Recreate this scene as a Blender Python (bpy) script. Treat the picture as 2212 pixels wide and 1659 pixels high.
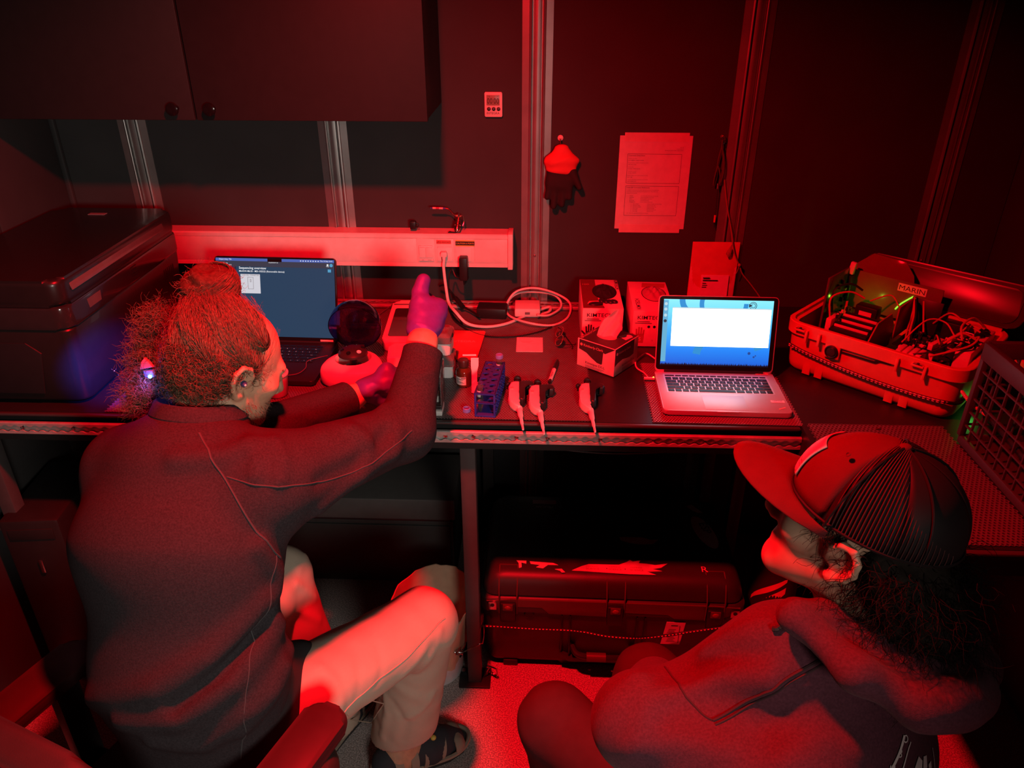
import bpy, bmesh, math, random
import numpy as np
from mathutils import Vector, Matrix, Euler
random.seed(7)
PI = math.pi
S = bpy.context.scene
COL = S.collection
for o in list(bpy.data.objects):
    bpy.data.objects.remove(o)


# ---------------------------------------------------------------- camera, light, exposure
cam = bpy.data.cameras.new('camera')
cam.sensor_width = 36.0
cam.lens = 1653.6 / 2212 * 36.0
cam.clip_start = 0.02
co = bpy.data.objects.new('camera', cam)
COL.objects.link(co)
co.location = (0, -2.3852, 1.9102)
co.rotation_euler = (PI / 2 - 0.4891, 0, 0.0383)
S.camera = co
S.view_settings.view_transform = 'Standard'
S.view_settings.look = 'None'
S.view_settings.gamma = 1.0
S.view_settings.use_curve_mapping = False
S.view_settings.exposure = 0.0
S.cycles.max_bounces = 8
S.cycles.caustics_reflective = False
S.cycles.caustics_refractive = False
S.cycles.sample_clamp_indirect = 3.0
w = bpy.data.worlds.new('world')
S.world = w
w.use_nodes = True
w.node_tree.nodes['Background'].inputs[0].default_value = (0.004, 0.0035, 0.0035, 1)
w.node_tree.nodes['Background'].inputs[1].default_value = 0.15


def lamp(name, kind, loc, energy, color, aim=None, **kw):
    l = bpy.data.lights.new(name, kind)
    l.energy = energy
    l.color = color
    for k, v in kw.items():
        setattr(l, k, v)
    o = bpy.data.objects.new(name, l)
    COL.objects.link(o)
    o.location = loc
    if aim is not None:
        d = Vector(aim) - Vector(loc)
        o.rotation_euler = d.to_track_quat('-Z', 'Y').to_euler()
    return o


RED = (1.0, 0.003, 0.010)
# the red working lamp under the ceiling over the bench
lamp('red_ceiling_lamp', 'AREA', (-0.28, -1.28, 2.285), 60, RED, aim=(-0.26, -1.10, 0.0), shape='DISK', size=0.09, spread=2.6)
# pale fill spot added behind the camera for neutral light of unseen source
lamp('neutral_fill_spot', 'SPOT', (0.55, -3.2, 1.75), 105, (1.0, 0.90, 0.80), aim=(-0.92, -0.78, 0.88), spot_size=1.06, spot_blend=1.0,
     shadow_soft_size=0.22)


# ---------------------------------------------------------------- materials
MC = {}


def mat(name, col, rough=0.6, metal=0.0, var=0.06, nscale=40.0, bump=0.0, bscale=300.0, alpha=1.0, trans=0.0, emit=None, estr=1.0,
        coat=0.0, sheen=0.0, spec=0.5, sss=0.0, ior=1.45):
    if name in MC:
        return MC[name]
    m = bpy.data.materials.new(name)
    m.use_nodes = True
    nt = m.node_tree
    b = nt.nodes['Principled BSDF']
    tc = nt.nodes.new('ShaderNodeTexCoord')
    nz = nt.nodes.new('ShaderNodeTexNoise')
    nz.inputs['Scale'].default_value = nscale
    nz.inputs['Detail'].default_value = 3
    nt.links.new(tc.outputs['Object'], nz.inputs['Vector'])
    rmp = nt.nodes.new('ShaderNodeValToRGB')
    rmp.color_ramp.elements[0].position = 0.3
    rmp.color_ramp.elements[1].position = 0.7
    c = Vector(col[:3])
    rmp.color_ramp.elements[0].color = (*[max(0, x * (1 - var)) for x in c], 1)
    rmp.color_ramp.elements[1].color = (*[min(1, x * (1 + var)) for x in c], 1)
    nt.links.new(nz.outputs['Fac'], rmp.inputs['Fac'])
    nt.links.new(rmp.outputs['Color'], b.inputs['Base Color'])
    b.inputs['Roughness'].default_value = rough
    b.inputs['Metallic'].default_value = metal
    b.inputs['IOR'].default_value = ior
    b.inputs['Specular IOR Level'].default_value = spec
    b.inputs['Coat Weight'].default_value = coat
    b.inputs['Sheen Weight'].default_value = sheen
    b.inputs['Transmission Weight'].default_value = trans
    b.inputs['Alpha'].default_value = alpha
    if sss:
        b.inputs['Subsurface Weight'].default_value = sss
        b.inputs['Subsurface Radius'].default_value = (0.01, 0.004, 0.002)
    if emit is not None:
        b.inputs['Emission Color'].default_value = (*emit, 1)
        b.inputs['Emission Strength'].default_value = estr
    if bump:
        n2 = nt.nodes.new('ShaderNodeTexNoise')
        n2.inputs['Scale'].default_value = bscale
        n2.inputs['Detail'].default_value = 4
        nt.links.new(tc.outputs['Object'], n2.inputs['Vector'])
        bp = nt.nodes.new('ShaderNodeBump')
        bp.inputs['Strength'].default_value = bump
        bp.inputs['Distance'].default_value = 0.002
        nt.links.new(n2.outputs['Fac'], bp.inputs['Height'])
        nt.links.new(bp.outputs['Normal'], b.inputs['Normal'])
    MC[name] = m
    return m


# ---------------------------------------------------------------- mesh builder
def spline(pts, n=8, closed=False):
    """Catmull-Rom through pts."""
    P = [Vector(p) for p in pts]
    if len(P) < 3:
        return P
    out = []
    N = len(P)
    segs = N if closed else N - 1
    for i in range(segs):
        if closed:
            a, b, c, d = P[(i - 1) % N], P[i], P[(i + 1) % N], P[(i + 2) % N]
        else:
            a, b, c, d = P[max(i - 1, 0)], P[i], P[i + 1], P[min(i + 2, N - 1)]
        for k in range(n):
            t = k / n
            out.append(0.5 * ((2 * b) + (c - a) * t + (2 * a - 5 * b + 4 * c - d) * t * t + (3 * b - a - 3 * c + d) * t ** 3))
    if not closed:
        out.append(P[-1])
    return out


def rotm(rx=0, ry=0, rz=0):
    return Euler((rx, ry, rz)).to_matrix()


def axis_mat(d, up=(0, 0, 1)):
    """3x3 whose z column is d."""
    z = Vector(d).normalized()
    u = Vector(up)
    if abs(z.dot(u)) > 0.98:
        u = Vector((1, 0, 0))
    x = u.cross(z).normalized()
    y = z.cross(x)
    return Matrix((x, y, z)).transposed()


TXT = {}


def text_geo(s, bold=False):
    key = (s, bold)
    if key not in TXT:
        c = bpy.data.curves.new('t', 'FONT')
        c.body = s
        c.size = 1.0
        c.resolution_u = 3
        if bold:
            c.offset = 0.008
        o = bpy.data.objects.new('t', c)
        me = bpy.data.meshes.new_from_object(o)
        vs = [v.co.copy() for v in me.vertices]
        fs = [tuple(p.vertices) for p in me.polygons]
        bpy.data.meshes.remove(me)
        bpy.data.objects.remove(o)
        bpy.data.curves.remove(c)
        xs = [v.x for v in vs] or [0]
        TXT[key] = (vs, fs, min(xs), max(xs))
    return TXT[key]


class MB:
    def __init__(self):
        self.v = []
        self.f = []

    def add(self, vs, fs, T=None):
        n = len(self.v)
        if T is not None:
            vs = [T @ Vector(v) for v in vs]
        self.v += [tuple(v) for v in vs]
        self.f += [tuple(i + n for i in f) for f in fs]
        return self

    def box(self, c, s, bev=0.0, rot=None, seg=2):
        R = rot.to_4x4() if rot is not None else Matrix.Identity(4)
        T = Matrix.Translation(Vector(c)) @ R
        if bev <= 0:
            x, y, z = s[0] / 2, s[1] / 2, s[2] / 2
            vs = [(i * x, j * y, k * z) for i in (-1, 1) for j in (-1, 1) for k in (-1, 1)]
            fs = [(0, 1, 3, 2), (4, 6, 7, 5), (0, 4, 5, 1), (2, 3, 7, 6), (0, 2, 6, 4), (1, 5, 7, 3)]
            return self.add(vs, fs, T)
        bm = bmesh.new()
        bmesh.ops.create_cube(bm, size=1.0)
        for v in bm.verts:
            v.co = Vector((v.co.x * s[0], v.co.y * s[1], v.co.z * s[2]))
        bmesh.ops.bevel(bm, geom=bm.edges[:], offset=min(bev, min(s) * 0.49), segments=seg, affect='EDGES', profile=0.5)
        return self.bm(bm, T)

    def bm(self, bm, T=None):
        bm.verts.index_update()
        vs = [v.co.copy() for v in bm.verts]
        fs = [tuple(v.index for v in f.verts) for f in bm.faces]
        bm.free()
        return self.add(vs, fs, T)

    def prism(self, poly, z0, z1, T=None, bev=0.0, seg=2):
        """Extrude a 2-D outline (counter-clockwise) from z0 to z1."""
        bm = bmesh.new()
        a = [bm.verts.new((p[0], p[1], z0)) for p in poly]
        b = [bm.verts.new((p[0], p[1], z1)) for p in poly]
        n = len(poly)
        bm.faces.new(a[::-1])
        top = bm.faces.new(b)
        for i in range(n):
            bm.faces.new((a[i], a[(i + 1) % n], b[(i + 1) % n], b[i]))
        if bev:
            ed = [e for e in bm.edges if all(v in b for v in e.verts) or all(v in a for v in e.verts)]
            bmesh.ops.bevel(bm, geom=ed, offset=bev, segments=seg, affect='EDGES', profile=0.5)
        bmesh.ops.recalc_face_normals(bm, faces=bm.faces[:])
        return self.bm(bm, T)

    def lathe(self, prof, n=24, c=(0, 0, 0), d=(0, 0, 1), a0=0.0, a1=None):
        M = axis_mat(d)
        c = Vector(c)
        full = a1 is None
        k = n if full else n + 1
        vs = []
        for r, z in prof:
            for i in range(k):
                t = a0 + (2 * PI if full else (a1 - a0)) * i / n
                vs.append(c + M @ Vector((r * math.cos(t), r * math.sin(t), z)))
        fs = []
        for j in range(len(prof) - 1):
            for i in range(n):
                i2 = (i + 1) % k
                fs.append((j * k + i, j * k + i2, (j + 1) * k + i2, (j + 1) * k + i))
        if full:
            if prof[0][0] > 1e-6:
                fs.append(tuple(range(k))[::-1])
            if prof[-1][0] > 1e-6:
                fs.append(tuple((len(prof) - 1) * k + i for i in range(k)))
        return self.add(vs, fs)

    def cyl(self, a, b, r0, r1=None, n=16):
        a, b = Vector(a), Vector(b)
        r1 = r0 if r1 is None else r1
        return self.lathe([(r0, 0), (r1, (b - a).length)], n, a, b - a)

    def tube(self, pts, r, n=6, closed=False, sm=6, cap=True):
        P = spline(pts, sm, closed) if sm > 1 else [Vector(p) for p in pts]
        N = len(P)
        rs = r if isinstance(r, (list, tuple)) else None
        vs, fs = [], []
        up = Vector((0.3, 0.2, 1)).normalized()
        prev = None
        for i in range(N):
            t = (P[(i + 1) % N] - P[i - 1]) if closed else (P[min(i + 1, N - 1)] - P[max(i - 1, 0)])
            t = t.normalized() if t.length > 1e-9 else Vector((0, 0, 1))
            x = prev - t * prev.dot(t) if prev is not None else up - t * up.dot(t)
            if x.length < 1e-4:
                x = Vector((1, 0.1, 0)) - t * t.x
            x.normalize()
            prev = x
            y = t.cross(x)
            rr = r if rs is None else rs[0] + (rs[1] - rs[0]) * i / max(1, N - 1)
            for k in range(n):
                a = 2 * PI * k / n
                vs.append(P[i] + (x * math.cos(a) + y * math.sin(a)) * rr)
        for i in range(N if closed else N - 1):
            j = (i + 1) % N
            for k in range(n):
                k2 = (k + 1) % n
                fs.append((i * n + k, i * n + k2, j * n + k2, j * n + k))
        if not closed and cap:
            fs.append(tuple(range(n))[::-1])
            fs.append(tuple((N - 1) * n + k for k in range(n)))
        return self.add(vs, fs)

    def ell(self, c, r, rot=None, nu=20, nv=12):
        vs, fs = [], []
        for j in range(nv + 1):
            ph = PI * j / nv
            for i in range(nu):
                t = 2 * PI * i / nu
                vs.append(Vector((r[0] * math.sin(ph) * math.cos(t), r[1] * math.sin(ph) * math.sin(t), r[2] * math.cos(ph))))
        for j in range(nv):
            for i in range(nu):
                i2 = (i + 1) % nu
                fs.append((j * nu + i, (j + 1) * nu + i, (j + 1) * nu + i2, j * nu + i2))
        R = rot.to_4x4() if rot is not None else Matrix.Identity(4)
        return self.add(vs, fs, Matrix.Translation(Vector(c)) @ R)

    def quad(self, *p):
        return self.add(p, [tuple(range(len(p)))])

    def text(self, s, T, h=0.01, depth=0.0, align='L', bold=False, sx=1.0):
        """Flat lettering in T's xy plane, h = capital height."""
        vs, fs, x0, x1 = text_geo(s, bold)
        k = h / 0.70
        off = {'L': x0, 'C': (x0 + x1) / 2, 'R': x1}[align]
        vs = [Vector(((v.x - off) * k * sx, v.y * k, depth)) for v in vs]
        return self.add(vs, fs, T)

    def build(self, name, m, parent=None, smooth=35, fix=True):
        me = bpy.data.meshes.new(name)
        me.from_pydata(self.v, [], self.f)
        if fix:
            b = bmesh.new()
            b.from_mesh(me)
            bmesh.ops.remove_doubles(b, verts=b.verts[:], dist=1e-6)
            bmesh.ops.recalc_face_normals(b, faces=b.faces[:])
            b.to_mesh(me)
            b.free()
        me.materials.append(m)
        if smooth:
            me.shade_smooth()
            me.set_sharp_from_angle(angle=math.radians(smooth))
        o = bpy.data.objects.new(name, me)
        COL.objects.link(o)
        if parent is not None:
            o.parent = parent
        return o


def frame(o, x, y):
    """4x4 with origin o, x axis x and y axis near y."""
    X = Vector(x).normalized()
    Z = X.cross(Vector(y)).normalized()
    Y = Z.cross(X)
    M = Matrix((X, Y, Z)).transposed().to_4x4()
    M.translation = Vector(o)
    return M


def thing(name, label, cat, loc=(0, 0, 0), rz=0.0, group=None):
    o = bpy.data.objects.new(name, None)
    o.empty_display_size = 0.05
    COL.objects.link(o)
    o.location = loc
    o.rotation_euler = (0, 0, rz)
    o['label'] = label
    o['category'] = cat
    if group:
        o['group'] = group
    return o


def tag(o, label, cat, group=None):
    o['label'] = label
    o['category'] = cat
    if group:
        o['group'] = group
    return o


def struct(o):
    o['kind'] = 'structure'
    return o


def dup(root, loc, rz, label, group=None):
    r = root.copy()
    COL.objects.link(r)
    r.location = loc
    r.rotation_euler = (root.rotation_euler[0], root.rotation_euler[1], rz)
    r['label'] = label
    if group:
        r['group'] = group
    for ch in list(root.children):
        c = ch.copy()
        COL.objects.link(c)
        c.parent = r
        for g in list(ch.children):
            d = g.copy()
            COL.objects.link(d)
            d.parent = c
    return r


# ---------------------------------------------------------------- common materials
BLK = mat('black_plastic', (0.012, 0.012, 0.013), 0.42)
MATB = mat('matte_black', (0.010, 0.0095, 0.010), 0.7)
GLB = mat('gloss_black', (0.008, 0.008, 0.009), 0.14)
WHT = mat('white_plastic', (0.72, 0.72, 0.70), 0.45)
CARD = mat('white_card', (0.78, 0.77, 0.76), 0.7)
PAPER = mat('paper', (0.70, 0.69, 0.70), 0.8)
INK = mat('ink', (0.02, 0.02, 0.022), 0.7)
ALU = mat('aluminium', (0.40, 0.39, 0.38), 0.38, 0.8, var=0.12, nscale=12)
STEEL = mat('steel', (0.6, 0.6, 0.6), 0.22, 1.0)
GREY = mat('grey_plastic', (0.16, 0.16, 0.165), 0.55)
GLASS = mat('clear_glass', (0.95, 0.95, 0.95), 0.04, trans=1.0, var=0.0)


# ---------------------------------------------------------------- smooth bodies (distance fields polygonised with surface nets)
def _seg(P, a, b):
    pa = P - a
    ba = b - a
    t = np.clip(pa @ ba / max(float(ba @ ba), 1e-12), 0, 1)
    return t, pa - t[:, None] * ba


def prim(P, p):
    k = p[0]
    if k == 'c':
        a, b = np.array(p[1], float), np.array(p[2], float)
        t, q = _seg(P, a, b)
        return np.sqrt((q * q).sum(1)) - (p[3] + (p[4] - p[3]) * t)
    if k == 'e':
        a, b = np.array(p[1], float), np.array(p[2], float)
        t, q = _seg(P, a, b)
        z = (b - a) / np.linalg.norm(b - a)
        u = np.array(p[5], float)
        u = u - z * (u @ z)
        u /= np.linalg.norm(u)
        w_ = np.cross(z, u)
        rx = p[3][0] + (p[4][0] - p[3][0]) * t
        ry = p[3][1] + (p[4][1] - p[3][1]) * t
        m = np.minimum(rx, ry)
        kk = np.sqrt((q @ u / rx) ** 2 + (q @ w_ / ry) ** 2 + (q @ z / m) ** 2)
        return (kk - 1) * m
    if k == 'o':
        c = np.array(p[1], float)
        r = np.array(p[2], float)
        q = P - c
        if p[3] is not None:
            q = q @ np.array(p[3], float)
        k0 = np.sqrt(((q / r) ** 2).sum(1))
        k1 = np.sqrt(((q / (r * r)) ** 2).sum(1)) + 1e-9
        return k0 * (k0 - 1) / k1


def field(P, L):
    F = None
    for p in L:
        if p[0] == 'fold':
            pts = np.array(p[1], float)
            d = None
            for a, b in zip(pts[:-1], pts[1:]):
                _, q = _seg(P, a, b)
                dd = (q * q).sum(1)
                d = dd if d is None else np.minimum(d, dd)
            F = F - p[2] * np.exp(-d / (p[3] ** 2))
            continue
        if p[0] == 'cut':
            d = -prim(P, p[1])
            k = p[2]
            h = np.maximum(k - np.abs(F - d), 0) / k
            F = np.maximum(F, d) + h * h * k / 4
            continue
        if p[0] == 'plane':
            d = (P - np.array(p[1], float)) @ np.array(p[2], float)
            F = np.maximum(F, d)
            continue
        if p[0] == 'ripple':
            d = np.array(p[1], float)
            F = F - p[3] * np.sin(P @ d * p[2] + 1.7 * np.sin(P[:, 0] * 31 + P[:, 2] * 23) + 1.1 * np.sin(P[:, 1] * 47 - P[:, 2] * 17))
            continue
        d = prim(P, p)
        k = p[-1]
        if F is None:
            F = d
        elif k <= 0:
            F = np.minimum(F, d)
        else:
            h = np.maximum(k - np.abs(F - d), 0) / k
            F = np.minimum(F, d) - h * h * k / 4
    return F


def snet(L, h, pad=0.03, lo=None, hi=None):
    if lo is None:
        A, B = [], []
        for p in L:
            if p[0] in 'ce':
                r = max(np.max(p[3]), np.max(p[4]))
                for e in (p[1], p[2]):
                    A.append(np.array(e) - r)
                    B.append(np.array(e) + r)
            elif p[0] == 'o':
                A.append(np.array(p[1]) - max(p[2]))
                B.append(np.array(p[1]) + max(p[2]))
        lo, hi = np.min(A, 0) - pad, np.max(B, 0) + pad
    lo, hi = np.array(lo, float), np.array(hi, float)
    st = 4
    nc = np.ceil((hi - lo) / (h * st)).astype(int) + 1
    n = nc * st
    ax = [lo[i] + h * np.arange(n[i]) for i in range(3)]
    axc = [a[st // 2::st] for a in ax]
    G = np.stack(np.meshgrid(*axc, indexing='ij'), -1).reshape(-1, 3)
    Fc = field(G, L).reshape(nc)
    Fu = Fc.repeat(st, 0).repeat(st, 1).repeat(st, 2)
    F = Fu.copy()
    ii = np.argwhere(np.abs(Fu) < h * st * 1.6)
    F[tuple(ii.T)] = field(lo + ii * h, L)
    s = F < 0
    c = np.zeros(np.array(F.shape) - 1, int)
    for dx in (0, 1):
        for dy in (0, 1):
            for dz in (0, 1):
                c += s[dx:s.shape[0] - 1 + dx, dy:s.shape[1] - 1 + dy, dz:s.shape[2] - 1 + dz]
    act = np.argwhere((c > 0) & (c < 8))
    idx = -np.ones(c.shape, int)
    idx[tuple(act.T)] = np.arange(len(act))
    acc = np.zeros((len(act), 3))
    cnt = np.zeros(len(act))
    for a in range(3):
        o1, o2 = [(1, 2), (0, 2), (0, 1)][a]
        for i in (0, 1):
            for j in (0, 1):
                p0 = act.copy()
                p0[:, o1] += i
                p0[:, o2] += j
                p1 = p0.copy()
                p1[:, a] += 1
                f0, f1 = F[tuple(p0.T)], F[tuple(p1.T)]
                m = (f0 < 0) != (f1 < 0)
                t = np.where(m, f0 / np.where(m, f0 - f1, 1), 0)
                q = p0.astype(float)
                q[:, a] += t
                acc[m] += q[m]
                cnt[m] += 1
    V = lo + acc / cnt[:, None] * h
    faces = []
    for a in range(3):
        o1, o2 = [(1, 2), (2, 0), (0, 1)][a]
        sl0 = [slice(None)] * 3
        sl1 = [slice(None)] * 3
        sl0[a] = slice(0, -1)
        sl1[a] = slice(1, None)
        cr = np.argwhere(s[tuple(sl0)] != s[tuple(sl1)])
        cr = cr[(cr[:, o1] > 0) & (cr[:, o2] > 0) & (cr[:, o1] < c.shape[o1]) & (cr[:, o2] < c.shape[o2])]
        e1 = np.eye(3, dtype=int)[o1]
        e2 = np.eye(3, dtype=int)[o2]
        q = np.stack([idx[tuple((cr - e1 - e2).T)], idx[tuple((cr - e2).T)], idx[tuple(cr.T)], idx[tuple((cr - e1).T)]], 1)
        fl = ~s[tuple(cr.T)]
        q[fl] = q[fl][:, ::-1]
        faces.append(q[(q >= 0).all(1)])
    return V, np.concatenate(faces)


def body(name, L, h, m, parent=None, it=2, lo=None, hi=None, keep=None):
    V, Fc = snet(L, h, lo=lo, hi=hi)
    if keep is not None:
        ok = keep(V)
        Fc = Fc[ok[Fc].all(1)]
        used = np.unique(Fc)
        mp = -np.ones(len(V), int)
        mp[used] = np.arange(len(used))
        V, Fc = V[used], mp[Fc]
    for _ in range(it):                       # light relaxation of the net
        A = np.zeros_like(V)
        n = np.zeros(len(V))
        for i in range(4):
            a, b = Fc[:, i], Fc[:, (i + 1) % 4]
            np.add.at(A, a, V[b])
            np.add.at(A, b, V[a])
            np.add.at(n, a, 1)
            np.add.at(n, b, 1)
        V = V * 0.5 + 0.5 * A / np.maximum(n, 1)[:, None]
    me = bpy.data.meshes.new(name)
    me.from_pydata(V.tolist(), [], Fc.tolist())
    me.materials.append(m)
    me.shade_smooth()
    o = bpy.data.objects.new(name, me)
    COL.objects.link(o)
    if parent is not None:
        o.parent = parent
    return o


def rot_from(f, u):
    """Columns: right, forward, up."""
    f = np.array(f, float)
    f /= np.linalg.norm(f)
    u = np.array(u, float)
    u = u - f * (u @ f)
    u /= np.linalg.norm(u)
    return np.stack([np.cross(f, u), f, u], 1)


# ---------------------------------------------------------------- the room
WALLM = mat('wall_panel', (0.042, 0.041, 0.042), 0.6, spec=.3, var=0.10, nscale=6, bump=0.06, bscale=500)
WALLD = mat('wall_seam', (0.02, 0.02, 0.02), 0.8)
RAILX = [-1.25, -0.635, -0.018, 0.598, 1.212]
HR = 2.30


def wall_part(c, s, bev=0.0):
    return MB().box(c, s, bev)


wb = struct(wall_part((-0.04, 0.075, HR / 2), (3.04, 0.05, HR)).build('wall_back', WALLD))
xs = [-1.50] + [v for x in RAILX for v in (x - 0.020, x + 0.020)] + [1.42]
for i in range(0, len(xs), 2):
    wall_part(((xs[i] + xs[i + 1]) / 2, 0.025, HR / 2), (xs[i + 1] - xs[i], 0.05, HR)).build('panel', WALLM, wb)
wl = struct(wall_part((-1.545, -1.6, HR / 2), (0.05, 3.3, HR)).build('wall_left', WALLD))
ys = [0.0, -0.356, -0.970, -1.586, -2.2, -3.25]
for a, b in zip(ys[:-1], ys[1:]):
    wall_part((-1.51, (a + b) / 2, HR / 2), (0.02, abs(b - a) - 0.003, HR), 0.0008).build('panel', WALLM, wl)
wr = struct(wall_part((1.465, -1.6, HR / 2), (0.05, 3.3, HR)).build('wall_right', WALLD))
for a, b in zip(ys[:-1], ys[1:]):
    wall_part((1.43, (a + b) / 2, HR / 2), (0.02, abs(b - a) - 0.003, HR), 0.0008).build('panel', WALLM, wr)
struct(wall_part((-0.04, -1.6, HR + 0.03), (3.1, 3.4, 0.06)).build('ceiling', mat('ceiling_paint', (0.05, 0.05, 0.05), 0.7)))

# speckled vinyl floor
fm = mat('floor_vinyl', (0.33, 0.32, 0.31), 0.55, bump=0.25, bscale=420)
nt = fm.node_tree
tc = nt.nodes.new('ShaderNodeTexCoord')
vz = nt.nodes.new('ShaderNodeTexNoise')
vz.inputs['Scale'].default_value = 260
vz.inputs['Detail'].default_value = 1
nt.links.new(tc.outputs['Object'], vz.inputs['Vector'])
rp = nt.nodes.new('ShaderNodeValToRGB')
rp.color_ramp.elements[0].position = 0.38
rp.color_ramp.elements[0].color = (0.24, 0.21, 0.20, 1)
rp.color_ramp.elements[1].position = 0.68
rp.color_ramp.elements[1].color = (0.60, 0.52, 0.50, 1)
nt.links.new(vz.outputs['Fac'], rp.inputs['Fac'])
nt.links.new(rp.outputs['Color'], nt.nodes['Principled BSDF'].inputs['Base Color'])
struct(wall_part((-0.04, -1.6, -0.03), (3.1, 3.4, 0.06)).build('floor', fm))

# upright aluminium fixing rails between the panels
PROF = [(-.044, 0.0), (-.044, -.003), (-.024, -.0055), (-.0225, -.010), (-.0185, -.0115), (-.0165, -.0105), (-.0160, .004), (-.0110, .004),
        (-.0100, -.003), (-.003, -.005), (.003, -.005), (.0100, -.003), (.0110, .004), (.0160, .004), (.0165, -.0105), (.0185, -.0115),
        (.0225, -.010), (.024, -.0055), (.044, -.003), (.044, 0.0), (.019, 0.0), (.019, .02), (-.019, .02), (-.019, 0.0)]
for i, x in enumerate(RAILX):
    b = MB().prism([(x + p[0], p[1]) for p in PROF][::-1], 0.0, HR)
    r = struct(b.build('trim_%d' % (i + 1), ALU))
    for z in (0.5, 1.113, 1.86):
        MB().lathe([(.0042, 0), (.0042, .0015), (.003, .0024), (.0016, .0024), (.0014, .0012), (.0001, .0012)], 14, (x, -.0048, z), (0, -1, 0)).build(
            'rivet', STEEL, r)
b = MB().box((-1.4925, -0.008, HR / 2), (0.016, 0.016, HR), 0.003)
struct(b.build('trim_6', WALLM))

# ---------------------------------------------------------------- wall cabinet
CABM = mat('cabinet_black', (0.017, 0.0165, 0.017), 0.55, spec=.35, bump=0.04, bscale=300)
t = thing('wall_cabinet', 'black wall cupboard with two doors hanging above the long white cable duct', 'cupboard', (-0.90, 0, 1.58))
MB().box((0, -0.159, 0.355), (1.20, 0.314, 0.71), 0.002).build('body', CABM, t)
for sx in (-1, 1):
    d = MB().box((sx * 0.3035, -0.3295, 0.355), (0.602, 0.019, 0.71), 0.0025).build('door', CABM, t)
    MB().lathe([(.009, 0), (.008, .008), (.013, .014), (.0165, .021), (.0155, .026), (.009, .029), (.0001, .0295)], 24, (sx * 0.048, -0.339, 0.030),
               (0, -1, 0)).build('knob', GLB, d)

# ---------------------------------------------------------------- cable duct (dado trunking)
DUCT = mat('duct_white', (0.70, 0.69, 0.67), 0.42)
t = thing('cable_duct', 'long white cable duct with switches and sockets along the back wall', 'cable duct', (-0.09, -0.003, 1.093))
L = 1.30
b = MB()
b.prism([(0, 0), (-.062, 0), (-.066, .002), (-.066, .013), (-.0635, .015), (-.0635, .0925), (-.066, .0945), (-.066, .104), (-.062, .108), (0, .108)][::-1],
        -L, -0.012, Matrix(((0, 0, 1, 0), (1, 0, 0, 0), (0, 1, 0, 0), (0, 0, 0, 1))))
b.build('channel', DUCT, t)
MB().box((-.004, -.035, .0535), (.016, .074, .115), 0.002).build('end_cap', DUCT, t)
for x0, x1 in ((-.055, -.0125), (-.115, -.0555), (-.240, -.1155), (-.2955, -.2405), (-.98, -.2960)):
    pass
FR = -.0635
cov = [(-1.25, -.300), (-.2990, -.243), (-.2420, -.1820), (-.1810, -.1180), (-.1170, -.0130)]
for a, c in cov:
    MB().box(((a + c) / 2, FR - .001, .0537), (c - a - .0008, .003, .0765), .0006).build('cover', DUCT, t)
# double switch
sw = MB().box((-.270, FR - .004, .046), (.046, .006, .050), .001).build('switch_plate', WHT, t)
for s in (-1, 1):
    MB().box((-.270 + s * .0108, FR - .0085, .050), (.0198, .005, .034), .001, rotm(0.07)).build('rocker', WHT, sw)
    MB().text('UPS' if s < 0 else 'MAINS', frame((-.270 + s * .0108, FR - .0071, .0235), (1, 0, 0), (0, 0, 1)), .0028, align='C').build('lettering', INK, sw, 0)
for x, in ((-.2110,), (-.152,)):
    MB().box((x, FR - .0035, .044), (.047, .003, .047), .0008).build('socket_plate', WHT, t)
lb = MB().box((-.2130, FR - .0032, .0833), (.046, .0012, .012), .0003).build('label_strip', mat('label_red', (.62, .10, .09), .5), t)
MB().text('UPS2 SOCKET', frame((-.2130, FR - .004, .0805), (1, 0, 0), (0, 0, 1)), .0052, align='C').build('lettering', INK, lb, 0)
lb = MB().box((-.146, FR - .0032, .0800), (.060, .0012, .0195), .0003).build('label_strip', mat('label_yellow', (.72, .52, .06), .5), t)
MB().box((-.146, FR - .0042, .0800), (.060, .0006, .0125)).build('stripe', INK, lb)
MB().text('CAUTION 6 PORTS', frame((-.146, FR - .0048, .0778), (1, 0, 0), (0, 0, 1)), .0046, align='C', bold=True).build(
    'lettering', mat('label_yellow', (.72, .52, .06)), lb, 0)

# ---------------------------------------------------------------- things on the wall
t = thing('wall_timer', 'small white digital timer on the wall between cupboard and rail', 'timer', (-0.1458, 0, 1.5415))
MB().prism([(x * .0265 + sx * .0, y) for x, y, sx in
            [(-1, .004, 0), (-.9, .0005, 0), (.9, .0005, 0), (1, .004, 0), (1, .0665, 0), (.9, .0705, 0), (-.9, .0705, 0), (-1, .0665, 0)]], 0, .012,
           frame((0, 0, 0), (1, 0, 0), (0, 0, 1)), .002).build('case', WHT, t)
MB().box((-.001, -.0124, .0480), (.0385, .001, .029), .0004).build('screen', mat('lcd', (.30, .30, .22), .3), t)
b = MB()
for k, c in enumerate('0000'):
    b.text(c, frame((-.0150 + k * .0085 + (.0025 if k > 1 else 0), -.0131, .0385), (1, 0, 0), (0, 0, 1)), .0155, align='C', sx=.72)
b.text('M', frame((-.012, -.0131, .057), (1, 0, 0), (0, 0, 1)), .003, align='C').text('S', frame((.012, -.0131, .057), (1, 0, 0), (0, 0, 1)), .003, align='C')
b.build('digits', INK, t, 0)
for k, s in enumerate(('MIN', 'SEC', 'START')):
    bt = MB().lathe([(.0055, 0), (.0055, .0012), (.0046, .0018), (.0001, .0018)], 20, (-.0135 + k * .0143, -.0118, .0235), (0, -1, 0)).build('button', BLK, t)
    MB().text(s, frame((-.0135 + k * .0143, -.0138, .0227), (1, 0, 0), (0, 0, 1)), .0018, align='C').build('lettering', WHT, bt, 0)
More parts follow.
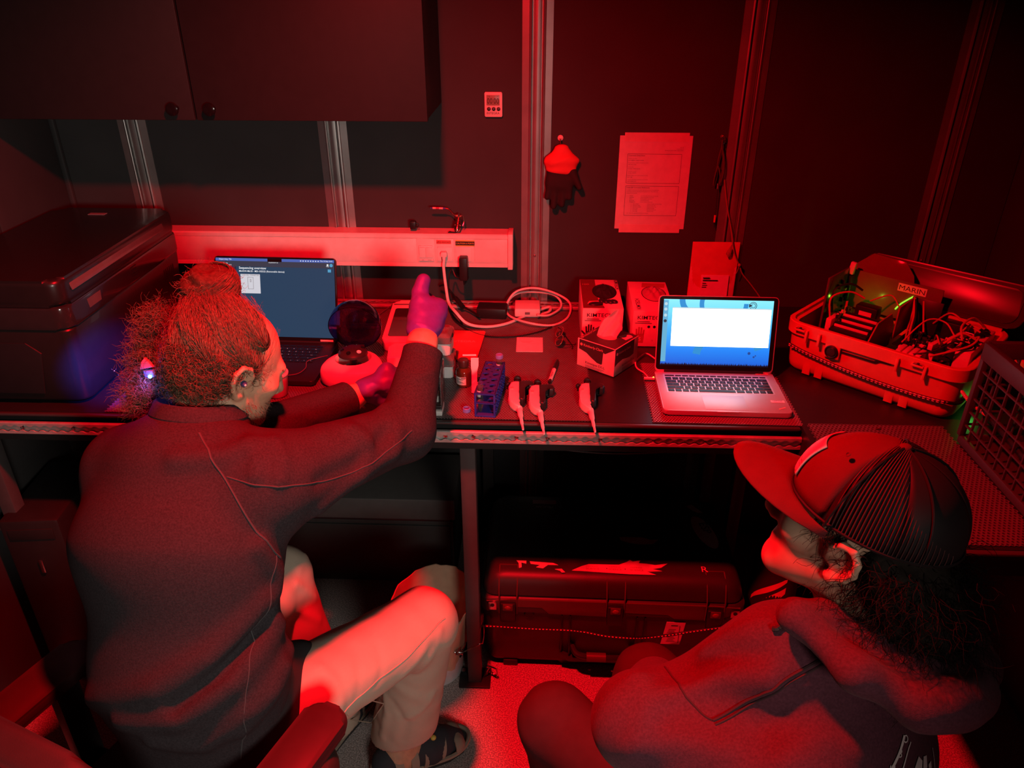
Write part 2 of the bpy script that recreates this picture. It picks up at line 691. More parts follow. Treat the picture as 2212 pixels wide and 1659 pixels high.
MB().text('INTEGRA', frame((-.001, -.0122, .0085), (1, 0, 0), (0, 0, 1)), .0062, align='C', sx=1.05).build('lettering', INK, t, 0)

# hooks
t = thing('wall_hook', 'small white round stick-on hook holding the hanging work glove', 'hook', (0.0545, 0, 1.482))
MB().lathe([(.0085, 0), (.0085, .003), (.006, .005), (.0001, .0055)], 20, (0, 0, 0), (0, -1, 0)).build('plate', WHT, t)
MB().tube([(0, -.005, -.001), (0, -.012, -.006), (0, -.017, -.004), (0, -.018, .001)], .002, 6).build('prong', WHT, t)
t = thing('wall_hook', 'little brass cup hook under the right rail holding a green cord', 'hook', (0.5365, 0, 1.489))
MB().lathe([(.006, 0), (.006, .002), (.002, .003), (.0001, .003)], 16, (0, 0, 0), (0, -1, 0)).build('plate', mat('brass', (.6, .42, .18), .3, 1.0), t)
MB().tube([(0, -.002, 0), (.002, -.012, .004), (.004, -.020, 0), (.003, -.021, -.006), (0, -.015, -.009)], .0016, 6).build('prong', mat('brass', ()), t)

# paper taped on the wall
PM = mat('sheet_paper', (0.66, 0.64, 0.65), 0.75)
t = thing('paper_sheet', 'white printed command sheet taped to the wall between two rails', 'paper sheet', (0.3415, -0.0012, 1.2060))
W2, HH = .1085, .2845
b = MB()
n = 8
vs, fs = [], []
for j in range(n + 1):
    for i in range(n + 1):
        u, v = i / n, j / n
        vs.append(((u - .5) * 2 * W2, -.0015 - .0035 * math.sin(PI * v) * (0.4 + 0.6 * u) , v * HH))
for j in range(n):
    for i in range(n):
        a = j * (n + 1) + i
        fs.append((a, a + 1, a + n + 2, a + n + 1))
b.add(vs, fs)
b.build('sheet', PM, t)


def on_sheet(x, z):
    u, v = x / (2 * W2) + .5, z / HH
    return -.0015 - .0035 * math.sin(PI * v) * (0.4 + 0.6 * u) - .0009


TAPE = mat('tape', (0.70, 0.50, 0.50), 0.35)
MB().box((.0015, -.0028, HH - .004), (.192, .0008, .026)).build('tape', TAPE, t)
MB().box((.0005, -.0028, .001), (.190, .0008, .026)).build('tape', TAPE, t)
b = MB()


def rule(x0, z0, x1, z1, w):
    if abs(x1 - x0) > abs(z1 - z0):
        m_ = 6
        for k in range(m_):
            a, c = x0 + (x1 - x0) * k / m_, x0 + (x1 - x0) * (k + 1) / m_
            b.quad((a, on_sheet(a, z0), z0 - w / 2), (c, on_sheet(c, z0), z0 - w / 2), (c, on_sheet(c, z0), z0 + w / 2), (a, on_sheet(a, z0), z0 + w / 2))
    else:
        for k in range(8):
            a, c = z0 + (z1 - z0) * k / 8, z0 + (z1 - z0) * (k + 1) / 8
            b.quad((x0 - w / 2, on_sheet(x0, a), a), (x0 + w / 2, on_sheet(x0, a), a), (x0 + w / 2, on_sheet(x0, c), c), (x0 - w / 2, on_sheet(x0, c), c))


def box_rule(x0, z0, x1, z1):
    for q in ((x0, z0, x1, z0), (x0, z1, x1, z1), (x0, z0, x0, z1), (x1, z0, x1, z1)):
        rule(*q, .0009)


box_rule(-.082, .144, .080, .231)
box_rule(-.082, .043, .080, .135)


def sheet_line(s, x, z, h, bold=False, align='L'):
    b.text(s, frame((x, on_sheet(x, z) - .0002, z), (1, 0, 0), (0, 0, 1)), h, align=align, bold=bold)


sheet_line('Rev 1.0', .083, .250, .0022, False, 'R')
sheet_line('13 September 21', .083, .2455, .0022, False, 'R')
sheet_line('Running the Survey Code on Data Streams', .083, .241, .0022, True, 'R')
sheet_line('Command Cheat Sheet', -.079, .2248, .0036, True)
for k, (a, c) in enumerate((('# log into the vehicle', 'ssh user@host  connect to system'), ('# start the server, check it is running now and ok', 'sudo service  start'),
                            ('# show status', 'run status  monitor list now'), ('# stop and restart all', 'run stop  shutdown'),
                            ('# copy a folder to the computer using secure copy', 'scp -r  logs'),
                            ('# clean up, then power everything down at the end', 'sudo shutdown now'))):
    sheet_line(a, -.079, .2165 - k * .0126, .0021)
    sheet_line(c, -.079, .2115 - k * .0126, .0023, True)
sheet_line('Useful ESP Commands (References)', -.079, .1285, .0034, True)
for k, s in enumerate(('A number of commands are useful when you connect to the application', 'and set up or test the instrument during deployment. They follow the',
                       'application, for example:')):
    sheet_line(s, -.079, .1215 - k * .0048, .0024)
for k in range(5):
    sheet_line('\u2022', -.074, .1035 - k * .0047, .0024)
    sheet_line(('(status)', '(position)', '(slots)', '(home) all', '(change) port')[k], -.068, .1035 - k * .0047, .0024, True)
    sheet_line(('prints the state of all motors on the instrument', 'shows the position of the core', 'lists the pucks in each carousel slot',
                'sends home all axes', 'move a valve to a given port'), -.038, .1035 - k * .0047, .0023) if False else sheet_line(
        ('prints the state of all motors on the unit', 'shows the position of the core', 'lists the pucks in each slot', 'sends all axes home',
         'moves a valve to a given port')[k], -.034, .1035 - k * .0047, .0023)
for k in range(6):
    sheet_line('%d.' % (k + 1), -.062, .0785 - k * .0046, .0023)
    sheet_line(('(core sample)', '(core puck load)', '(core puck unload)', '(core rinse)', '(core heat)', '(core stop)')[k], -.056, .0785 - k * .0046, .0023, True)
    sheet_line(('collects a sample with the syringe', 'loads the puck now', 'returns it to the tube', 'rinses the syringe', 'heats the puck to lyse', 'stops and waits')[k],
               -.012, .0785 - k * .0046, .0023)
sheet_line('exit   leaves the application and closes the window', -.074, .0495, .0023)
b.build('lettering', INK, t, 0)

# resealable pouch with a printed label pinned to the wall beside the right rail
PCH = mat('pouch_red', (0.66, 0.12, 0.13), 0.22, coat=0.4)
t = thing('sample_pouch', 'red clear-topped plastic pouch with white label hung on the wall behind the silver laptop', 'pouch', (0.5565, -0.016, 0.9575))
b = MB()
n = 10
vs, fs = [], []
for j in range(n + 1):
    for i in range(n + 1):
        u, v = i / n, j / n
        e = math.sin(PI * u) ** .5 * (1 - v) ** .5
        vs.append(((u - .5) * .148, -.002 - .012 * e, v * .212))
for i in range(n + 1):
    for j in (0,):
        pass
for j in range(n):
    for i in range(n):
        a = j * (n + 1) + i
        fs.append((a, a + 1, a + n + 2, a + n + 1))
N0 = len(vs)
vs += [(v[0], .002, v[2]) for v in vs]
fs += [tuple(i + N0 for i in f[::-1]) for f in fs]
b.add(vs, fs)
b.build('bag', PCH, t)
vs2 = [(v[0] * .985, v[1] - .0012, v[2] * .62) for v in vs[:N0]]
MB().add(vs2, fs[:n * n]).build('paper_insert', mat('pouch_pink', (0.74, 0.40, 0.42), 0.6), t)
b = MB().box((0.006, -.0160, .062), (.088, .0008, .090), 0, rotm(-.06))
lb = b.build('label', CARD, t)
b = MB()
for k, (x0, w_, z, h_) in enumerate(((-.033, .022, .099, .0036), (-.033, .048, .091, .0028), (-.033, .012, .081, .002), (-.033, .016, .074, .002),
                                     (-.033, .014, .067, .003), (-.033, .030, .052, .002), (-.033, .036, .046, .002), (.020, .026, .050, .002), (.012, .034, .045, .002))):
    b.box((x0 + w_ / 2, -.0168 - (z - .062) * .06, z), (w_, .0004, h_))
b.build('print', INK, lb, 0)


# ---------------------------------------------------------------- workbench
ZB = 0.949
BENM = mat('bench_black', (0.016, 0.015, 0.0155), 0.38, bump=0.05, bscale=250)
t = thing('workbench', 'long black L-shaped workbench with perforated metal edge track on black posts', 'workbench', (0, 0, 0))
b = MB()
b.prism([(-1.495, -.004), (-1.495, -.772), (.640, -.772), (.640, -1.215), (1.412, -1.215), (1.412, -.004)], ZB - .026, ZB)
b.build('worktop', BENM, t)
b = MB()
b.box((-.43, -.7785, ZB - .0035), (2.13, .013, .007), .003)
b.box((1.028, -1.2215, ZB - .0035), (.77, .013, .007), .003)
b.build('edge_strip', mat('bench_edge', (0.05, 0.045, 0.045), 0.3), t)


def track(x0, x1, h, lip=.0075, r=.0098, pitch=.0254, depth=.0085):
    """Airline track: slot with scalloped lips. Local x along, y up (height h), z out of the wall (0..depth)."""
    b = MB()
    n = int(round((x1 - x0) / pitch))
    sub = 10
    prof = []
    for i in range(n):
        for k in range(sub):
            u = (k / sub - .5) * pitch
            s = max(.0052, math.sqrt(max(0, r * r - u * u)))
            prof.append((x0 + i * pitch + k / sub * pitch, s))
    prof.append((x0 + n * pitch, prof[0][1]))
    for sg in (1, -1):
        vs, fs = [], []
        for x, s in prof:
            vs += [(x, h / 2 + sg * s, depth - .003), (x, h / 2 + sg * s, depth), (x, h / 2 + sg * (h / 2 - .002), depth), (x, h / 2 + sg * h / 2, depth - .002),
                   (x, h / 2 + sg * h / 2, 0)]
        for i in range(len(prof) - 1):
            for k in range(4):
                fs.append((i * 5 + k, i * 5 + k + 1, i * 5 + 5 + k + 1, i * 5 + 5 + k))
        b.add(vs, fs)
    b.box(((x0 + x1) / 2, h / 2, .001), (n * pitch, h - .001, .002))
    return b


def place(b, T):
    b.v = [tuple(T @ Vector(v)) for v in b.v]
    return b


TRK = mat('track_metal', (0.50, 0.49, 0.47), 0.38, 0.45, var=0.18, nscale=30)
place(track(-1.495, .640, .0335), frame((0, -.7855, ZB - .0545), (1, 0, 0), (0, 0, 1))).build('front_track', TRK, t)
rt = struct(place(track(-1.10, .20, .050, r=.0115), frame((0, -.010 - .050, ZB + .0005), (1, 0, 0), (0, 1, 0))).build('trim_7', TRK))
b = MB().box((-.43, -.762, ZB - .055), (2.13, .030, .052))
b.box((1.02, -1.18, ZB - .055), (.77, .03, .052)).box((.655, -.98, ZB - .055), (.03, .42, .052))
b.build('apron', MATB, t)
SCR = MB().lathe([(.0058, 0), (.0058, .001), (.0046, .003), (.0026, .0032), (.0023, .0015), (.0001, .0015)], 14, (0, 0, 0), (0, -1, 0)).build('screw', STEEL, t)
SCR.location = (-.156, -.788, ZB - .0378)
for x in (-1.40, -1.29, -1.16, -.265, -.05, .0265, .155, .284, .41, .54, -.225):
    s = SCR.copy()
    s.location = (x, -.788, ZB - .0378)
    COL.objects.link(s)
for x in (-.98, -.72, -.55, -.42, -.29, -.05, .06, .15):
    s = SCR.copy()
    s.rotation_euler = (-PI / 2, 0, 0)
    s.location = (x, -.035, ZB + .0025)
    s.parent = rt
    COL.objects.link(s)
POST = mat('post_black', (0.055, 0.050, 0.050), 0.45)
for x, y in ((-.176, -.735), (-1.44, -.735), (.66, -.30), (1.36, -1.16), (-.176, -.05), (.62, -.05)):
    p = MB().box((x, y, .447), (.040, .040, .886), .003).build('leg', POST, t)
    MB().box((x, y, .004), (.095, .075, .008), .002).build('foot_plate', BLK, p)
    for sx in (-1, 1):
        MB().cyl((x + sx * .037, y + .02, .008), (x + sx * .037, y + .02, .016), .008, n=6).build('foot_bolt', STEEL, p)


# perforated rubber mats: real lattices of hexagonal openings
def hexmat(w, d, pitch, rim, th, step=None):
    """Sheet w x d (origin at lower left corner) pierced by hexagonal holes."""
    dy = pitch * math.sqrt(3) / 2
    nx, ny = int(w / pitch), int(d / dy)
    i, j = np.meshgrid(np.arange(nx), np.arange(ny), indexing='ij')
    cx = ((i + .5 * (j % 2) + .25) * pitch).ravel()
    cy = ((j + .5) * dy).ravel()
    a = np.arange(6) * PI / 3 + PI / 6
    R = pitch / math.sqrt(3)
    ro, ri = R, R * (1 - rim)
    ring = lambda rr: np.stack([cx[:, None] + rr * np.cos(a), cy[:, None] + rr * np.sin(a)], -1)
    O, I = ring(ro), ring(ri)
    n = len(cx)
    V = np.concatenate([np.concatenate([O, np.full((n, 6, 1), th)], -1), np.concatenate([I, np.full((n, 6, 1), th)], -1),
                        np.concatenate([I, np.full((n, 6, 1), 0.0)], -1)], 1).reshape(-1, 3)
    base = (np.arange(n) * 18)[:, None, None]
    k = np.arange(6)
    k2 = (k + 1) % 6
    top = np.stack([k, k2, 6 + k2, 6 + k], 1)
    wall_ = np.stack([6 + k, 6 + k2, 12 + k2, 12 + k], 1)
    F = (base + np.concatenate([top, wall_])[None]).reshape(-1, 4)
    return V, F


def mat_thing(name, label, loc, rz, w, d, pitch, rim, th, m):
    V, F = hexmat(w, d, pitch, rim, th)
    me = bpy.data.meshes.new(name)
    me.from_pydata(V.tolist(), [], F.tolist())
    me.materials.append(m)
    o = bpy.data.objects.new(name, me)
    COL.objects.link(o)
    o.location = loc
    o.rotation_euler = (0, 0, rz)
    return tag(o, label, 'mat')


RUB = mat('rubber_black', (0.12, 0.105, 0.105), 0.34, bump=0.0)
RUB2 = mat('rubber_grey', (0.26, 0.235, 0.245), 0.40)
mat_thing('bench_mat', 'large black perforated rubber mat under the lab tools and cables', (-1.08, -.770, ZB), 0, 1.222, .694, .0072, .46, .0022, RUB)
mat_thing('bench_mat', 'small open-mesh mat beneath the silver laptop', (.283, -.768, ZB), -.012, .362, .330, .0072, .30, .0018, RUB2)
mat_thing('bench_mat', 'narrow perforated mat on the side bench partly hidden by the red cap', (.655, -1.205, ZB), 0, .325, .445, .0095, .42, .0018, RUB)

# ---------------------------------------------------------------- big black instrument on the left
t = thing('bench_instrument', 'large black lidded instrument standing at the left end of the bench', 'lab instrument', (-1.302, -.43, ZB))
SHB = mat('instrument_black', (0.013, 0.012, 0.012), 0.32, coat=0.15)
GLP = mat('instrument_panel', (0.022, 0.019, 0.02), 0.16, coat=0.4)
w, d = .180, .318


def rrect(w, d, r, n=5):
    p = []
    for cx, cy, a0 in ((w - r, d - r, 0), (-w + r, d - r, 90), (-w + r, -d + r, 180), (w - r, -d + r, 270)):
        for k in range(n + 1):
            a = math.radians(a0 + 90 * k / n)
            p.append((cx + r * math.cos(a), cy + r * math.sin(a)))
    return p


b = MB()
n = len(rrect(w, d, .03))
ring = []
for z, ins in ((.012, .016), (.02, .012), (.205, .004), (.212, .008)):
    ring += [(x, y, z) for x, y in rrect(w - ins, d - ins, .03)]
fs = [tuple(range(n))[::-1], tuple(range(3 * n, 4 * n))]
for j in range(3):
    for i in range(n):
        fs.append((j * n + i, j * n + (i + 1) % n, (j + 1) * n + (i + 1) % n, (j + 1) * n + i))
b.add(ring, fs)
b.build('body', SHB, t)
for sx in (-1, 1):
    for sy in (-1, 1):
        MB().cyl((sx * .13, sy * .26, 0), (sx * .13, sy * .26, .014), .016).build('foot', BLK, t)
MB().prism(rrect(w, d, .034, 6), .2125, .268, bev=.006).build('band', GLP, t)
lid = MB().prism(rrect(w - .001, d - .001, .034, 6), .2695, .336, bev=.016, seg=4).build('lid', SHB, t)
MB().box((w - .0015, -.02, .312), (.003, .50, .030), .001, rotm(0, -.28)).build('lid_window', mat('panel_grey', (0.11, 0.10, 0.10), 0.18), lid)
MB().box((-.02, .25, .3365), (.05, .018, .001)).build('badge', mat('badge_grey', (.25, .26, .28), .3), lid)
dr = MB().prism([(x * .118 + -.03, y * .070 + .105) for x, y in ((-1, -1), (.8, -1), (1, .6), (.72, 1), (-1, 1))], 0, .006,
                frame((0, -d + .009, 0), (1, 0, 0), (0, 0, 1)), .003).build('front_door', BLK, t)
MB().prism([(-.028, .006), (.028, .006), (.032, .030), (-.032, .030)], 0, .0012, frame((w - .0005, -.19, .225), (0, 1, 0), (0, 0, 1))).build(
    'screen', mat('panel_grey', ()), t)  # pale patch painted for a white reflection on the glossy band
for k in range(4):
    MB().box((w + .0008, .02, .232 + .008 * k), (.001, .03, .0022)).build('vent_slot', BLK, t)
for k in range(6):
    MB().box((w - .0065, .19 + .012 * k, .16), (.004, .005, .05)).build('vent_slot', BLK, t)

# ---------------------------------------------------------------- laptops
def keyboard(base, T, w, d, rows, gap, kmat, lmat, names):
    """keys as parts of their own, letters printed on top."""
    kh = d / len(rows)
    cache = {}
    let = MB()
    for j, row in enumerate(rows):
        tot = sum(r if not isinstance(r, tuple) else r[0] for r in row)
        x = -w / 2
        y = d / 2 - (j + .5) * kh
        for q in row:
            u, c = q if isinstance(q, tuple) else (q, '')
            kw = w * u / tot
            if c != '_':
                hh = kh * (.55 if j == 0 else 1)
                key = (round(kw, 5), j == 0)
                if key not in cache:
                    cache[key] = MB().box((0, 0, .0006), (kw - gap, hh - gap, .0014), .0004, seg=1).build('key', kmat, None)
                    k = cache[key]
                else:
                    k = cache[key].copy()
                    COL.objects.link(k)
                k.parent = base
                k.matrix_local = T @ Matrix.Translation((x + kw / 2, y, 0))
                if c:
                    let.text(c, T @ Matrix.Translation((x + kw / 2, y - .0016, 0)), .0034 if len(c) == 1 else .0017, .00135, 'C')
            x += kw
    let.build('lettering', lmat, base, 0)


KROWS = [[(1.5, 'esc')] + [1.0] * 12 + [1.0],
         [(1, c) for c in '`1234567890-='] + [(1.6, 'delete')],
         [(1.6, 'tab')] + [(1, c) for c in 'QWERTYUIOP[]\\'],
         [(1.9, 'caps')] + [(1, c) for c in "ASDFGHJKL;'"] + [(1.8, 'return')],
         [(2.45, 'shift')] + [(1, c) for c in 'ZXCVBNM,./'] + [(2.35, 'shift')],
         [(1, 'fn'), (1, 'ctrl'), (1, 'alt'), (1.25, 'cmd'), (5.2, ''), (1.25, 'cmd'), (1, 'alt'), (.95, '<'), (.95, '^'), (.95, '>')]]


def laptop(name, label, loc, rz, w, d, tilt, lidh, shell, bez, kmat, lmat, dark):
    t = thing(name, label, 'laptop', loc, rz)
    base = MB().prism(rrect(w / 2, d / 2, .011), .0035, .0165, bev=.0022).build('base', shell, t)
    for sx in (-1, 1):
        for sy in (-1, 1):
            MB().cyl((sx * w * .42, sy * d * .40, 0), (sx * w * .42, sy * d * .40, .004), .006).build('foot', BLK, t)
    kw, kd = w * (.855 if not dark else .80), d * .445
    T = Matrix.Translation((0, d * .165, .0166))
    MB().box((0, d * .165, .01655), (kw + .006, kd + .005, .0004)).build('keyboard_well', BLK if dark else shell, base)
    keyboard(base, T, kw, kd, KROWS, .0032, kmat, lmat, '')
    MB().box((0, -d * .295, .01665), (w * .335 if not dark else w * .42, d * .335, .0004), .0001).build('touchpad', shell, base)
    if not dark:
        MB().box((0, -d / 2 + .0008, .0145), (w * .17, .004, .0042), .001).build('finger_notch', shell, base)
    # lid
    c, s = math.cos(tilt), math.sin(tilt)
    H = Matrix(((1, 0, 0, 0), (0, s, -c, d / 2 - .008), (0, c, s, .0165), (0, 0, 0, 1)))   # local y runs up the lid, z faces the user
    lid = MB().prism([(x, y + lidh / 2) for x, y in rrect(w / 2, lidh / 2, .010)], -.0052, 0, H, .0015).build('lid', shell, t)
    m = .004 if dark else .0045
    bz = MB().prism([(x, y + lidh / 2 + .002) for x, y in rrect(w / 2 - m * .6, lidh / 2 - m * .8, .009)], 0, .0006, H).build('bezel', bez, lid)
    MB().cyl(H @ Vector((-w * .42, 0, -.002)), H @ Vector((w * .42, 0, -.002)), .0055, n=12).build('hinge', BLK, t)
    return t, base, lid, bz, H


SIL = mat('laptop_silver', (0.70, 0.70, 0.74), 0.55, 0.70, var=0.02)
LDK = mat('laptop_dark', (0.020, 0.020, 0.022), 0.42, 0.3)


def emis(name, col, s=1.0):
    return mat(name, (0.01, 0.01, 0.01), 0.25, var=0, emit=col, estr=s, spec=.3)


# silver laptop
t, base, lid, bz, H = laptop('laptop', 'silver laptop with a bright white and blue screen on the mesh mat', (.4699, -.6305, ZB + .002), -.0174, .314, .219, math.radians(14),
                             .206, SIL, mat('bezel_black', (.008, .008, .010), .15), BLK, mat('key_print', (.55, .55, .55), .6), False)
sw_, sh_ = .2865, .1790
y0 = .0175
scr = MB()
N = 24
vs = [(-sw_ / 2 if i % 2 == 0 else sw_ / 2, y0 + sh_ * (i // 2) / N, .0009) for i in range(2 * N + 2)]
scr.add(vs, [(2 * i, 2 * i + 1, 2 * i + 3, 2 * i + 2) for i in range(N)], H)
sm = bpy.data.materials.new('screen_gradient')
sm.use_nodes = True
nt = sm.node_tree
pb = nt.nodes['Principled BSDF']
pb.inputs['Base Color'].default_value = (.01, .01, .01, 1)
pb.inputs['Roughness'].default_value = .2
tc = nt.nodes.new('ShaderNodeTexCoord')
sx = nt.nodes.new('ShaderNodeSeparateXYZ')
rp = nt.nodes.new('ShaderNodeValToRGB')
nt.links.new(tc.outputs['Generated'], sx.inputs[0])
nt.links.new(sx.outputs['Z'], rp.inputs['Fac'])
e = rp.color_ramp.elements
e[0].position, e[0].color = 0.0, (.005, .10, .62, 1)
e[1].position, e[1].color = 1.0, (.24, .78, .92, 1)
for p, c in ((.25, (.01, .22, .85, 1)), (.6, (.06, .45, .95, 1)), (.82, (.16, .68, .93, 1))):
    q = e.new(p)
    q.color = c
nt.links.new(rp.outputs['Color'], pb.inputs['Emission Color'])
pb.inputs['Emission Strength'].default_value = 1.15
screen = scr.build('screen', sm, lid, 0)


def flat(pts, m, z=.0012, name='window', parent=None, HH_=None):
    return MB().prism(pts, z, z + .0002, HH_ if HH_ is not None else H).build(name, m, parent, 0)


X = lambda u: -sw_ / 2 + u * sw_
Y = lambda v: y0 + v * sh_
# pale arcs of the wallpaper
b = MB()
for cx, cy, r0, r1, a0, a1 in ((.55, .95, .052, .064, 150, 360), (.62, .10, .075, .095, 20, 170), (.30, 1.0, .03, .045, 180, 300)):
    vs, fs = [], []
    n = 28
    for k in range(n + 1):
        a = math.radians(a0 + (a1 - a0) * k / n)
        for r in (r0, r1):
            vs.append((min(max(X(cx) + r * math.cos(a), X(.0)), X(1)), min(max(Y(cy) + r * math.sin(a), Y(0)), Y(1)), .0010))
    for k in range(n):
        fs.append((2 * k, 2 * k + 1, 2 * k + 3, 2 * k + 2))
    b.add(vs, fs, H)
b.build('wallpaper_arc', emis('screen_arc', (.03, .36, .85), .8), screen, 0)
flat([(X(.0), Y(.06)), (X(.045), Y(.06)), (X(.045), Y(.985)), (X(0), Y(.985))], emis('screen_dock', (.16, .55, .85), .8), .0011, 'dock', screen)
for k, (v, c) in enumerate(((.93, 'w'), (.85, 'w'), (.76, 'w'), (.675, 'd'))):
    MB().lathe([(.0042, 0), (.0042, .0002), (.0001, .0002)], 14, H @ Vector((X(.022), Y(v), .0014)), H.to_3x3() @ Vector((0, 0, 1))).build(
        'icon', emis('icon_pale', (.55, .8, .9), .9) if c == 'w' else emis('icon_dark', (.05, .08, .12), .5), screen, 0)
flat([(X(.085), Y(.30)), (X(.985), Y(.30)), (X(.985), Y(.865)), (X(.085), Y(.865))], emis('screen_white', (1, .98, .98), 3.2), .0013, 'window', screen)
flat([(X(.085), Y(.865)), (X(.985), Y(.865)), (X(.985), Y(.882)), (X(.085), Y(.882))], emis('screen_bar', (.62, .80, .86), .9), .0013, 'title_bar', screen)
b = MB()
for r0, r1, a0, a1 in ((.0085, .0100, -150, 150), (.0050, .0064, -150, 150)):
    vs, fs = [], []
    for k in range(25):
        a = math.radians(a0 + (a1 - a0) * k / 24)
        for r in (r0, r1):
            vs.append((X(.815) + r * math.cos(a), Y(.925) + r * math.sin(a), .0014))
    for k in range(24):
        fs.append((2 * k, 2 * k + 1, 2 * k + 3, 2 * k + 2))
    b.add(vs, fs, H)
b.add([(X(.815) - .011, Y(.925) + .005, .0014), (X(.815) - .011, Y(.925) - .005, .0014), (X(.815) - .001, Y(.925), .0014)], [(0, 1, 2)], H)
b.build('logo', emis('icon_dark', ()), screen, 0)
b = MB()
for k, (u, v, r) in enumerate(((.815, .21, .004), (.86, .155, .0028), (.875, .175, .002))):
    b.lathe([(r, 0), (r * .6, 0.00005)], 12, H @ Vector((X(u), Y(v), .0014)), H.to_3x3() @ Vector((0, 0, 1)))
b.build('bubble', emis('bubble_blue', (.02, .10, .45), .7), screen, 0)
b = MB()
rr = random.Random(3)
for k in range(130):
    u = k / 130
    hgt = .020 + .022 * rr.random() + .02 * max(0, u - .85)
    b.add([(X(u), Y(0), .0014), (X(u + .012), Y(0), .0014), (X(u + .006 + .006 * rr.uniform(-1, 1)), Y(hgt + .014), .0014)], [(0, 1, 2)], H)
b.add([(X(0), Y(0), .00135), (X(1), Y(0), .00135), (X(1), Y(.02), .00135), (X(0), Y(.02), .00135)], [(0, 1, 2, 3)], H)
b.build('grass_silhouette', emis('grass_dark', (.004, .008, .02), .5), screen, 0)
st = MB().box((.128, .1005 - .001, .0175), (.033, .010, .0006)).build('name_sticker', mat('sticker_red', (.75, .30, .30), .5), base)
MB().text('JAZZ', frame((.128, .0972, .0180), (1, 0, 0), (0, 1, 0)), .0055, align='C', bold=True).build('lettering', INK, st, 0)
st = MB().box((.1335, -.052, .0170), (.034, .012, .0004)).build('asset_sticker', CARD, base)
b = MB().text('LAPTOP', frame((.1335, -.0515, .0174), (1, 0, 0), (0, 1, 0)), .0045, align='C', bold=True)
b.text('ASSET 0142', frame((.1335, -.0570, .0174), (1, 0, 0), (0, 1, 0)), .003, align='C')
b.build('lettering', mat('ink_purple', (.10, .03, .25), .6), st, 0)
MB().box((.1365, -.086, .0170), (.020, .004, .0004), 0, rotm(0, 0, .5)).build('tape_strip', mat('sticker_red', ()), base)
# its charging lead
t = thing('charging_lead', 'white charging lead plugged into the left side of the silver laptop', 'cable', (0, 0, 0))
P = [(.3080, -.5560, ZB + .011), (.296, -.556, ZB + .011), (0.2896, -0.5168, 0.9560), (0.2732, -0.4826, 0.9540), (0.2736, -0.4431, 0.9530), (0.2885, -0.4129, 0.9530), (0.3124, -0.3877, 0.9530), (.345, -.43, ZB + .004), (.40, -.36, ZB + .004), (.40, -.20, ZB + .004), (.34, -.12, ZB + .004)]
MB().tube(P[1:], .0021, 6).build('cord', WHT, t)
MB().cyl((.284, -.556, ZB + .011), (.3115, -.556, ZB + .011), .0042, .0042, 12).build('plug', WHT, t)
MB().box((.3085, -.556, ZB + .0158), (.003, .002, .001)).build('charge_light', mat('led_amber', (1, .5, .1), .4, emit=(1, .55, .05), estr=6), t)

# dark laptop
t, base, lid, bz, H = laptop('laptop', 'dark laptop with a teal screen behind the man with the hair bun', (-.7645, -.493, ZB + .002), -.030, .356, .248, math.radians(16),
                             .244, LDK, mat('bezel_black', ()), GLB, mat('key_lit', (.6, .6, .6), .6, emit=(.8, .85, .9), estr=.35), True)
sw_, sh_ = .346, .2245
y0 = .0145
SB = emis('screen_teal', (.006, .050, .100), 1.0)
screen = flat([(X(0), Y(0)), (X(1), Y(0)), (X(1), Y(1)), (X(0), Y(1))], SB, .0008, 'screen', lid)
flat([(X(0), Y(.965)), (X(1), Y(.965)), (X(1), Y(1)), (X(0), Y(1))], emis('screen_menu', (.06, .12, .42), 1.0), .0012, 'menu_bar', screen)
flat([(X(.44), Y(.962)), (X(.56), Y(.962)), (X(.56), Y(1.0)), (X(.44), Y(1.0))], mat('bezel_black', ()), .0015, 'camera_notch', lid)
flat([(X(0), Y(.895)), (X(1), Y(.895)), (X(1), Y(.9645)), (X(0), Y(.9645))], emis('screen_head', (.030, .042, .065), 1.0), .0012, 'header_bar', screen)
flat([(X(0), Y(.0)), (X(.17), Y(.0)), (X(.17), Y(.8935)), (X(0), Y(.8935))], emis('screen_side', (.012, .022, .05), 1.0), .0012, 'side_bar', screen)
flat([(X(0), Y(.80)), (X(.17), Y(.80)), (X(.17), Y(.85)), (X(0), Y(.85))], SB, .0015, 'menu_item', screen)
WT = emis('screen_text', (.85, .88, .92), 1.0)
b = MB()
FRM = lambda u, v: H @ Matrix.Translation((X(u), Y(v), 0))
b.text('Sequencing overview', FRM(.195, .865), .0066, .0017, bold=True)
b.text('MinION Mk1B - MD-102522 (Removable device)', FRM(.195, .828), .0047, .0017, bold=True)
b.text('MinKNOW UI', FRM(.45, .945), .0032, .0017)
b.text('Sequencing  File', FRM(.03, .977), .0040, .0017)
b.text('Experiments', FRM(.02, .927), .0040, .0017).text('System messages', FRM(.02, .908), .0040, .0017)
b.text('Start', FRM(.03, .862), .0036, .0017).text('Overview', FRM(.03, .819), .0036, .0017).text('Data', FRM(.03, .77), .0036, .0017)
b.text('Thu 14 Sep 10:41', FRM(.985, .977), .0036, .0017, 'R')
for k in range(8):
    b.lathe([(.0016, 0), (.0001, .00005)], 8, H @ Vector((X(.72 + k * .021), Y(.981), .0017)), H.to_3x3() @ Vector((0, 0, 1)))
b.lathe([(.0028, 0), (.0001, .00005)], 12, H @ Vector((X(.945), Y(.936), .0017)), H.to_3x3() @ Vector((0, 0, 1)))
b.text('Help', FRM(.945, .912), .003, .0017, 'C')
b.build('lettering', WT, screen, 0)
b = MB().lathe([(.0048, 0), (.0001, .00005)], 20, H @ Vector((X(.975), Y(.932), .0017)), H.to_3x3() @ Vector((0, 0, 1)))
b.build('avatar', emis('screen_cyan', (.07, .33, .55), 1.0), screen, 0)
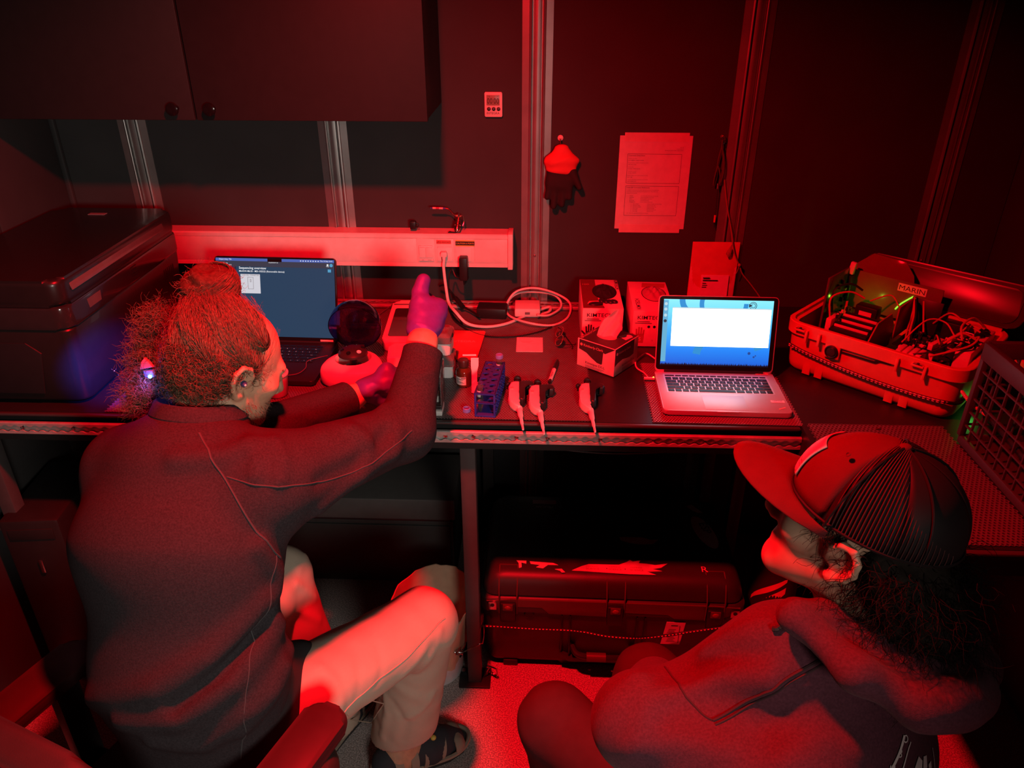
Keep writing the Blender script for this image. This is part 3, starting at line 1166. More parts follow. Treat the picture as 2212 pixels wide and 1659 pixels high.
flat([(X(.945), Y(.845)), (X(.972), Y(.845)), (X(.972), Y(.882)), (X(.945), Y(.882))], emis('screen_cyan', ()), .0015, 'button', screen)
cd = flat([(X(.205), Y(.555)), (X(.37), Y(.555)), (X(.37), Y(.80)), (X(.205), Y(.80))], emis('screen_card', (.62, .62, .68), 1.0), .0015, 'flow_cell_card', screen)
b = MB()
for x0_, x1_, v0, v1 in ((.265, .312, .61, .762), (.284, .294, .70, .735)):
    for a in ((x0_, v0, x0_ + .002, v1), (x1_ - .002, v0, x1_, v1), (x0_, v0, x1_, v0 + .003), (x0_, v1 - .003, x1_, v1)):
        b.add([(X(a[0]), Y(a[1]), .0019), (X(a[2]), Y(a[1]), .0019), (X(a[2]), Y(a[3]), .0019), (X(a[0]), Y(a[3]), .0019)], [(0, 1, 2, 3)], H)
b.text('FLOW CELL', FRM(.215, .78), .003, .0019).text('CONNECTED', FRM(.362, .78), .003, .0019, 'R')
b.build('lettering', INK, cd, 0)
st = MB().box((.030, .0045, .0006 + .0007), (.038, .0052, .0004)).build('name_sticker', mat('sticker_red', ()), lid)
st.data.transform(H @ Matrix.Translation((.115, .002, 0)))


# ---------------------------------------------------------------- lab things on the bench
ZM = ZB + .0024                                              # top of the rubber mat


def at(b, T):
    return place(b, T)


# mini centrifuge with a dark dome lid
t = thing('mini_centrifuge', 'round white mini centrifuge with its dark see-through dome lid open', 'centrifuge', (-.497, -.565, ZM), .05)
prof = []
n = 48


def cent_ring(s, z, oy=0):
    out = []
    for k in range(n):
        a = 2 * PI * k / n
        r = .082 * (1 + .10 * math.cos(3 * a + PI / 2) * (1 if math.sin(a) < 0 else .45))
        out.append((r * s * math.cos(a), r * s * math.sin(a) * .95 + oy, z))
    return out


b = MB()
rings = [cent_ring(.80, .003), cent_ring(.97, .006), cent_ring(1.0, .016), cent_ring(.985, .034), cent_ring(.95, .043, .001), cent_ring(.90, .048, .002),
         cent_ring(.74, .052, .006)]
hole = [(.049 * math.cos(2 * PI * k / n), .049 * math.sin(2 * PI * k / n) + .014, .054) for k in range(n)]
bowl = [(.044 * math.cos(2 * PI * k / n), .044 * math.sin(2 * PI * k / n) + .014, .018) for k in range(n)]
rings += [hole, bowl]
vs = sum(rings, [])
fs = [tuple(range(n))[::-1]]
for j in range(len(rings) - 1):
    for k in range(n):
        fs.append((j * n + k, j * n + (k + 1) % n, (j + 1) * n + (k + 1) % n, (j + 1) * n + k))
fs.append(tuple((len(rings) - 1) * n + k for k in range(n)))
b.add(vs, fs)
b.build('base', WHT, t)
MB().lathe([(.0085, 0), (.0085, .0015), (.007, .0022), (.0001, .0022)], 20, (-.056, -.046, .0450), (-.25, -.3, 1)).build('button', GREY, t)
rot = MB().lathe([(.020, .018), (.022, .030), (.010, .034), (.010, .058), (.020, .062), (.0395, .064), (.0385, .070), (.029, .078), (.020, .081), (.0001, .081)], 32, (0, .016, 0)).build(
    'rotor', mat('rotor_dark', (.05, .035, .035), .28, .4), t)
for k in range(6):
    a = k * PI / 3 + .3
    MB().lathe([(.0062, 0), (.0062, .0012), (.0045, .0014), (.0040, -.004), (.0001, -.004)], 14, (.0275 * math.cos(a), .016 + .0275 * math.sin(a), .0785),
               (.35 * math.cos(a), .35 * math.sin(a), 1)).build('rotor_hole', GLB if k != 5 else WHT, rot)
DOME = mat('smoked_plastic', (.28, .27, .66), .04, trans=1.0, var=0, ior=1.25, spec=.8)
b = MB()
pr = [(.0715 * math.cos(a), .072 * math.sin(a)) for a in np.linspace(0, PI / 2 - .02, 14)]
po = [(r, z) for r, z in pr] + [(.0001, .072)]
pi_ = [(r - .0018 if r > .003 else r, z * .983) for r, z in po][::-1]
b.lathe([(.0715, -.010)] + po + pi_[1:] + [(.0697, -.010)], 40, (0, 0, 0), (0, 0, 1))
D = Matrix.Translation((0, .080, .118)) @ Matrix.Rotation(math.radians(-74), 4, 'X')
at(b, D).build('dome_lid', DOME, t)
MB().box((0, .080, .048), (.040, .014, .024), .003).build('hinge', BLK, t)

# white bench reader with a dark glass top
t = thing('bench_reader', 'white tablet-like bench reader with a dark glass screen beside the raised glove', 'lab instrument', (-.388, -.260, ZM), .035)
SL = frame((0, 0, .030), (1, 0, 0), (0, 1, .06))
b = MB().prism(rrect(.070, .140, .022, 6), -.024, .010, SL, .007, 3)
b.build('case', WHT, t)
MB().prism(rrect(.0695, .1395, .0225, 6), -.0265, -.0235, SL).build('base_plate', BLK, t)
MB().prism([(x, y - .012) for x, y in rrect(.056, .092, .008)], .0101, .0112, SL).build('screen', mat('dark_screen', (.03, .025, .027), .06), t)
MB().prism([(x, y + .110) for x, y in rrect(.066, .004, .003)], .0095, .0105, SL).build('seam', GREY, t)
MB().prism([(x, y - .132) for x, y in rrect(.05, .002, .001)], -.008, .0, SL).build('front_slot', GREY, t)

# small white box behind the arm
t = thing('tube_carton', 'small white open-top carton between the dome lid and the raised sleeve', 'box', (-.378, -.452, ZM), .12)
b = MB().prism([(-.045, -.045), (.045, -.045), (.045, .030), (.030, .050), (-.030, .050), (-.045, .030)], 0, .030, bev=.002)
b.build('body', CARD, t)
MB().prism([(-.036, -.036), (.036, -.036), (.036, .026), (.024, .040), (-.024, .040), (-.036, .026)], .0302, .0312).build('lid', WHT, t)
t = thing('paper_cup', 'white plastic beaker peeking out in front of the man\'s chin', 'beaker', (-0.6752, -0.6660, 0.9514))
MB().lathe([(.024, 0), (.027, .004), (.033, .060), (.0335, .062), (.0318, .062), (.0300, .050), (.0250, .004), (.0001, .003)], 28).build('cup', WHT, t)
MB().lathe([(.0325, .058), (.0350, .060), (.0350, .064), (.0325, .066)], 28).build('rim', WHT, t)

# clear tray with a black knob under the lower glove
t = thing('gel_tray', 'frosted clear tray with a small black knob under the lower glove', 'tray', (-.425, -.728, ZM), .10)
FRO = mat('frosted_clear', (.62, .62, .60), .35, trans=.55, ior=1.2)
b = MB()
b.box((0, 0, .003), (.165, .080, .006), .002)
b.build('base', FRO, t)
for c, s_ in (((0, .0385, .019), (.165, .004, .034)), ((0, -.0385, .019), (.165, .004, .034)), ((-.0805, 0, .019), (.004, .073, .034)), ((.0805, 0, .019), (.004, .073, .034))):
    MB().box(c, s_, .001).build('wall_plate', FRO, t)
MB().box((0, 0, .0375), (.163, .078, .003), .001).build('lid', FRO, t)
MB().lathe([(.007, 0), (.0075, .002), (.0075, .008), (.006, .010), (.0001, .010)], 18, (.02, .012, .039)).build('knob', BLK, t)
b = MB().prism([(-.05, .010), (-.03, .002), (-.01, .008), (0, .030), (-.045, .034)], .0392, .0425)
b.build('tissue_scrap', PAPER, t)

# two racks of pipette tips, stacked
TIPC = mat('tip_clear', (.90, .84, .82), .10, trans=.85, ior=1.10)


def tip_box(name, label, loc, rz, k):
    t = thing(name, label, 'tip box', loc, rz, 'stacked pipette tip boxes')
    w, d = .058, .041
    MB().prism(rrect(w - .003, d - .003, .008), 0, .034, bev=.002).build('base', WHT, t)
    MB().prism(rrect(w, d, .008), .0342, .0375, bev=.001).build('rim', TIPC, t)
    MB().prism(rrect(w - .004, d - .004, .006), .0377, .0392).build('deck', mat('tip_deck', (.74, .70, .68), .5), t)
    first = None
    for i in range(12):
        for j in range(8):
            x, y = -.0495 + i * .009, -.0315 + j * .009
            if first is None:
                first = MB().lathe([(.0027, 0), (.0033, .007), (.0033, .012), (.0024, .012), (.0020, .003)], 8, (0, 0, .0385)).build('pipette_tip', WHT, t)
                o = first
            else:
                o = first.copy()
                COL.objects.link(o)
            o.location = (x, y, 0)
    ls = [rrect(w - .0005, d - .0005, .007), rrect(w - .001, d - .001, .007), rrect(w - .010, d - .010, .006)]
    zs = (.0378, .0520, .0600)
    n = len(ls[0])
    vs = [(x, y, z) for l, z in zip(ls, zs) for x, y in l]
    fs = [tuple(range(2 * n, 3 * n))]
    for q in range(2):
        for i in range(n):
            fs.append((q * n + i, q * n + (i + 1) % n, (q + 1) * n + (i + 1) % n, (q + 1) * n + i))
    MB().add(vs, fs).build('lid', TIPC, t)
    MB().box((w + .0005, .0, .044), (.002, .014, .008), .0008).build('latch', BLK, t)
    b = MB()
    for q in range(5):
        b.box((w - .0046, -.020 + q * .010, .0562), (.0009, .006, .0012), 0, rotm(0, .7, 0))
    lb = MB().box((0, -d + .001, .017), (.08, .001, .022), .0003).build('label_panel', PAPER, t)
    MB().text('TIPS 200', frame((-.03, -d + .0003, .013), (1, 0, 0), (0, 0, 1)), .006).build('lettering', mat('ink_red', (.4, .03, .05)), lb, 0)
    return t


tip_box('tip_box', 'lower tip box with a white base standing on the mat behind the amber bottle', (-.284, -.520, ZM), .02, 0)
tip_box('tip_box', 'upper tip box with clear lid stacked on the other tip box', (-.290, -.505, ZM + .0610), -.03, 1)

# clear acrylic stand
ACR = mat('acrylic', (.85, .85, .85), .05, trans=.92, var=0, ior=1.08)
t = thing('acrylic_stand', 'tall clear acrylic stand with a white foot next to the raised sleeve', 'stand', (-.266, -.735, ZM), .0)
MB().box((.010, 0, .0065), (.042, .050, .013), .001).build('foot', mat('foot_white', (.60, .60, .58), .5), t)
MB().box((.008, .030, .0245), (.038, .030, .018), .001).build('block', mat('foot_white', ()), t)
MB().box((.010, -.012, .0185), (.040, .010, .010), .001).build('clip', BLK, t)
MB().cyl((.012, -.020, .020), (.012, -.014, .020), .004, n=12).build('screw', mat('brass', ()), t)
MB().box((.029, .02, .066), (.0025, .075, .105), .0006).build('side_wall', ACR, t)
MB().box((-.012, .02, .066), (.0025, .075, .105), .0006).build('side_wall', ACR, t)
MB().box((.0085, .056, .066), (.0385, .0025, .105), .0006).build('back_wall', ACR, t)
b = MB().text('Biotech', frame((-.004, -.0253, .005), (1, 0, 0), (0, 0, 1)), .0045)
b.build('lettering', INK, t, 0)

# red booklet
t = thing('booklet', 'flat red booklet with white lettering lying behind the tip boxes', 'booklet', (-.2065, -.352, ZM), 0)
q = [(-.062, -.098), (.0290, -.094), (.0335, -.090), (.0450, .092), (.0400, .098), (-.058, .098)]
MB().prism(q, 0, .006, bev=.0008).build('cover', mat('booklet_red', (.55, .05, .06), .4), t)
MB().prism([(x * .97, y * .985) for x, y in q], -.0001, .0045).build('pages', PAPER, t)
MB().text('INTEGRA', frame((.0200, .0130, .0063), (1, 0, 0), (0, 1, 0)), .0125, align='R').build('lettering', mat('lettering_pale', (.80, .45, .45)), t, 0)

# amber bottle
t = thing('reagent_bottle', 'amber screw-cap bottle with a white label left of the blue tube rack', 'bottle', (-.1965, -.592, ZM))
AMB = mat('amber_glass', (.10, .028, .012), .10, coat=.6)
MB().lathe([(.0001, 0), (.0180, 0), (.0205, .002), (.0205, .040), (.0190, .045), (.0120, .052), (.0105, .056)], 32).build('body', AMB, t)
cp = MB().lathe([(.0130, .055), (.0138, .056), (.0138, .0725), (.0128, .0745), (.0001, .0750)], 32).build('cap', mat('cap_brown', (.05, .02, .018), .35), t)
b = MB()
for k in range(32):
    a = 2 * PI * k / 32
    b.box((.0138 * math.cos(a), .0138 * math.sin(a), .064), (.0009, .0009, .014), 0, rotm(0, 0, a))
o = b.build('ribs', mat('cap_brown', ()), cp)
o['kind'] = 'stuff'
MB().lathe([(.0207, .008), (.0207, .031)], 24, (0, 0, 0), (0, 0, 1), -PI * 1.02, PI * .12).build('label', CARD, t)
b = MB()
for z, a0, wd, h_ in ((.0275, .5, .6, .0018), (.0250, -.2, 1.2, .0010), (.0230, -.2, 1.0, .0010), (.0195, -.2, .3, .0010), (.0165, -.2, .9, .0012), (.0135, -.2, 1.1, .0010)):
    c0 = -PI / 2 - .75 + a0
    vs, fs = [], []
    for k in range(9):
        a = c0 + wd * k / 8
        for zz in (z, z + h_):
            vs.append((.0209 * math.cos(a), .0209 * math.sin(a), zz))
    for k in range(8):
        fs.append((2 * k, 2 * k + 2, 2 * k + 3, 2 * k + 1))
    b.add(vs, fs)
b.build('print', INK, t, 0)

# blue tube rack
BLU = mat('rack_blue', (.030, .040, .34), .38)
t = thing('tube_rack', 'blue plastic tube rack with two rows of holes near the bench edge', 'tube rack', (-.129, -.762, ZM), -.165 * 0 - .09)
RW, RL, RH = .052, .178, .066


def holed_plate(w, l, z, th, cols, rows, r, m_, name, par):
    """Plate with round holes, made of hole cells."""
    b = MB()
    cw, cl = w / cols, l / rows
    K = 20
    for i in range(cols):
        for j in range(rows):
            cx, cy = -w / 2 + (i + .5) * cw, (j + .5) * cl
            O, I = [], []
            for k in range(K):
                a = 2 * PI * k / K + PI / K
                c, s_ = math.cos(a), math.sin(a)
                q = min(cw / 2 / max(abs(c), 1e-6), cl / 2 / max(abs(s_), 1e-6))
                O.append((cx + q * c, cy + q * s_))
                I.append((cx + r * c, cy + r * s_))
            vs = [(x, y, z) for x, y in O] + [(x, y, z) for x, y in I] + [(x, y, z - th) for x, y in I] + [(x, y, z - th) for x, y in O]
            fs = []
            for k in range(K):
                k2 = (k + 1) % K
                for q in range(3):
                    fs.append((q * K + k, q * K + k2, (q + 1) * K + k2, (q + 1) * K + k))
            b.add(vs, fs)
    for c, s_ in (((0, .0006, z - th / 2), (w, .0012, th)), ((0, l - .0006, z - th / 2), (w, .0012, th)), ((-w / 2 + .0006, l / 2, z - th / 2), (.0012, l, th)),
                  ((w / 2 - .0006, l / 2, z - th / 2), (.0012, l, th))):
        b.box(c, s_)
    return b.build(name, m_, par)


holed_plate(RW, RL, RH, .004, 2, 6, .0086, BLU, 'top_plate', t)
holed_plate(RW, RL, RH - .026, .003, 2, 6, .0086, BLU, 'middle_plate', t)
MB().box((0, RL / 2, .0025), (RW, RL, .005), .001).build('base_plate', BLU, t)
for y in (.0025, RL - .0025):
    for sx in (-1, 1):
        MB().box((sx * (RW / 2 - .0025), y, RH / 2), (.005, .005, RH - .008), .001).build('corner_post', BLU, t)
nub = None
for j in range(12):
    for z in (.012, .030, .048):
        if nub is None:
            nub = MB().ell((0, 0, 0), (.0028, .0028, .0028), nu=10, nv=6).build('side_nub', BLU, t)
            o = nub
        else:
            o = nub.copy()
            COL.objects.link(o)
        o.location = (RW / 2 - .0005, .012 + j * .014, z)
for j in range(7):
    MB().box((RW / 2 - .0018, .004 + j * (RL - .008) / 6, RH / 2), (.003, .003, RH - .006)).build('rib', BLU, t)
RT = Matrix.Translation(t.location) @ Matrix.Rotation(t.rotation_euler[2], 4, 'Z')
TUBE = mat('clear_tube', (.93, .93, .93), .05, trans=.95, var=0, ior=1.06)
CAPL = mat('cap_lavender', (.20, .22, .62), .4)


def tube_thing(label, pos, dz, capped):
    t = thing('conical_tube', label, 'tube', pos, 0)
    MB().lathe([(.0001, 0), (.0022, .001), (.0074, .020), (.0078, .082), (.0070, .082), (.0066, .022), (.0015, .0025), (.0001, .0022)], 24).build('tube', TUBE, t)
    MB().lathe([(.0080, .046), (.0080, .063)], 16, (0, 0, 0), (0, 0, 1), -PI * .75, PI * .05).build('label', CARD, t)
    MB().lathe([(.0001, .003), (.0020, .0045), (.0055, .018), (.0058, .022), (.0001, .022)], 20).build('liquid', mat('liquid', (.75, .72, .72), .05, trans=.8, ior=1.2), t)
    if capped:
        screw_cap(t, .078)
    return t


def screw_cap(par, z):
    c = MB().lathe([(.0085, 0), (.0092, .0008), (.0092, .0102), (.0086, .0112), (.0072, .0112), (.0070, .0100), (.0001, .0100)], 28, (0, 0, z)).build('cap', CAPL, par)
    b = MB()
    for k in range(28):
        a = 2 * PI * k / 28
        b.box((.0092 * math.cos(a), .0092 * math.sin(a), z + .005), (.0008, .0008, .008), 0, rotm(0, 0, a))
    b.build('ribs', CAPL, c)['kind'] = 'stuff'


tube_thing('open clear conical tube with white label standing in the front of the blue rack', RT @ Vector((-.013, .0148, .0055)), 0, False)
tube_thing('clear tube with a lavender screw cap standing at the back of the blue rack', RT @ Vector((.013, .1632, .0055)), 0, True)
t = thing('loose_screw_lid', 'loose lavender screw cap lying on the mat left of the blue rack', 'cap', (-.1765, -.735, ZM))
MB().lathe([(.0092, 0), (.0094, .0008), (.0094, .0105), (.0086, .0112), (.0076, .0112), (.0076, .0020), (.0001, .0018)], 28).build('cap', CAPL, t)
b = MB()
for k in range(30):
    a = 2 * PI * k / 30
    b.box((.0094 * math.cos(a), .0094 * math.sin(a), .0055), (.0008, .0008, .009), 0, rotm(0, 0, a))
b.build('ribs', CAPL, t)['kind'] = 'stuff'
MB().lathe([(.0062, .002), (.0058, .0068), (.0050, .0068), (.0050, .002)], 20).build('seal_ring', CAPL, t)

# spatula behind the rack
t = thing('plastic_spatula', 'white plastic scoop leaning behind the left side of the blue rack', 'scoop', (-.165, -.640, ZM), .0)
b = MB().prism([(-.007, 0), (.007, 0), (.007, .055), (.011, .072), (.011, .092), (-.009, .092), (-.009, .072), (-.007, .055)], 0, .0018,
               frame((0, 0, .001), (1, .05, 0), (0, .55, .83)))
b.build('blade', WHT, t)
MB().box((-.016, .058, .082), (.036, .0016, .005), .0005, rotm(0, 0, .05)).build('cross_bar', WHT, t)

# white instruction card
t = thing('info_card', 'white printed card lying flat on the mat below the cable loop', 'card', (-.0265, -.337, ZM), .01)
MB().box((0, 0, .0007), (.0775, .0985, .0014)).build('card', CARD, t)
b = MB().text('INTEGRA', frame((-.030, .035, .0015), (1, 0, 0), (0, 1, 0)), .0058)
for k in range(3):
    b.box((-.010, .024 - k * .006, .0015), (.040 - .008 * k, .0010, .0002))
b.build('print', mat('ink_rose', (.55, .20, .22)), t, 0)

# spectacles
t = thing('spectacles', 'thin red-rimmed spectacles lying folded open on the mat', 'spectacles', (.062, -.315, ZM + .001), .10)
SPM = mat('spectacle_frame', (.50, .16, .12), .25, .6)
for k, (cx, cy, rz_) in enumerate(((-.004, -.025, 0), (.004, .035, .1))):
    pts = [(cx + .0105 * math.cos(a) * (1 + .15 * math.sin(a)), cy + .026 * math.sin(a), .016 + .012 * math.cos(a)) for a in np.linspace(0, 2 * PI, 16, False)]
    rm = MB().tube(pts, .0011, 6, True, 2).build('rim', SPM, t)
    c = Vector((cx, cy, .016))
    MB().add([c] + pts, [(0, i + 1, (i + 1) % 16 + 1) for i in range(16)]).build('lens', mat('lens', (.9, .9, .9), .03, trans=.97, ior=1.02, var=0), rm)
MB().tube([(-.003, .000, .022), (.001, .006, .026), (.003, .010, .022)], .001, 6).build('bridge', SPM, t)
MB().tube([(-.002, -.051, .016), (.010, -.050, .014), (.040, -.030, .004), (.046, -.012, .0015)], .0012, 6).build('temple', GLB, t)
MB().tube([(.002, .061, .020), (.012, .050, .015), (.024, .010, .006), (.034, -.035, .0015), (.030, -.052, .0015)], .0012, 6).build('temple', GLB, t)

# marker pen
t = thing('marker_pen', 'white-barrelled marker pen with a black cap pointing to the pipettes', 'pen', (.0420, -.520, ZM), 0)
A, B_ = Vector((-.0115, -.063, .006)), Vector((.0125, .070, .006))
ax = (B_ - A).normalized()
MB().cyl(A + ax * .012, A + ax * .075, .0054, .0058, 18).build('barrel', CARD, t)
MB().lathe([(.0040, 0), (.0048, .001), (.0048, .012)], 16, A, ax).build('end_plug', BLK, t)
MB().lathe([(.0060, 0), (.0060, .030), (.0050, .048), (.0032, .060), (.0001, .061)], 18, A + ax * .075, ax).build('cap', BLK, t)
MB().text('Sharpie', frame(A + ax * .022 + Vector((.0028, 0, .0061)), ax, Vector((-1, .2, 0))), .0068).build('lettering', INK, t, 0)

# three manual pipettes lying over the edge
PBLK = mat('grip_black', (.018, .016, .018), .42)
t0 = None


def pipette(label, loc, rz, tilt=0.0):
    global t0
    if t0 is not None:
        r = dup(t0, loc, rz, label)
        return r
    t = thing('pipette', label, 'pipette', loc, rz, 'pipettes lying at the bench edge')
    MB().prism([(-.020, -.018), (-.014, .004), (-.004, .010), (.008, .010), (.008, -.050), (.010, -.084), (.006, -.098), (.010, -.104), (.012, -.118), (.006, -.124),
                (-.004, -.112), (-.014, -.096), (-.020, -.082), (-.018, -.064)], .003, .024, bev=.004, seg=3).build('body', WHT, t)
    MB().prism([(.0075, .008), (.016, .011), (.034, .012), (.044, .006), (.047, -.006), (.042, -.016), (.034, -.017), (.030, -.008), (.024, -.010), (.023, -.030), (.0235, -.078),
                (.018, -.090), (.010, -.088), (.007, -.050)], .001, .026, bev=.005, seg=3).build('grip', PBLK, t)
    MB().lathe([(.0080, 0), (.0082, .016), (.0060, .020), (.0060, .026), (.0095, .027), (.0100, .034), (.0080, .040), (.0001, .041)], 22, (.003, .006, .0135),
               (0, 1, 0)).build('plunger', BLK, t)
    MB().lathe([(.0050, 0), (.0050, .010), (.0075, .012), (.0070, .018), (.0001, .019)], 18, (-.0145, -.006, .0135), (-.45, 1, 0)).build('ejector_button', BLK, t)
    MB().box((-.0105, -.030, .0243), (.008, .012, .0012), .0005).build('volume_window', mat('window_pink', (.6, .4, .4), .2), t)
    sh = MB().lathe([(.0078, 0), (.0070, .020), (.0062, .040), (.0042, .046), (.0040, .072), (.0030, .074), (.0026, .098), (.0001, .1)], 20, (.0085, -.112, .0120),
                    (.10, -1, -.035)).build('shaft', WHT, t)
    MB().lathe([(.0081, .0), (.0081, .006), (.0078, .007)], 20, (.0085, -.113, .0120), (.10, -1, -.035)).build('collar', WHT, sh)
    t0 = t
    return t


pipette('left white and black pipette of the close pair, beside the blue rack', (-.0565, -.622, ZM), .025)
pipette('right-hand pipette of the close pair lying below the marker pen', (-.0035, -.640, ZM), .010)
pipette('single pipette lying apart, nearest the silver laptop', (.1265, -.625, ZM), -.035)

# glove boxes
GR = mat('print_grey', (.030, .028, .035), .5)


def glove_box(label, loc, rz, size, dark):
    t = thing('glove_box', label, 'box', loc, rz)
    w, d, h = .118, .240, .112
    MB().box((0, d / 2, h / 2), (w, d, h), .0012).build('carton', CARD, t)
    F = lambda x, z: frame((x, -.0006, z), (1, 0, 0), (0, 0, 1))
    b = MB().text('KIMTECH', F(-.046, .086), .0115, bold=True, sx=1.12)
    for k in range(2):
        b.box((-.028, -.0006, .079 - .005 * k), (.036 + .012 * k, .0003, .0016))
    if not dark:
        for k in range(3):
            b.lathe([(.0042, 0), (.0042, .0003), (.0030, .0003), (.0030, 0)], 14, (-.012 + k * .016, -.0003, .063), (0, -1, 0))
    b.text(size + ('' if dark else ''), F(.030 if dark else .0, .018), .004)
    b.build('lettering', GR, t, 0)
    # printed hand outline with the size letter
    hm = GR if dark else mat('print_rose', (.40, .10, .12), .5)
    hb = MB()
    cx, cz = -.036, .030
    hb.prism([(cx - .010, cz - .018), (cx + .010, cz - .018), (cx + .012, cz), (cx + .0115, cz + .010), (cx - .0115, cz + .010), (cx - .012, cz)], 0, .0004, frame((0, -.0002, 0), (1, 0, 0), (0, 0, 1)))
    for k, (dx, hh) in enumerate(((-.0095, .018), (-.0032, .024), (.0032, .023), (.0095, .016))):
        hb.prism([(cx + dx - .0025, cz + .008), (cx + dx + .0025, cz + .008), (cx + dx * 1.15 + .0022, cz + .008 + hh), (cx + dx * 1.15 - .0022, cz + .008 + hh)], 0, .0004,
                 frame((0, -.0002, 0), (1, 0, 0), (0, 0, 1)))
    hb.prism([(cx - .011, cz - .008), (cx - .011, cz + .002), (cx - .023, cz + .014), (cx - .025, cz + .010)][::-1], 0, .0004, frame((0, -.0002, 0), (1, 0, 0), (0, 0, 1)))
    ho = hb.build('hand_print', hm, t, 0)
    MB().text(size, frame((cx, -.0010, cz - .012), (1, 0, 0), (0, 0, 1)), .012, align='C', bold=True).build('lettering', CARD, ho, 0)
    # top print
    T = lambda x, y: frame((x, y, h + .0006), (1, 0, 0), (0, 1, 0))
    if dark:
        tp = MB().prism([(-w / 2 + .001, .003), (.004, .003), (.004, .014), (-.010, .06), (-.012, .12), (-.012, d - .003), (-w / 2 + .001, d - .003)], h, h + .0004).build('top_print', mat('print_maroon', (.16, .02, .03), .45), t, 0)
    else:
        tp = MB().prism([(-.02, .19), (.05, .19), (.055, .225), (-.015, .228)], h, h + .0004).build('top_print', mat('print_rose', ()), t, 0)
    ov = MB()
    pts = [(.012 + .037 * math.cos(a), .135 + .062 * math.sin(a)) for a in np.linspace(0, 2 * PI, 28, False)]
    ov.prism(pts, h + .0004, h + .0009)
    op = ov.build('opening', GLB, t, 0)
    # crumpled gloves showing in the opening
    g = MB()
    n = 16
    vs, fs = [], []
    rr = random.Random(5 if dark else 9)
    for j in range(n + 1):
        for i in range(n + 1):
            u, v = i / n * 2 - 1, j / n * 2 - 1
            q = max(math.sqrt(u * u + v * v) / max(abs(u), abs(v), 1e-6), 1e-6)
            x, y = u / q, v / q
            rr2 = x * x + y * y
            vs.append((.012 + .035 * x, .135 + .059 * y, h + .001 + .012 * (1 - rr2) + .004 * math.sin(9 * x + 4 * y) * (1 - rr2) + .003 * math.sin(13 * y - 5 * x) * (1 - rr2)))
    for j in range(n):
        for i in range(n):
            a = j * (n + 1) + i
            fs.append((a, a + 1, a + n + 2, a + n + 1))
    g.add(vs, fs)
    g.build('gloves', mat('nitrile_black', (.02, .018, .03), .35) if dark else mat('nitrile_rose', (.45, .30, .36), .4), t)
    if dark:
        MB().text('KIMTECH', frame((.048, d - .004, h + .0006), (0, -1, 0), (1, 0, 0)), .0125, bold=True, sx=1.1).build('lettering', GR, t, 0)
        MB().text('100', frame((-.052, d - .050, h + .0008), (1, 0, 0), (0, 1, 0)), .011).build('lettering', mat('print_bright', (.7, .25, .25)), t, 0)
        # loose gloved fingers hanging out on top
        b = MB()
        for k, (x, y) in enumerate(((-.002, .052), (.010, .047), (.022, .044), (.034, .046))):
            b.ell((x, y, h + .004), (.009, .013, .006), rotm(0, 0, .3 * k), 12, 8)
        b.ell((-.02, .030, h + .003), (.022, .012, .004), rotm(0, 0, .1), 16, 8)
        b.build('glove_fingers', mat('nitrile_black', ()), t)
        MB().prism([(-.044, .034), (-.038, .052), (-.006, .056), (-.004, .034), (-.030, .026)][::-1], h + .0004, h + .0030, bev=.001).build('glove_cuff', mat('cuff_pale', (.70, .35, .36), .4), t)
    else:
        MB().text('KIMTECH', frame((-.036, .012, h + .0006), (0, 1, 0), (-1, 0, 0)), .0125, bold=True, sx=1.1).build('lettering', GR, t, 0)
    return t


glove_box('black and white printed carton of black gloves behind the tissue box', (.185, -.322, ZM), .0, 'L', True)
glove_box('plain white carton of pale gloves half hidden by the silver laptop', (.330, -.336, ZB + .0024), -.02, 'S', False)

# tissue box
t = thing('tissue_box', 'black and white tissue box with a tissue standing up, left of the silver laptop', 'tissue box', (.192, -.452, ZB + .0026), -.655)
w, d, h = .122, .118, .082
DK = mat('print_dark', (.050, .048, .046), .45)
MB().box((0, 0, h / 2), (w, d, h), .0012).build('carton', CARD, t)
MB().box((0, 0, h + .0003), (w - .004, d - .004, .0007)).build('top_print', DK, t)
F = frame((0, -d / 2 - .0005, 0), (1, 0, 0), (0, 0, 1))
MB().prism([(-.055, .052), (-.044, .050), (-.030, .046), (-.014, .036), (.006, .026), (.020, .025), (.022, .028), (.024, .062), (.030, .060), (.0605, .0810), (-.055, .081)], 0, .0004, F).build('side_print', DK, t, 0)
FS = frame((w / 2 + .0005, 0, 0), (0, 1, 0), (0, 0, 1))
MB().prism([(-.058, .030), (-.045, .036), (-.02, .040), (.0, .036), (.018, .034), (.036, .037), (.036, .081), (-.058, .081)], 0, .0004, FS).build('side_print', DK, t, 0)
LP = mat('lettering_pink', (.70, .38, .36), .6)
b = MB().text('Kimberly-Clark', F @ Matrix.Translation((-.040, .064, .0007)), .0072, bold=True)
b.text('Kimberly-Clark', FS @ Matrix.Translation((-.040, .062, .0007)), .0065, bold=True)
b.text('Kimberly-Clark', frame((-.050, -.045, h + .0009), (0, 1, 0), (-1, 0, 0)), .0072, bold=True)
for T in (F @ Matrix.Translation((-.0475, .0675, .0006)), FS @ Matrix.Translation((-.049, .065, .0006)), frame((-.053, -.050, h + .0008), (0, 1, 0), (-1, 0, 0))):
    b.lathe([(.0042, 0), (.0042, .0003), (.0030, .0003), (.0030, 0)], 16, T.translation, T.to_3x3() @ Vector((0, 0, 1)))
b.build('lettering', LP, t, 0)
b = MB().text('Kimwipes EX-L', F @ Matrix.Translation((-.032, .014, .0006)), .0072)
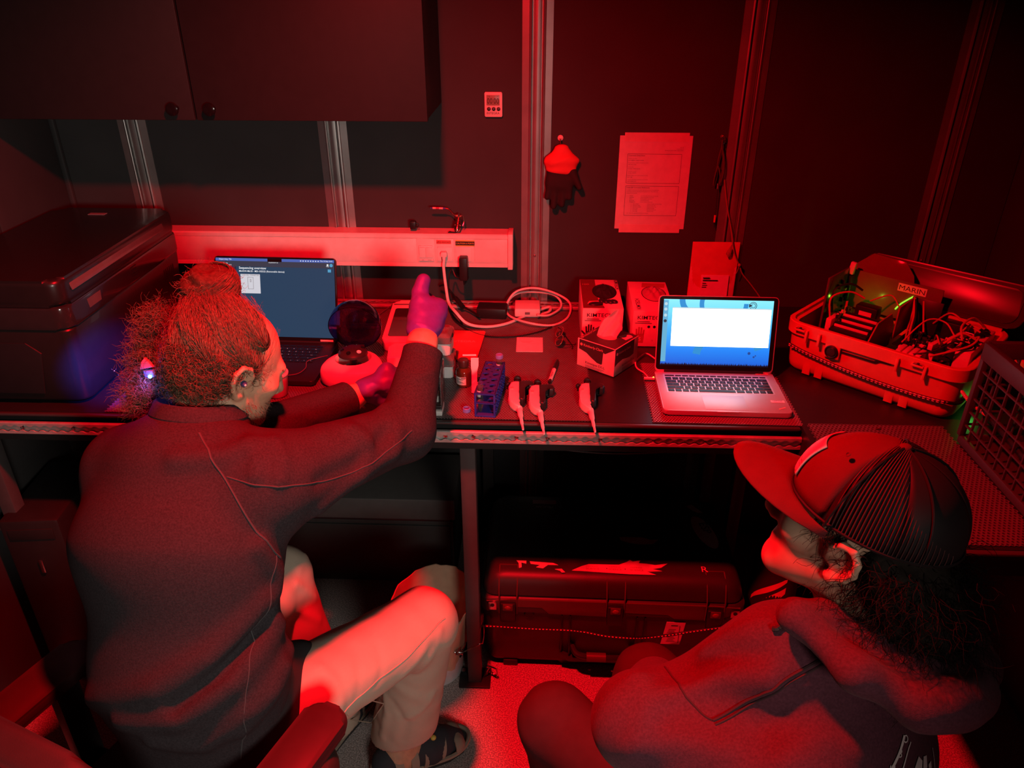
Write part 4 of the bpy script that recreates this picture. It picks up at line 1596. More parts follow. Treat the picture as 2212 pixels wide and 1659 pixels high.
for k in range(3):
    b.add([(-.032, .009 - k * .0035, .0006), (.03 - k * .008, .009 - k * .0035, .0006), (.03 - k * .008, .0082 - k * .0035, .0006), (-.032, .0082 - k * .0035, .0006)], [(0, 1, 2, 3)], F)
b.text('Kimwipes EX-L', FS @ Matrix.Translation((-.02, .018, .0006)), .0070)
for k in range(4):
    b.add([(-.02, .013 - k * .003, .0006), (.035, .013 - k * .003, .0006), (.035, .0122 - k * .003, .0006), (-.02, .0122 - k * .003, .0006)], [(0, 1, 2, 3)], FS)
b.build('lettering', GR, t, 0)
MB().prism([(.030 * math.cos(a) - .004, .021 * math.sin(a) - .002) for a in np.linspace(0, 2 * PI, 28, False)], h + .0006, h + .0012).build('opening', mat('opening_pink', (.6, .45, .45)), t, 0)
MB().prism([(.022, .018), (.050, .010), (.054, .040), (.044, .046), (.028, .040)], h + .0006, h + .0011).build('top_print', CARD, t, 0)
# the standing tissue
n, m_ = 18, 12
vs, fs = [], []
for j in range(m_ + 1):
    v = j / m_
    for i in range(n + 1):
        u = i / n * 2 - 1
        wd = .026 * (1 + .35 * v) * (1 - .55 * max(0, v - .72) / .28)
        x = -.004 + u * wd + .020 * v * v + .006 * math.sin(3 * v)
        y = -.002 + .011 * math.sin(2.6 * u + 1.5 * v) * (1 - .4 * v) + .004 * math.sin(7 * u - 4 * v) + .012 * v
        z = h + .001 + .078 * v * (1 - .18 * u * u) - .012 * max(0, u) * v
        vs.append((x, y, z))
for j in range(m_):
    for i in range(n):
        a = j * (n + 1) + i
        fs.append((a, a + 1, a + n + 2, a + n + 1))
tm = mat('tissue_paper', (.80, .74, .74), .9, sss=.1)
MB().add(vs, fs).build('tissue', tm, t, 60)

# ---------------------------------------------------------------- chargers and leads
t = thing('power_brick', 'black power brick in the tangle of leads at the back of the mat', 'power adapter', (-.150, -.120, ZM), -.06)
MB().box((0, 0, .017), (.094, .060, .034), .004).build('case', BLK, t)
MB().box((.0473, 0, .017), (.001, .02, .012)).build('port', GLB, t)
t = thing('power_brick', 'white square laptop charger inside the loop of white lead', 'power adapter', (-.038, -.100, ZM), .02)
MB().box((0, 0, .0175), (.082, .080, .030), .006).build('case', WHT, t)
MB().box((0, 0, .0015), (.07, .068, .003)).build('foot_pad', GREY, t)
MB().box((.0, -.0400, .0175), (.016, .003, .008), .001).build('port', GREY, t)
t = thing('plug_adapter', 'black plug-in power adapter hanging from the right socket of the white duct', 'power adapter', (-.240, -.0705, 1.060))
MB().box((0, -.020, .0385), (.0260, .034, .075), .004).build('case', BLK, t)
MB().box((0, -.0005, .060), (.020, .006, .020), .001).build('pin_block', BLK, t)
MB().lathe([(.004, 0), (.0032, -.012), (.0018, -.018)], 12, (0, -.020, .001), (0, 0, 1)).build('strain_relief', BLK, t)
t = thing('power_lead', 'thick white power lead plugged into the white duct and looped on the mat', 'cable', (0, 0, 0))
pl = MB()
pl.prism([(-.0095, -.004), (.0095, -.004), (.0105, .006), (.0075, .012), (-.0075, .012), (-.0105, .006)], 0, .018, frame((-.302, -.0725, 1.137), (1, 0, 0), (0, 0, 1)), .003)
pl.build('plug', WHT, t)
MB().lathe([(.0060, 0), (.0055, .006), (.0042, .014)], 16, (-.302, -.086, 1.133), (0, -.35, -1)).build('strain_relief', WHT, t)
P = [(-.302, -.0880, 1.122), (-.303, -.096, 1.100), (-0.2946, -0.1200, 1.0382), (-0.2838, -0.1500, 1.0034), (-0.2552, -0.2160, 1.0000), (-0.2191, -0.2309, 0.9700), (-0.1626, -0.2260, 0.9580), (-0.0998, -0.1941, 0.9560),
     (-0.0364, -0.1213, 0.9560), (0.0167, -0.0675, 0.9570), (0.0364, -0.0589, 0.9570), (0.0302, -0.0982, 0.9570), (-0.0068, -0.1301, 0.9570)]
MB().tube(P, .0046, 10).build('cord', WHT, t)
t = thing('charger_lead', 'white coiled lead making a big loop around the white charger', 'cable', (0, 0, 0))
P = [(-0.0067, -0.1524, 0.9680), (0.0299, -0.1368, 0.9620), (0.0645, -0.0857, 0.9620), (0.0708, -0.0500, 0.9702), (0.0524, -0.0350, 0.9882), (0.0144, -0.0260, 0.9954), (-0.0539, -0.0280, 0.9968), (-0.0910, -0.0500, 0.9871), (-0.1054, -0.0686, 0.9620), (-0.0946, -0.1453, 0.9620),
     (-0.0347, -0.2120, 0.9680), (0.0370, -0.2031, 0.9560), (0.0839, -0.1541, 0.9560), (0.1020, -0.0794, 0.9600), (0.0897, -0.0600, 0.9842), (0.0369, -0.0400, 1.0044), (-0.0236, -0.0400, 1.0163), (-0.0761, -0.0450, 1.0047), (-0.1025, -0.0650, 0.9768), (-0.1081, -0.1074, 0.9570)]
MB().tube(P, .0036, 8).build('cord', WHT, t)
t = thing('adapter_lead', 'thin black lead hanging from the plug-in adapter to the bench', 'cable', (0, 0, 0))
P = [(-.240, -.0905, 1.044), (-0.2262, -0.0880, 1.0691), (-0.2438, -0.0900, 1.0649), (-0.2670, -0.0800, 1.0656), (-0.2791, -0.0700, 1.0867), (-0.2879, -0.0900, 1.0689), (-0.2907, -0.1000, 1.0070), (-0.2901, -0.1066, 0.9650), (-0.2617, -0.1674, 0.9560), (-0.2350, -0.2172, 0.9560), (-0.2564, -0.1472, 0.9570), (-0.2837, -0.1001, 0.9560),
     (-0.2690, -0.1677, 0.9560), (-0.2182, -0.2447, 0.9560), (-0.1583, -0.2903, 0.9560), (-0.0747, -0.2904, 0.9560), (-0.0055, -0.2573, 0.9560), (0.0397, -0.2137, 0.9560)]
MB().tube(P, .0022, 6).build('cord', BLK, t)
t = thing('adapter_lead', 'black mains lead with a moulded plug running into the black brick', 'cable', (0, 0, 0))
P = [(-0.3272, -0.0300, 1.0145), (-0.3092, -0.0500, 1.0255), (-0.2880, -0.0800, 1.0182), (-0.2714, -0.0639, 0.9850), (-0.2496, -0.0908, 0.9720), (-0.2171, -0.1216, 0.9660), (-0.1867, -0.1705, 0.9680)]
MB().tube(P, .0034, 8).build('cord', BLK, t)
MB().cyl((-0.2730, -0.0624, 0.9860), (-0.2451, -0.1063, 0.9720), .0075, .0085, 12).build('plug', BLK, t)
t = thing('thin_lead', 'thin lead curving over the mat behind the dome of the centrifuge', 'cable', (0, 0, 0))
P = [(-0.5125, -0.1396, 0.9560), (-0.4906, -0.0791, 0.9570), (-0.4645, -0.0340, 0.9620), (-0.4277, -0.0446, 0.9570), (-0.4644, -0.1752, 0.9560), (-0.4618, -0.2541, 0.9560), (-0.4649, -0.2987, 0.9560)]
MB().tube(P, .0013, 6).build('cord', GREY, t)
t = thing('thin_lead', 'thin black lead lying on the palm rest of the dark laptop', 'cable', (0, 0, 0))
P = [(-0.6922, -0.6018, 0.9720), (-0.6460, -0.5893, 0.9720), (-0.6315, -0.5521, 0.9715), (-0.6381, -0.5098, 0.9715), (-0.6109, -0.4854, 0.9715), (-0.5903, -0.4738, 0.9720)]
MB().tube(P, .0011, 6).build('cord', GREY, t)
t = thing('black_clip', 'small black clip standing on top of the white duct', 'clip', (-0.4008, -0.0400, 1.2090))
MB().box((0, 0, .0125), (.019, .018, .025), .003).build('body', BLK, t)
MB().tube([(.009, 0, .018), (.016, 0, .015), (.016, 0, .008), (.009, 0, .005)], .002, 6).build('loop', BLK, t)
t = thing('black_tip', 'short black cable end lying on the white duct below the metal valve', 'cable end', (-.278, -.052, 1.2015))
MB().prism([(-.012, -.004), (.014, -.006), (.012, -.001), (-.002, .001), (-.007, .009)], 0, .003, bev=.001).build('tip', BLK, t)
MB().tube([(.012, -.003, .002), (.02, .006, .002), (.026, .020, .002)], .0015, 6).build('wire', BLK, t)

# metal valve with a striped lever on the duct
t = thing('gas_valve', 'brass and steel valve with a striped lever handle on top of the white duct', 'valve', (-.259, -.048, 1.201))
BR = mat('valve_metal', (.62, .48, .36), .25, 1.0)
AX = Vector((.10, .60, .80)).normalized()
P0 = Vector((-.002, -.012, .009))
MB().lathe([(.0040, .004), (.0040, -.0005), (.0085, -.0008), (.0100, .003), (.0100, .010), (.0082, .012), (.0082, .016), (.0100, .018), (.0100, .024), (.0085, .026), (.0085, .032), (.0070, .034), (.0070, .041), (.0045, .044), (.0001, .044)],
           24, P0, AX).build('body', BR, t)
MB().lathe([(.0062, -.0006), (.0062, -.0016), (.0042, -.0016), (.0042, .004)], 20, P0, AX).build('mouth_ring', STEEL, t)
c = P0 + AX * .046
MB().cyl(c + Vector((0, 0, -.006)), c + Vector((0, 0, .010)), .0035, n=12).build('stem', STEEL, t)
MB().cyl(c + Vector((-.010, 0, .002)), c + Vector((.008, 0, .002)), .0028, n=10).build('pivot_pin', BR, t)
MB().tube([c + Vector((.006, 0, .006)), c + Vector((.014, -.002, .002)), c + Vector((.016, -.004, -.014)), c + Vector((.012, -.010, -.026))], .0018, 6).build('spring_wire', BR, t)
lv = MB().tube([c + Vector((.002, 0, .006)), c + Vector((-.012, -.004, .007)), c + Vector((-.022, -.006, .018)), c + Vector((-.030, -.008, .026)), c + Vector((-.042, -.008, .028))], .0019, 8).build('lever', BR, t)
for k, (a, d_, m2) in enumerate(((0, .008, mat('band_blue', (.05, .05, .30), .4)), (.008, .012, mat('band_pale', (.66, .42, .38), .5)), (.020, .010, mat('band_crimson', (.40, .02, .08), .4)),
                                 (.030, .010, mat('band_pale', ())), (.040, .007, mat('band_blue', ())))):
    s0 = c + Vector((-.040, -.008, .028))
    dr_ = Vector((-1, -.02, .03)).normalized()
    MB().cyl(s0 + dr_ * a, s0 + dr_ * (a + d_), .0034 if k < 4 else .0030, .0034 if k < 4 else .0022, 12).build('grip_band', m2, lv)

# work glove on its hook
t = thing('work_glove', 'black and red work glove hanging upside down from the white hook', 'glove', (.058, -.020, 1.46))
CU = mat('cuff_red', (.62, .05, .05), .7, bump=.15, bscale=200)
GL = mat('glove_black', (.014, .012, .013), .8, bump=.2, bscale=260)
prs = [('e', (0, 0, -.005), (.002, -.002, -.040), (.022, .012), (.048, .018), (1, 0, 0), .02), ('e', (.002, -.002, -.040), (.000, -.003, -.068), (.048, .018), (.046, .017), (1, 0, 0), .01),
       ('fold', [(-.03, -.018, -.05), (.03, -.02, -.025)], .002, .006)]
body('cuff', prs, .0028, CU, t)
prs = [('e', (-.002, -.002, -.068), (-.006, -.003, -.112), (.042, .015), (.038, .016), (1, 0, 0), .01)]
for x0_, x1_, z1_, r in ((-.034, -.040, -.150, .0085), (-.016, -.020, -.178, .0095), (.004, .006, -.172, .0095), (.022, .028, -.150, .0088)):
    prs.append(('c', (x0_ + .004, -.004, -.100), (x1_, -.010, z1_), r + .002, r, .012))
prs.append(('c', (.036, -.006, -.074), (.058, -.018, -.118), .011, .0085, .012))
body('hand', prs, .0026, GL, t)
MB().tube([(-.001, -.002, -.002), (-.003, .000, .012), (-.004, -.001, .022)], .0011, 6).build('hanging_loop', mat('loop_brown', (.12, .05, .03), .7), t)

# green cord on the brass hook, and the long cord tied to the pouch
CG = mat('cord_green', (.09, .085, .03), .8)
t = thing('cord_hank', 'looped green cord with a steel clip hanging from the brass hook', 'cord', (0, 0, 0))
b = MB()
b.tube([(0.5337, -0.0220, 1.4835), (0.5341, -0.0200, 1.4618), (0.5296, -0.0180, 1.4249), (0.5286, -0.0160, 1.3693), (0.5238, -0.0180, 1.3487), (0.5242, -0.0240, 1.3808), (0.5313, -0.0220, 1.4052), (0.5421, -0.0200, 1.3662), (0.5376, -0.0200, 1.3465)], .0022, 6)
b.tube([(0.5347, -0.0220, 1.4649), (0.5429, -0.0200, 1.4254), (0.5453, -0.0180, 1.3880), (0.5440, -0.0180, 1.3545), (0.5481, -0.0240, 1.3893), (0.5443, -0.0220, 1.4326), (0.5359, -0.0180, 1.4614)], .0022, 6)
b.build('loop', CG, t)
MB().tube([(0.5335, -0.0180, 1.4907), (0.5409, -0.0200, 1.4832), (0.5367, -0.0220, 1.4702), (0.5302, -0.0200, 1.4818), (0.5335, -0.0180, 1.4907)], .0011, 6).build('ring', STEEL, t)
MB().cyl((0.5366, -0.0200, 1.3550), (0.5373, -0.0200, 1.3381), .0035, .0025, 10).build('clip', STEEL, t)
MB().tube([(0.5377, -0.0180, 1.3376), (0.5411, -0.0160, 1.2916), (0.5415, -0.0160, 1.2539)], .0009, 5).build('wire', BLK, t)
MB().cyl((0.5413, -0.0160, 1.2554), (0.5412, -0.0160, 1.2334), .0034, .0030, 10).build('red_tip', mat('tip_red', (.6, .05, .05), .4), t)
MB().cyl((0.5412, -0.0160, 1.2334), (0.5433, -0.0160, 1.2157), .0020, .0014, 8).build('pin', BLK, t)
t = thing('tie_cord', 'brown cord tied in a knot over the corner of the red pouch', 'cord', (0, 0, 0))
MB().tube([(0.5565, -0.0120, 1.3645), (0.5727, -0.0140, 1.2914), (0.5970, -0.0200, 1.2056), (0.6037, -0.0340, 1.1653), (0.6154, -0.0340, 1.1321), (0.6340, -0.0300, 1.0989), (0.6499, -0.0240, 1.0674), (0.6828, -0.0200, 1.0302), (0.7154, -0.0200, 0.9907), (0.7321, -0.0300, 0.9626)], .0021, 6).build('cord', mat('cord_brown', (.30, .13, .08), .8), t)
b = MB()
for k in range(6):
    b.tube([Vector((0.6014, -0.0360, 1.1689)) + Vector((0, 0, -.003 * k)), Vector((0.5924, -0.0380, 1.1468)) + Vector((.002 * k - .004, 0, -.0025 * k)), Vector((0.5868, -0.0360, 1.1370)) + Vector((.001 * k, 0, -.002 * k))], .0009, 5)
b.ell((0.6334, -0.0320, 1.0995), (.005, .005, .006), None, 12, 8)
b.tube([(0.6334, -0.0320, 1.0995), (0.6296, -0.0340, 1.0816), (0.6237, -0.0360, 1.0683)], .0013, 5)
b.build('knot', mat('cord_brown', ()), t)


# ---------------------------------------------------------------- open red equipment case with electronics
UC = Vector((.734, -.680, 0))
t = thing('equipment_case', 'open hard-sided red-lit case packed with wired electronics, right of the silver laptop', 'equipment case', (.945, -.487, ZB), -.7472)
RC = mat('case_orange', (.62, .16, .09), .50, bump=.05, bscale=260)
w, d, h = .232, .172, .148


def shell(b, levels, r, n=6):
    """levels: (inset, z); outside up then inside down."""
    rings = []
    for ins, z in levels:
        rings.append([(x, y, z) for x, y in rrect(w - ins, d - ins, max(r - ins * .7, .006), n)])
    m = len(rings[0])
    vs = sum(rings, [])
    fs = [tuple(range(m))[::-1]]
    for j in range(len(rings) - 1):
        for i in range(m):
            fs.append((j * m + i, j * m + (i + 1) % m, (j + 1) * m + (i + 1) % m, (j + 1) * m + i))
    fs.append(tuple((len(rings) - 1) * m + i for i in range(m)))
    b.add(vs, fs)


b = MB()
shell(b, ((.040, 0), (.026, .004), (.017, .014), (.014, .030), (.010, .110), (.004, .1115), (.0, .115), (.0, .146), (.002, h), (.012, h), (.013, .140), (.022, .138), (.028, .012)), .05)
b.build('shell', RC, t)
FY = -d + .0125
for x in (-.150, -.116, .070, .106):                       # upright ribs
    MB().prism([(x - .011, 0.004), (x + .011, .004), (x + .012, .118), (x - .012, .118)], 0, .0085, frame((0, FY + .008, 0), (1, 0, 0), (0, .04, 1)), .003).build('rib', RC, t)
for x in (-.178, .122):                                     # latch brackets
    lt = MB().box((x, -d - .005, .134), (.030, .014, .006), .001).build('latch', RC, t)
    MB().box((x, -d - .006, .1375), (.022, .011, .002), .0008).build('latch_plate', STEEL, lt)
    MB().lathe([(.004, 0), (.003, .002), (.0001, .002)], 12, (x, -d - .006, .1385)).build('bolt', BLK, lt)
for x in (-.160, -.125, .075, .140):
    MB().box((x, -d - .003, .119), (.007, .012, .034), .001).build('hinge_ear', RC, t)
MB().prism([(-.096, .100), (.022, .100), (.030, .108), (.060, .108), (.060, .114), (.028, .114), (.018, .104), (-.096, .104)], 0, .003, frame((0, -d + .0085, 0), (1, 0, 0), (0, 0, 1)), .0006).build(
    'dark_groove', BLK, t)
pv = MB().box((-.088, -d + .004, .098), (.042, .008, .040), .004).build('port_frame', RC, t)
MB().lathe([(.0175, 0), (.0180, .003), (.0150, .006), (.0130, .004), (.0110, .006), (.0001, .007)], 28, (-.088, -d - .0002, .098), (0, -1, 0)).build('port', BLK, pv)
# black and red cord around the case
pts = [(x, -d + .004 - .004 * (abs(x) < .2), .058 + .016 * (x / w) ** 2 - .05 * x) for x in np.linspace(-.205, .200, 12)] + [(.220, -.130, .050), (.224, -.090, .052)]
P = spline(pts, 8)
cb = MB().tube(P, .0042, 8, sm=1).build('cord', BLK, t)
fl = MB()
acc = 0
first = None
for i in range(1, len(P)):
    acc += (P[i] - P[i - 1]).length
for k in range(int(acc / .0105)):
    s_ = k * .0105 + .003
    q = 0
    for i in range(1, len(P)):
        L_ = (P[i] - P[i - 1]).length
        if q + L_ >= s_:
            a = P[i - 1].lerp(P[i], (s_ - q) / L_)
            dr_ = (P[i] - P[i - 1]).normalized()
            for off in (-.0022, .0022):
                o = MB().box((0, 0, 0), (.0062, .0022, .0022), .0006, seg=1).build('fleck', mat('fleck_pale', (.75, .45, .42), .5), cb) if first is None else first.copy()
                if first is None:
                    first = o
                else:
                    COL.objects.link(o)
                T = frame(a + Vector((0, -.0034, off)), dr_, (0, 0, 1))
                o.matrix_local = T
            break
        q += L_
# inside: boards, modules, dividers, wires
PCB = mat('board_dark', (.012, .020, .018), .35)
MB().prism([(x, y) for x, y in rrect(w - .032, d - .032, .02)], .060, .066).build('base_board', BLK, t)
rr = random.Random(11)
comp = {}


def chip(x, y, z, s_, m, name='component', rz=0.0, bev=.0008):
    key = (s_, m.name)
    if key not in comp:
        comp[key] = MB().box((0, 0, s_[2] / 2), s_, bev, seg=1).build(name, m, t)
        o = comp[key]
    else:
        o = comp[key].copy()
        COL.objects.link(o)
    o.location = (x, y, z)
    o.rotation_euler = (0, 0, rz)
    return o


MRED = mat('module_pale', (.72, .45, .42), .45)
# left: stack of slats (motor driver) and upright board
MB().box((-.188, .045, .150), (.006, .150, .175), .001).build('upright_board', mat('board_clear', (.10, .07, .07), .15), t)
for k in range(18):
    chip(-.183 + .004 * rr.random(), -.02 + .13 * rr.random(), .09 + .12 * rr.random(), rr.choice(((.006, .009, .007), (.010, .006, .012), (.005, .014, .005))), rr.choice((BLK, GLB, MRED)))
MB().box((-.100, .000, .094), (.105, .120, .040), .003).build('driver_block', BLK, t)
MB().box((-.092, .038, .140), (.060, .036, .052), .004).build('power_module', BLK, t)
lb = MB().box((-.092, .0195, .146), (.034, .001, .012)).build('module_label', MRED, t)
for k in range(6):
    MB().box((-.098, -.042 + k * .013, .118 + .0035 * k), (.092, .0065, .007), .001).build('slat', MRED if k % 2 == 0 else BLK, t)
MB().box((-.155, -.030, .112), (.016, .060, .050), .003).build('connector_block', MRED, t)
for k in range(10):
    chip(-.150 + .012 * rr.random(), -.05 + .09 * rr.random(), .137, (.006, .006, .010), rr.choice((BLK, MRED, STEEL)))
# divider plates
DIV = mat('divider_red', (.32, .05, .05), .35)
MB().prism([(-.105, 0), (.060, 0), (.060, .062), (.030, .100), (-.060, .100), (-.105, .058)], 0, .004, frame((-.020, -.030, .075), (0, 1, 0), (0, 0, 1)), .001).build('divider_plate', DIV, t)
# label panel with the case's name
pn = MB().box((-.062, .128, .170), (.240, .004, .110), .001).build('name_panel', mat('panel_olive', (.16, .13, .07), .25), t)
lb = MB().box((-.020, .1252, .207), (.075, .0012, .022)).build('name_label', CARD, pn)
MB().text('MARIN', frame((-.020, .1244, .2000), (1, 0, 0), (0, 0, 1)), .0140, align='C', sx=1.15).build('lettering', INK, pn, 0)
MB().tube([(-.050, .1235, .142), (-.040, .1235, .160), (-.024, .1235, .178), (-.012, .1235, .190)], .0022, 6).build('light_strip', mat('led_green', (.1, .6, .1), .4, emit=(.30, .75, .04), estr=1.2), pn)
# right part: green boards, white modules, valves
MB().box((.060, .050, .100), (.110, .130, .004), .0005).build('circuit_board', PCB, t)
MB().box((.030, .105, .150), (.080, .004, .090), .0005, rotm(-.2)).build('circuit_board', PCB, t)
for k in range(60):
    x, y = rr.uniform(.010, .112), rr.uniform(-.010, .112)
    chip(x, y, .102, rr.choice(((.006, .006, .004), (.012, .008, .006), (.004, .010, .008), (.016, .006, .010))), rr.choice((BLK, BLK, GLB, STEEL, MRED)), rz=rr.choice((0, PI / 2)))
for x, y in ((.030, .020), (.050, .012), (.042, .070), (.088, .040)):
    MB().lathe([(.008, 0), (.008, .014), (.005, .015), (.005, .012), (.0001, .012)], 18, (x, y, .104)).build('capacitor', STEEL, t)
for k in range(4):
    MB().box((.060 + k * .0155, -.118, .118), (.013, .050, .050), .003).build('valve_module', MRED, t)
MB().box((.085, -.085, .105), (.085, .012, .055), .002).build('valve_rail', MRED, t)
for (x, y, s_) in ((.122, .085, .030), (.150, .060, .026), (.140, .010, .030), (.128, -.040, .028), (.150, -.075, .030)):
    MB().lathe([(s_ / 2, 0), (s_ / 2, .045), (s_ * .4, .050), (.0001, .050)], 22, (x, y, .075)).build('pump', BLK, t)
MB().box((.112, .118, .128), (.060, .035, .050), .003).build('relay', BLK, t)
MB().box((.132, .070, .132), (.012, .090, .016), .001, rotm(0, 0, -.15)).build('terminal_strip', MRED, t)
MB().box((.108, -.015, .132), (.012, .060, .016), .001, rotm(0, 0, -.15)).build('terminal_strip', MRED, t)
for k in range(4):
    MB().cyl((.142, .095 - .045 * k, .142), (.170, .092 - .045 * k, .142), .003, n=8).build('fitting_pin', STEEL, t)
MB().box((.186, .020, .128), (.036, .190, .060), .003).build('end_plate', MRED, t)
for (x, y) in ((.184, .085), (.184, .045), (.186, .000), (.182, -.045), (.192, .066), (.190, -.02)):
    MB().lathe([(.011, 0), (.0115, .004), (.009, .008), (.005, .010), (.0001, .010)], 18, (x, y, .158)).build('cable_gland', GLB, t)
MB().box((.110, .150, .140), (.200, .010, .030), .002).build('back_rail', RC, t)
MB().box((.000, .05, .155), (.004, .12, .09), .001).build('divider_plate', DIV, t)
# wires
WR = mat('wire_red', (.50, .10, .09), .45)
wires = [[(-.165, -.02, .14), (-.175, -.01, .20), (-.150, .03, .215), (-.120, .045, .20)], [(-.160, -.04, .13), (-.172, -.03, .185), (-.140, .01, .20), (-.105, .03, .185)],
         [(-.100, .060, .17), (-.06, .09, .19), (-.03, .08, .17), (-.015, .05, .18)], [(.000, .09, .20), (.014, .06, .175), (.018, .04, .13), (.03, .0, .115)],
         [(.004, .085, .20), (.020, .055, .17), (.026, .035, .13), (.038, .0, .115)], [(.008, .08, .20), (.026, .05, .165), (.032, .03, .13), (.045, .0, .115)],
         [(.04, -.06, .13), (.07, -.01, .185), (.11, .01, .185), (.15, -.02, .165), (.185, -.03, .165)], [(.06, .10, .14), (.10, .07, .19), (.14, .06, .18), (.185, .045, .17)],
         [(.184, .085, .17), (.16, .05, .20), (.15, .0, .19), (.17, -.05, .165), (.15, -.11, .15)], [(.186, 0, .17), (.20, -.03, .185), (.19, -.07, .17), (.13, -.13, .145)],
         [(.182, -.045, .168), (.165, -.08, .18), (.13, -.12, .155), (.09, -.140, .14)], [(.14, .01, .15), (.16, .04, .185), (.19, .05, .18)], [(.13, -.04, .15), (.16, -.02, .18), (.19, -.01, .17)],
         [(.05, .07, .12), (.03, .10, .16), (.02, .11, .19)], [(.09, .04, .11), (.10, .0, .15), (.12, -.03, .14)], [(.15, -.075, .14), (.17, -.09, .16), (.195, -.06, .165), (.19, -.02, .168)]]
for i, p in enumerate(wires):
    MB().tube(p, (.0030, .0026, .0020, .0024)[i % 4], 7).build('wire', WR if i % 5 else BLK, t)
# camera-like cell on the left edge and the antenna stub
MB().cyl((-.180, .100, .14), (-.180, .100, .215), .009, n=14).build('antenna_base', BLK, t)
MB().box((-.180, .100, .236), (.016, .012, .036), .003, rotm(0, .12)).build('antenna_tip', WHT, t)
# the lid stands open against the wall
LIDM = mat('lid_dark_red', (.050, .008, .009), .30)
Hh = frame((0, d - .006, h + .004), (1, 0, 0), (0, .34, .94))
ld = MB().prism([(x * 1.0 + .03, y + .058) for x, y in rrect(w * .93, .058, .03)], -.012, .0, Hh, .004).build('open_lid', LIDM, t)
MB().prism([(x + .03, y + .058) for x, y in rrect(w * .86, .046, .026)], .0005, .003, Hh, .001).build('lid_seal', LIDM, ld)
for x in (-.06, .06):
    MB().box((x, d + .002, h + .002), (.04, .018, .012), .002).build('hinge', RC, t)
MB().prism([(-.175, 0), (.0, 0), (-.01, .030), (-.040, .062), (-.130, .066), (-.168, .030)], 0, .003, frame((-.02, d - .030, h + .060), (1, 0, 0), (0, .25, .97)), .001).build(
    'clear_hood', mat('hood_red', (.32, .07, .07), .10, trans=.5, ior=1.1), t)
lamp('case_green_led', 'POINT', (1.085, -.690, ZB + .030), .035, (.10, 1.0, .12), shadow_soft_size=.008)
lamp('panel_green_led', 'POINT', (.912, -.355, ZB + .150), .03, (.4, 1.0, .05), shadow_soft_size=.004)

# grey lattice crate with gear on the side bench
t = thing('crate', 'grey plastic lattice crate at the right end of the bench', 'crate', (1.172, -1.012, ZB + .002), .0)
CG2 = mat('crate_grey', (.048, .048, .052), .55, bump=.05)
cw, cd, ch = .345, .345, .255
x0, x1, ya, yb = -.190, .190, -.185, .185
for (c, s_) in (((x0, 0, ch - .020), (.016, yb - ya, .040)), ((x1, 0, ch - .020), (.016, yb - ya, .040)), ((0, ya, ch - .020), (x1 - x0, .016, .040)), ((0, yb, ch - .020), (x1 - x0, .016, .040))):
    MB().box(c, s_, .003).build('rim_bar', CG2, t)
for (c, s_) in (((x0 + .004, 0, .010), (.010, yb - ya, .020)), ((x1 - .004, 0, .010), (.010, yb - ya, .020)), ((0, ya + .004, .010), (x1 - x0, .010, .020)), ((0, yb - .004, .010), (x1 - x0, .010, .020))):
    MB().box(c, s_, .002).build('base_bar', CG2, t)
MB().box((0, 0, .003), (x1 - x0 - .01, yb - ya - .01, .006)).build('floor_plate', CG2, t)
for sx in (x0, x1):
    for sy in (ya, yb):
        MB().box((sx * .985, sy * .985, .118), (.014, .014, .20), .002).build('corner_post', CG2, t)
bar = {}


def lattice(face, k, tot, c, s_):
    key = s_
    if key not in bar:
        o = bar[key] = MB().box((0, 0, 0), s_, .0008, seg=1).build('lattice_bar', CG2, t)
    else:
        o = bar[key].copy()
        COL.objects.link(o)
    o.location = c


for k in range(9):
    v = -.150 + k * .0375
    lattice(0, k, 9, (x0 + .004, v, .118), (.006, .0042, .198))
    lattice(0, k, 9, (x1 - .004, v, .118), (.006, .0042, .198))
    lattice(0, k, 9, (v, ya + .004, .118), (.0042, .006, .198))
    lattice(0, k, 9, (v, yb - .004, .118), (.0042, .006, .198))
for k in range(5):
    z = .048 + k * .0345
    lattice(0, k, 5, (x0 + .004, 0, z), (.006, .352, .0042))
    lattice(0, k, 5, (x1 - .004, 0, z), (.006, .352, .0042))
    lattice(0, k, 5, (0, ya + .004, z), (.362, .006, .0042))
    lattice(0, k, 5, (0, yb - .004, z), (.362, .006, .0042))
# strap and cord on the crate
t = thing('bungee_cord', 'flecked bungee cord with a black strap hooked across the grey crate', 'cord', (0, 0, 0))
P = [(1.0000, -0.7600, 1.0459), (1.0000, -0.8007, 1.0412), (0.9990, -0.8498, 1.0448), (0.9990, -0.8815, 1.0501)]
MB().tube(P, .0042, 8).build('cord', WR, t)
MB().tube([(0.9980, -0.8647, 1.0582), (0.9980, -0.9132, 1.0500), (0.9980, -0.9815, 1.0456), (0.9980, -1.0376, 1.0398), (0.9980, -1.0807, 1.0375)], .0075, 8).build('strap', BLK, t)
Q = spline(P, 8)
for i in range(0, len(Q) - 1, 1):
    MB().box(Q[i] + Vector((-.003, -.003, .003)), (.003, .0035, .003)).build('fleck', mat('fleck_pale', ()), t)
